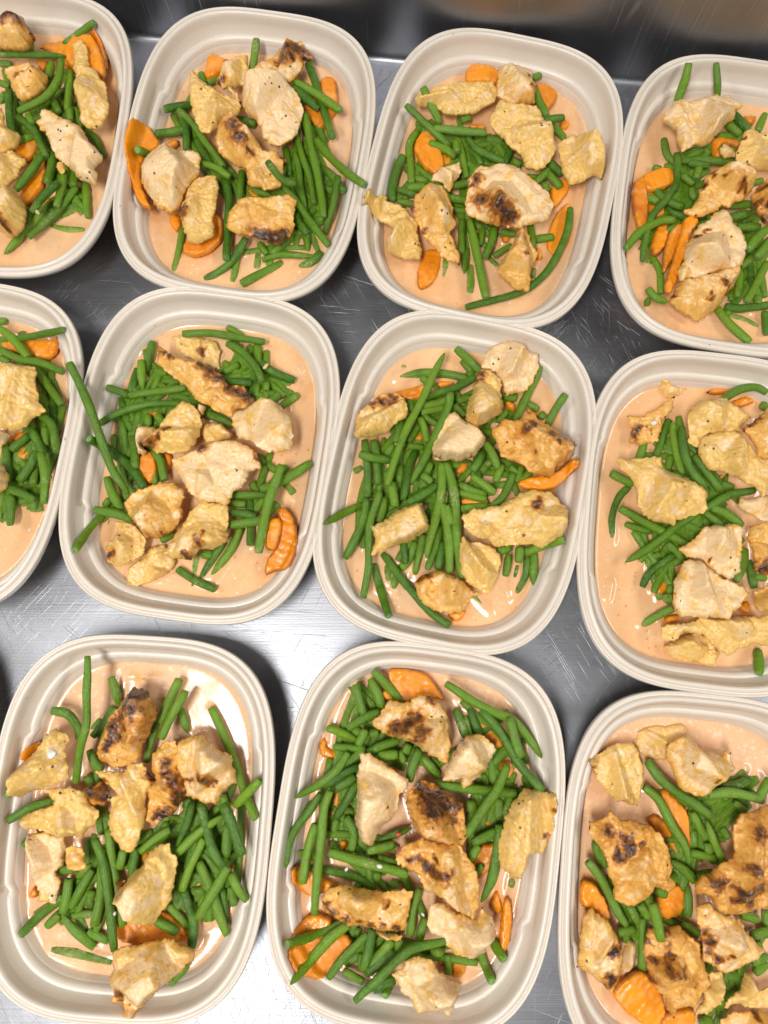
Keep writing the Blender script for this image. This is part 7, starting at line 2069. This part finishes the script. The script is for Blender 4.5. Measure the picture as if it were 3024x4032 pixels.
chunk_polys = {t: [] for t in TRAYS}
spud_polys = {t: [] for t in TRAYS}
def chicken(row, i):
    t, zb, h, tone, pts, pat, lab = row.split('|')
    t = int(t); zb = float(zb); h = float(h) * 1.15
    rg = np.random.RandomState(100 + i)
    O = nums(pts, 3)
    chunk_polys[t].append(O[:, :2])
    pat = nums(pat, 3) if pat.strip() else np.zeros((0, 3))
    c0 = O[:, :2].mean(0)
    base = np.array([c0[0], c0[1], zb])
    B = resample(O, 0.7)
    # ragged, torn outline
    tn = np.roll(B[:, :2], -1, axis=0) - np.roll(B[:, :2], 1, axis=0)
    nn = np.stack([tn[:, 1], -tn[:, 0]], -1); nn /= np.linalg.norm(nn, axis=1)[:, None] + 1e-9
    w = 1.1 * nz(B[:, :2], .16, i * 3.1, 2) + 0.8 * nz(B[:, :2], .5, i * 3.1 + 5, 2) + .45 * nz(B[:, :2], 1.2, i * 3.1 + 8, 1)
    B2 = B[:, :2] + nn * w[:, None]
    ok = True
    P, T, d = poly_mesh(B2, 0.78)
    q = P - c0
    ev, U = np.linalg.eigh(q.T @ q)
    ax = U[:, 1]
    span = math.sqrt(ev[1] / len(P)) * 2
    dm = max(d.max(), 1e-3)
    # body: a slightly tilted main face, cut down by oblique faces
    ang = rg.uniform(0, 2 * math.pi)
    tilt = rg.uniform(.10, .32)
    main = h * rg.uniform(.90, 1.0) + tilt * (q @ np.array([math.cos(ang), math.sin(ang)]))
    planes = [main]
    kinds = [0]
    for k in range(rg.randint(3, 6)):
        a2 = rg.uniform(0, 2 * math.pi)
        dv = np.array([math.cos(a2), math.sin(a2)])
        pr = q @ dv
        sl = rg.uniform(.7, 1.9)
        start = np.percentile(pr, rg.uniform(26, 74))
        planes.append(h * rg.uniform(.9, 1.02) - sl * (pr - start))
        kinds.append(1)
    planes = np.array(planes)
    kk = 1.0
    top = -kk * np.log(np.exp(-planes / kk).sum(0))
    face = (planes.argmin(0) == 0).astype(float)
    top = np.maximum(top, h * (.46 + .16 * nz(P, .07, i * 8.8, 2)))
    top = np.minimum(top, h * 1.12)
    top = np.minimum(top, h * .50 + d * 5.0)
    ed = np.clip(1 - (1 - np.clip(d / (0.16 * h + .6), 0, 1)) ** 2.2, 0, 1)
    rel = np.clip(d / 2.0, 0, 1)
    n1 = nz(P, .12, i * 2.3, 3)
    n2 = nz(P, .42, i * 2.3 + 9, 3)
    f1 = rg.uniform(0, math.pi)
    u = q @ np.array([math.cos(f1), math.sin(f1)]); v = q @ np.array([-math.sin(f1), math.cos(f1)])
    fib = np.array([fbm(a * .13 + .3 * b, b * .55, i * 1.7, 4) for a, b in zip(u, v)])
    tear = np.clip(1 - np.abs(nz(P, .10, i * 3.9 + 1, 2)) / .07, 0, 1) * 1.6
    lump = np.abs(nz(P, .21, i * 5.7 + 3, 2))
    crustness = {'p': .30, 'y': .72, 'g': .72, 'd': .85, 'm': .5}[tone]
    flat = face if tone in 'pm' else face * .45
    crust = np.clip(crustness * (1 - flat) + (.10 if tone in 'p' else .22) * flat + .55 * np.exp(-d / 1.3) * (1 if tone != 'p' else .7) + .35 * n1, 0, 1)
    rough_amt = .25 + .95 * crust
    dz = rel * (.75 * n1 * rough_amt + .78 * n2 * rough_amt - .95 * lump * (crust + .25) + .55 * fib * (1.15 - .6 * crust) * (.5 + n1) - .25 * tear)
    zm = .35 * h
    ztop = zm + (top - zm) * ed + dz
    zbot = zm - (zm + .4) * (1 - np.exp(-d / (.08 * h + .4)))
    # outline heights carry the lift where a chunk leans on the tray wall
    eb = np.interp(np.arange(len(B)), np.arange(len(B)), B[:, 2]) - zb - zm
    lift_any = eb.max() > .3
    Xw, Yw = P[:, 0], P[:, 1]
    wallh = wall_height(t, Xw, Yw)
    lift = np.maximum(0, wallh + .3 - (zb + zbot))
    if lift_any or lift.max() > .3:
        ztop = ztop + lift; zbot = zbot + lift
    # browning
    brown = np.full(len(P), {'p': .0, 'y': .03, 'g': .19, 'd': .40, 'm': .08}[tone])
    if tone in 'gd':
        brown = brown * (.5 + .5 * np.clip(face + .3, 0, 1)) + .25 * np.clip(n1, -.5, .6)
    elif tone == 'm':
        brown = brown + .10 * (1 - face)
    burn = np.zeros(len(P)); halo = np.zeros(len(P))
    warp1 = nz(P, .22, i * 1.9 + 30, 3); warp2 = nz(P, .22, i * 1.9 + 60, 3)
    for (px, py, pr_) in pat:
        wx = 2.6 * warp1; wy = 2.6 * warp2
        dd = np.hypot(P[:, 0] - px + wx, P[:, 1] - py + wy) / pr_
        burn = burn + np.exp(-(dd / 1.0) ** 2)
        halo = np.maximum(halo, 1 - dd / 2.3)
    brown = np.maximum(brown, .62 * np.clip(halo, 0, 1)) + np.clip(burn, 0, 1.25) * .58 + (.22 * n2 + .2 * n1) * (burn > .15)
    brown = np.clip(brown + .16 * np.exp(-d / .8) * (tone in 'gdm'), 0, 1.15)
    yel = np.clip({'p': .45, 'y': .95, 'g': .25, 'd': .15, 'm': .55}[tone] + .5 * n1, 0, 1)
    V, F = closed(P, T, d, ztop, zbot)
    ad = np.where(d > 0)[0]
    W = V - np.array([c0[0], c0[1], 0])
    me = mesh('chicken_chunk', W * MM, F)
    for nm, arr in (('crust', crust), ('brown', brown), ('yellow', yel)):
        attr(me, nm, np.concatenate([arr, arr[ad]]))
    o = link('chicken_chunk', me, M_CHICK)
    o.location = Vector(base * MM)
    tag(o, lab, 'chicken piece', 'chicken pieces in ' + ROWNAME[t])
for i, row in enumerate(CHICKEN.strip().split('\n')):
    chicken(row, i)

def potato(row, i):
    t, zb, pts, lab = row.split('|')
    t = int(t); zb = int(zb) / 10
    rg = np.random.RandomState(500 + i)
    O = nums(pts, 3)
    c0 = O[:, :2].mean(0)
    span_ = np.hypot(*(O[:, :2] - c0).T).mean()
    small = span_ < 7.5
    if small:
        zb -= 1.0
    O[:, :2] = c0 + (O[:, :2] - c0) * (1 + (0.2 if small else 1.7) / np.hypot(*(O[:, :2] - c0).T).mean())
    chunk_polys[t].append(O[:, :2])
    B = resample(chaikin(O, 1), 1.0)
    tn = np.roll(B[:, :2], -1, axis=0) - np.roll(B[:, :2], 1, axis=0)
    nn = np.stack([tn[:, 1], -tn[:, 0]], -1); nn /= np.linalg.norm(nn, axis=1)[:, None] + 1e-9
    B2 = B[:, :2] + nn * (.5 * nz(B[:, :2], .25, i * 7.1, 2))[:, None]
    P, T, d = poly_mesh(B2, 1.25)
    q = P - c0
    th = 6.2
    a = rg.uniform(0, 6.28)
    n1 = nz(P, .09, i * 4.3, 3); n2 = nz(P, .35, i * 4.3 + 2, 2)
    groove = np.array([fbm(x * .07, y * .5, i, 2) for x, y in (q @ np.array([[math.cos(a), -math.sin(a)], [math.sin(a), math.cos(a)]]))])
    ztop = 3 + (th - 3) * (1 - np.exp(-d / .32)) + np.clip(d / 1.2, 0, 1) * (.4 * n1 + .45 * n2 + .55 * groove) + .05 * (q @ np.array([math.cos(a), math.sin(a)])) * np.clip(d, 0, 1)
    zbot = 3 - 3 * (1 - np.exp(-d / .4))
    wallh = wall_height(t, P[:, 0], P[:, 1])
    lift = np.maximum(0, wallh + .2 - (zb + zbot))
    ztop = ztop + lift; zbot = zbot + lift
    spud_polys[t].append(O[:, :2])
    V, F = closed(P, T, d, ztop, zbot)
    ad = np.where(d > 0)[0]
    sd = np.array([math.cos(a + 1), math.sin(a + 1)])
    skin = np.exp(-d / .8) * ((q @ sd) > .35 * np.abs(q @ sd).max()) * .8
    me = mesh('sweet_potato_piece', (V - np.array([c0[0], c0[1], 0])) * MM, F)
    attr(me, 'skin', np.concatenate([skin, skin[ad]]))
    o = link('sweet_potato_piece', me, M_POT)
    o.location = (c0[0] * MM, c0[1] * MM, zb * MM)
    tag(o, lab, 'sweet potato', 'sweet potato pieces in ' + ROWNAME[t])
for i, row in enumerate(POTATO.strip().split('\n')):
    potato(row, i)

# ------------------------------------------------------------------ crumbs and flakes
def mat_plain(name, c, r):
    N = NT(name)
    P = N.pos()
    N.set(Base_Color=N.mix(N.noise(P, 900, 3), tuple(v * .75 for v in c), c), Roughness=r, Normal=N.bump(N.noise(P, 1500, 3), 0.0004, 0.6))
    return N.m
CRUMB = {'chilli_flake': mat_plain('red_chilli', (0.50, 0.05, 0.02), .3), 'white_crumb': mat_plain('white_shred', (0.82, 0.78, 0.70), .4), 'bean_scrap': M_BEAN, 'pale_crumb': mat_plain('yellow_crumb', (0.72, 0.52, 0.22), .4)}
for i, (nm, r, q, lab) in enumerate([('chilli_flake', 2.6, [9.2, -114.8, 33.2], "red chilli flake on a bean in front row's second tray"), ('chilli_flake', 2.2, [-70.1, 336.8, 33.2], "red chilli flake beside the charred chicken in back row's second tray"), ('white_crumb', 2.4, [-2.1, -132.4, 36.5], "largest white crumb on the beans of front row's second tray"), ('white_crumb', 1.7, [-22.6, -135.2, 31.3], "left white crumb on the beans of front row's second tray"), ('white_crumb', 1.6, [23.3, -160.1, 33.2], "lowest white crumb between chicken pieces of front row's second tray"), ('white_crumb', 5.0, [-198.9, -65.6, 50.2], "white torn shred on the upper left chicken of front row's first tray"), ('white_crumb', 1.8, [-160.7, -159.6, 33.2], "pale crumb on a long bean of front row's first tray"), ('bean_scrap', 2.2, [13.3, 189.9, 17.5], "tiny green bean scrap floating in sauce of middle row's third tray"), ('pale_crumb', 3.0, [-80.0, 184.7, 31.3], "yellow crumb on a bean end in middle row's second tray"), ('pale_crumb', 3.0, [-241.3, 295.2, 35.4], "yellow crumb on the beans of back row's first tray"), ('white_crumb', 3.0, [177.9, 142.9, 38.7], "white shred on the scorched chicken in middle row's fourth tray")]):
    bm = bmesh.new()
    bmesh.ops.create_icosphere(bm, subdivisions=3, radius=r * MM * .55)
    for v in bm.verts:
        k = 1 + .55 * noise.fractal(v.co * (1.1 / (r * MM)) + Vector((i * 3, 1, 2)), 1, 2, 3)
        v.co = Vector((v.co.x * k * 1.25, v.co.y * k * .85, v.co.z * k * .55))
    me = bpy.data.meshes.new(nm)
    bm.to_mesh(me); bm.free()
    me.polygons.foreach_set('use_smooth', [True] * len(me.polygons))
    o = link(nm, me, CRUMB[nm])
    o.location = Vector(q) * MM
    o.rotation_euler = (0, 0, i * 1.3)
    tag(o, lab, nm.replace('_', ' '))

# ------------------------------------------------------------------ sauce in each tray: a pool that climbs a little where food or tray breaks it
def sauce(t):
    a = TW / 2 - 15.5; b = TL / 2 - 15.5
    nr, na = 84, 168
    th = np.linspace(0, 2 * math.pi, na, endpoint=False)
    c, s = np.cos(th), np.sin(th)
    ex = np.sign(c) * np.abs(c) ** (2 / TN); ey = np.sign(s) * np.abs(s) ** (2 / TN)
    rr = np.linspace(0, 1, nr + 1)[1:]
    ins0 = 17.0
    X = (TW / 2 - ins0) * ex[None] * rr[:, None]; Y = (TL / 2 - ins0) * ey[None] * rr[:, None]
    X = np.r_[0, X.ravel()]; Y = np.r_[0, Y.ravel()]
    x, y, an = TRAYS[t]
    ca, sa = math.cos(an), math.sin(an)
    WX = x + ca * X - sa * Y; WY = y + sa * X + ca * Y
    Z = np.full(X.shape, ZS)
    near = np.full(X.shape, 1e9)
    for P in bean_paths[t]:
        C = catmull(P, 7)
        for p in C:
            low = p[2] - ZS
            if low > 5.2:
                continue
            dd = np.hypot(WX - p[0], WY - p[1])
            rad = math.sqrt(max(0.2, 9 - low * low)) if abs(low) < 3 else 0.6
            near = np.minimum(near, np.maximum(dd - rad, 0) + max(0, low - 2.6) * .8)
    for O in chunk_polys[t]:
        Q = resample(np.column_stack([O, O[:, :1] * 0]), 2.5)
        for p in Q:
            near = np.minimum(near, np.hypot(WX - p[0], WY - p[1]) + .4)
    Z += 1.3 * np.exp(-near / 1.1)
    ins = inset_of(X, Y)
    Z += 0.9 * np.exp(-np.maximum(ins - 17.0, 0) / 1.1)
    Z += np.array([.35 * fbm(p * .03, q * .03, t, 2) for p, q in zip(WX, WY)])
    st = np.clip(np.exp(-near / 3.0) * np.array([.5 + fbm(p * .05, q * .05, t + 9, 2) for p, q in zip(WX, WY)]), 0, 1) * .45
    for O in spud_polys[t]:
        Q = resample(np.column_stack([O, O[:, :1] * 0]), 3)
        dd = np.full(X.shape, 1e9)
        for p in Q:
            dd = np.minimum(dd, np.hypot(WX - p[0], WY - p[1]))
        dd[inside(O, WX, WY)] = 0
        st = np.maximum(st, np.exp(-dd / 3.5) * np.array([.75 + fbm(p * .09, q * .09, t + 19, 3) for p, q in zip(WX, WY)]).clip(0, 1))
    F = [(0, 1 + i, 1 + (i + 1) % na) for i in range(na)]
    for j in range(nr - 1):
        for i in range(na):
            k = (i + 1) % na
            F.append((1 + j * na + i, 1 + (j + 1) * na + i, 1 + (j + 1) * na + k, 1 + j * na + k))
    me = mesh('cream_sauce', np.column_stack([X, Y, Z]) * MM, F)
    attr(me, 'stain', st)
    attr(me, 'pink', np.full(len(X), 1.0 if t in (9, 10, 11) else 0.15))
    o = link('cream_sauce', me, M_SAUCE)
    o.location = (x * MM, y * MM, 0)
    o.rotation_euler = (0, 0, an)
    tag(o, 'pool of peach-coloured cream sauce in ' + ROWNAME[t].replace('sliver of tray', 'the tray cut to a sliver'), 'sauce', 'pools of sauce in the trays')
for t in TRAYS:
    if t != 12:
        sauce(t)
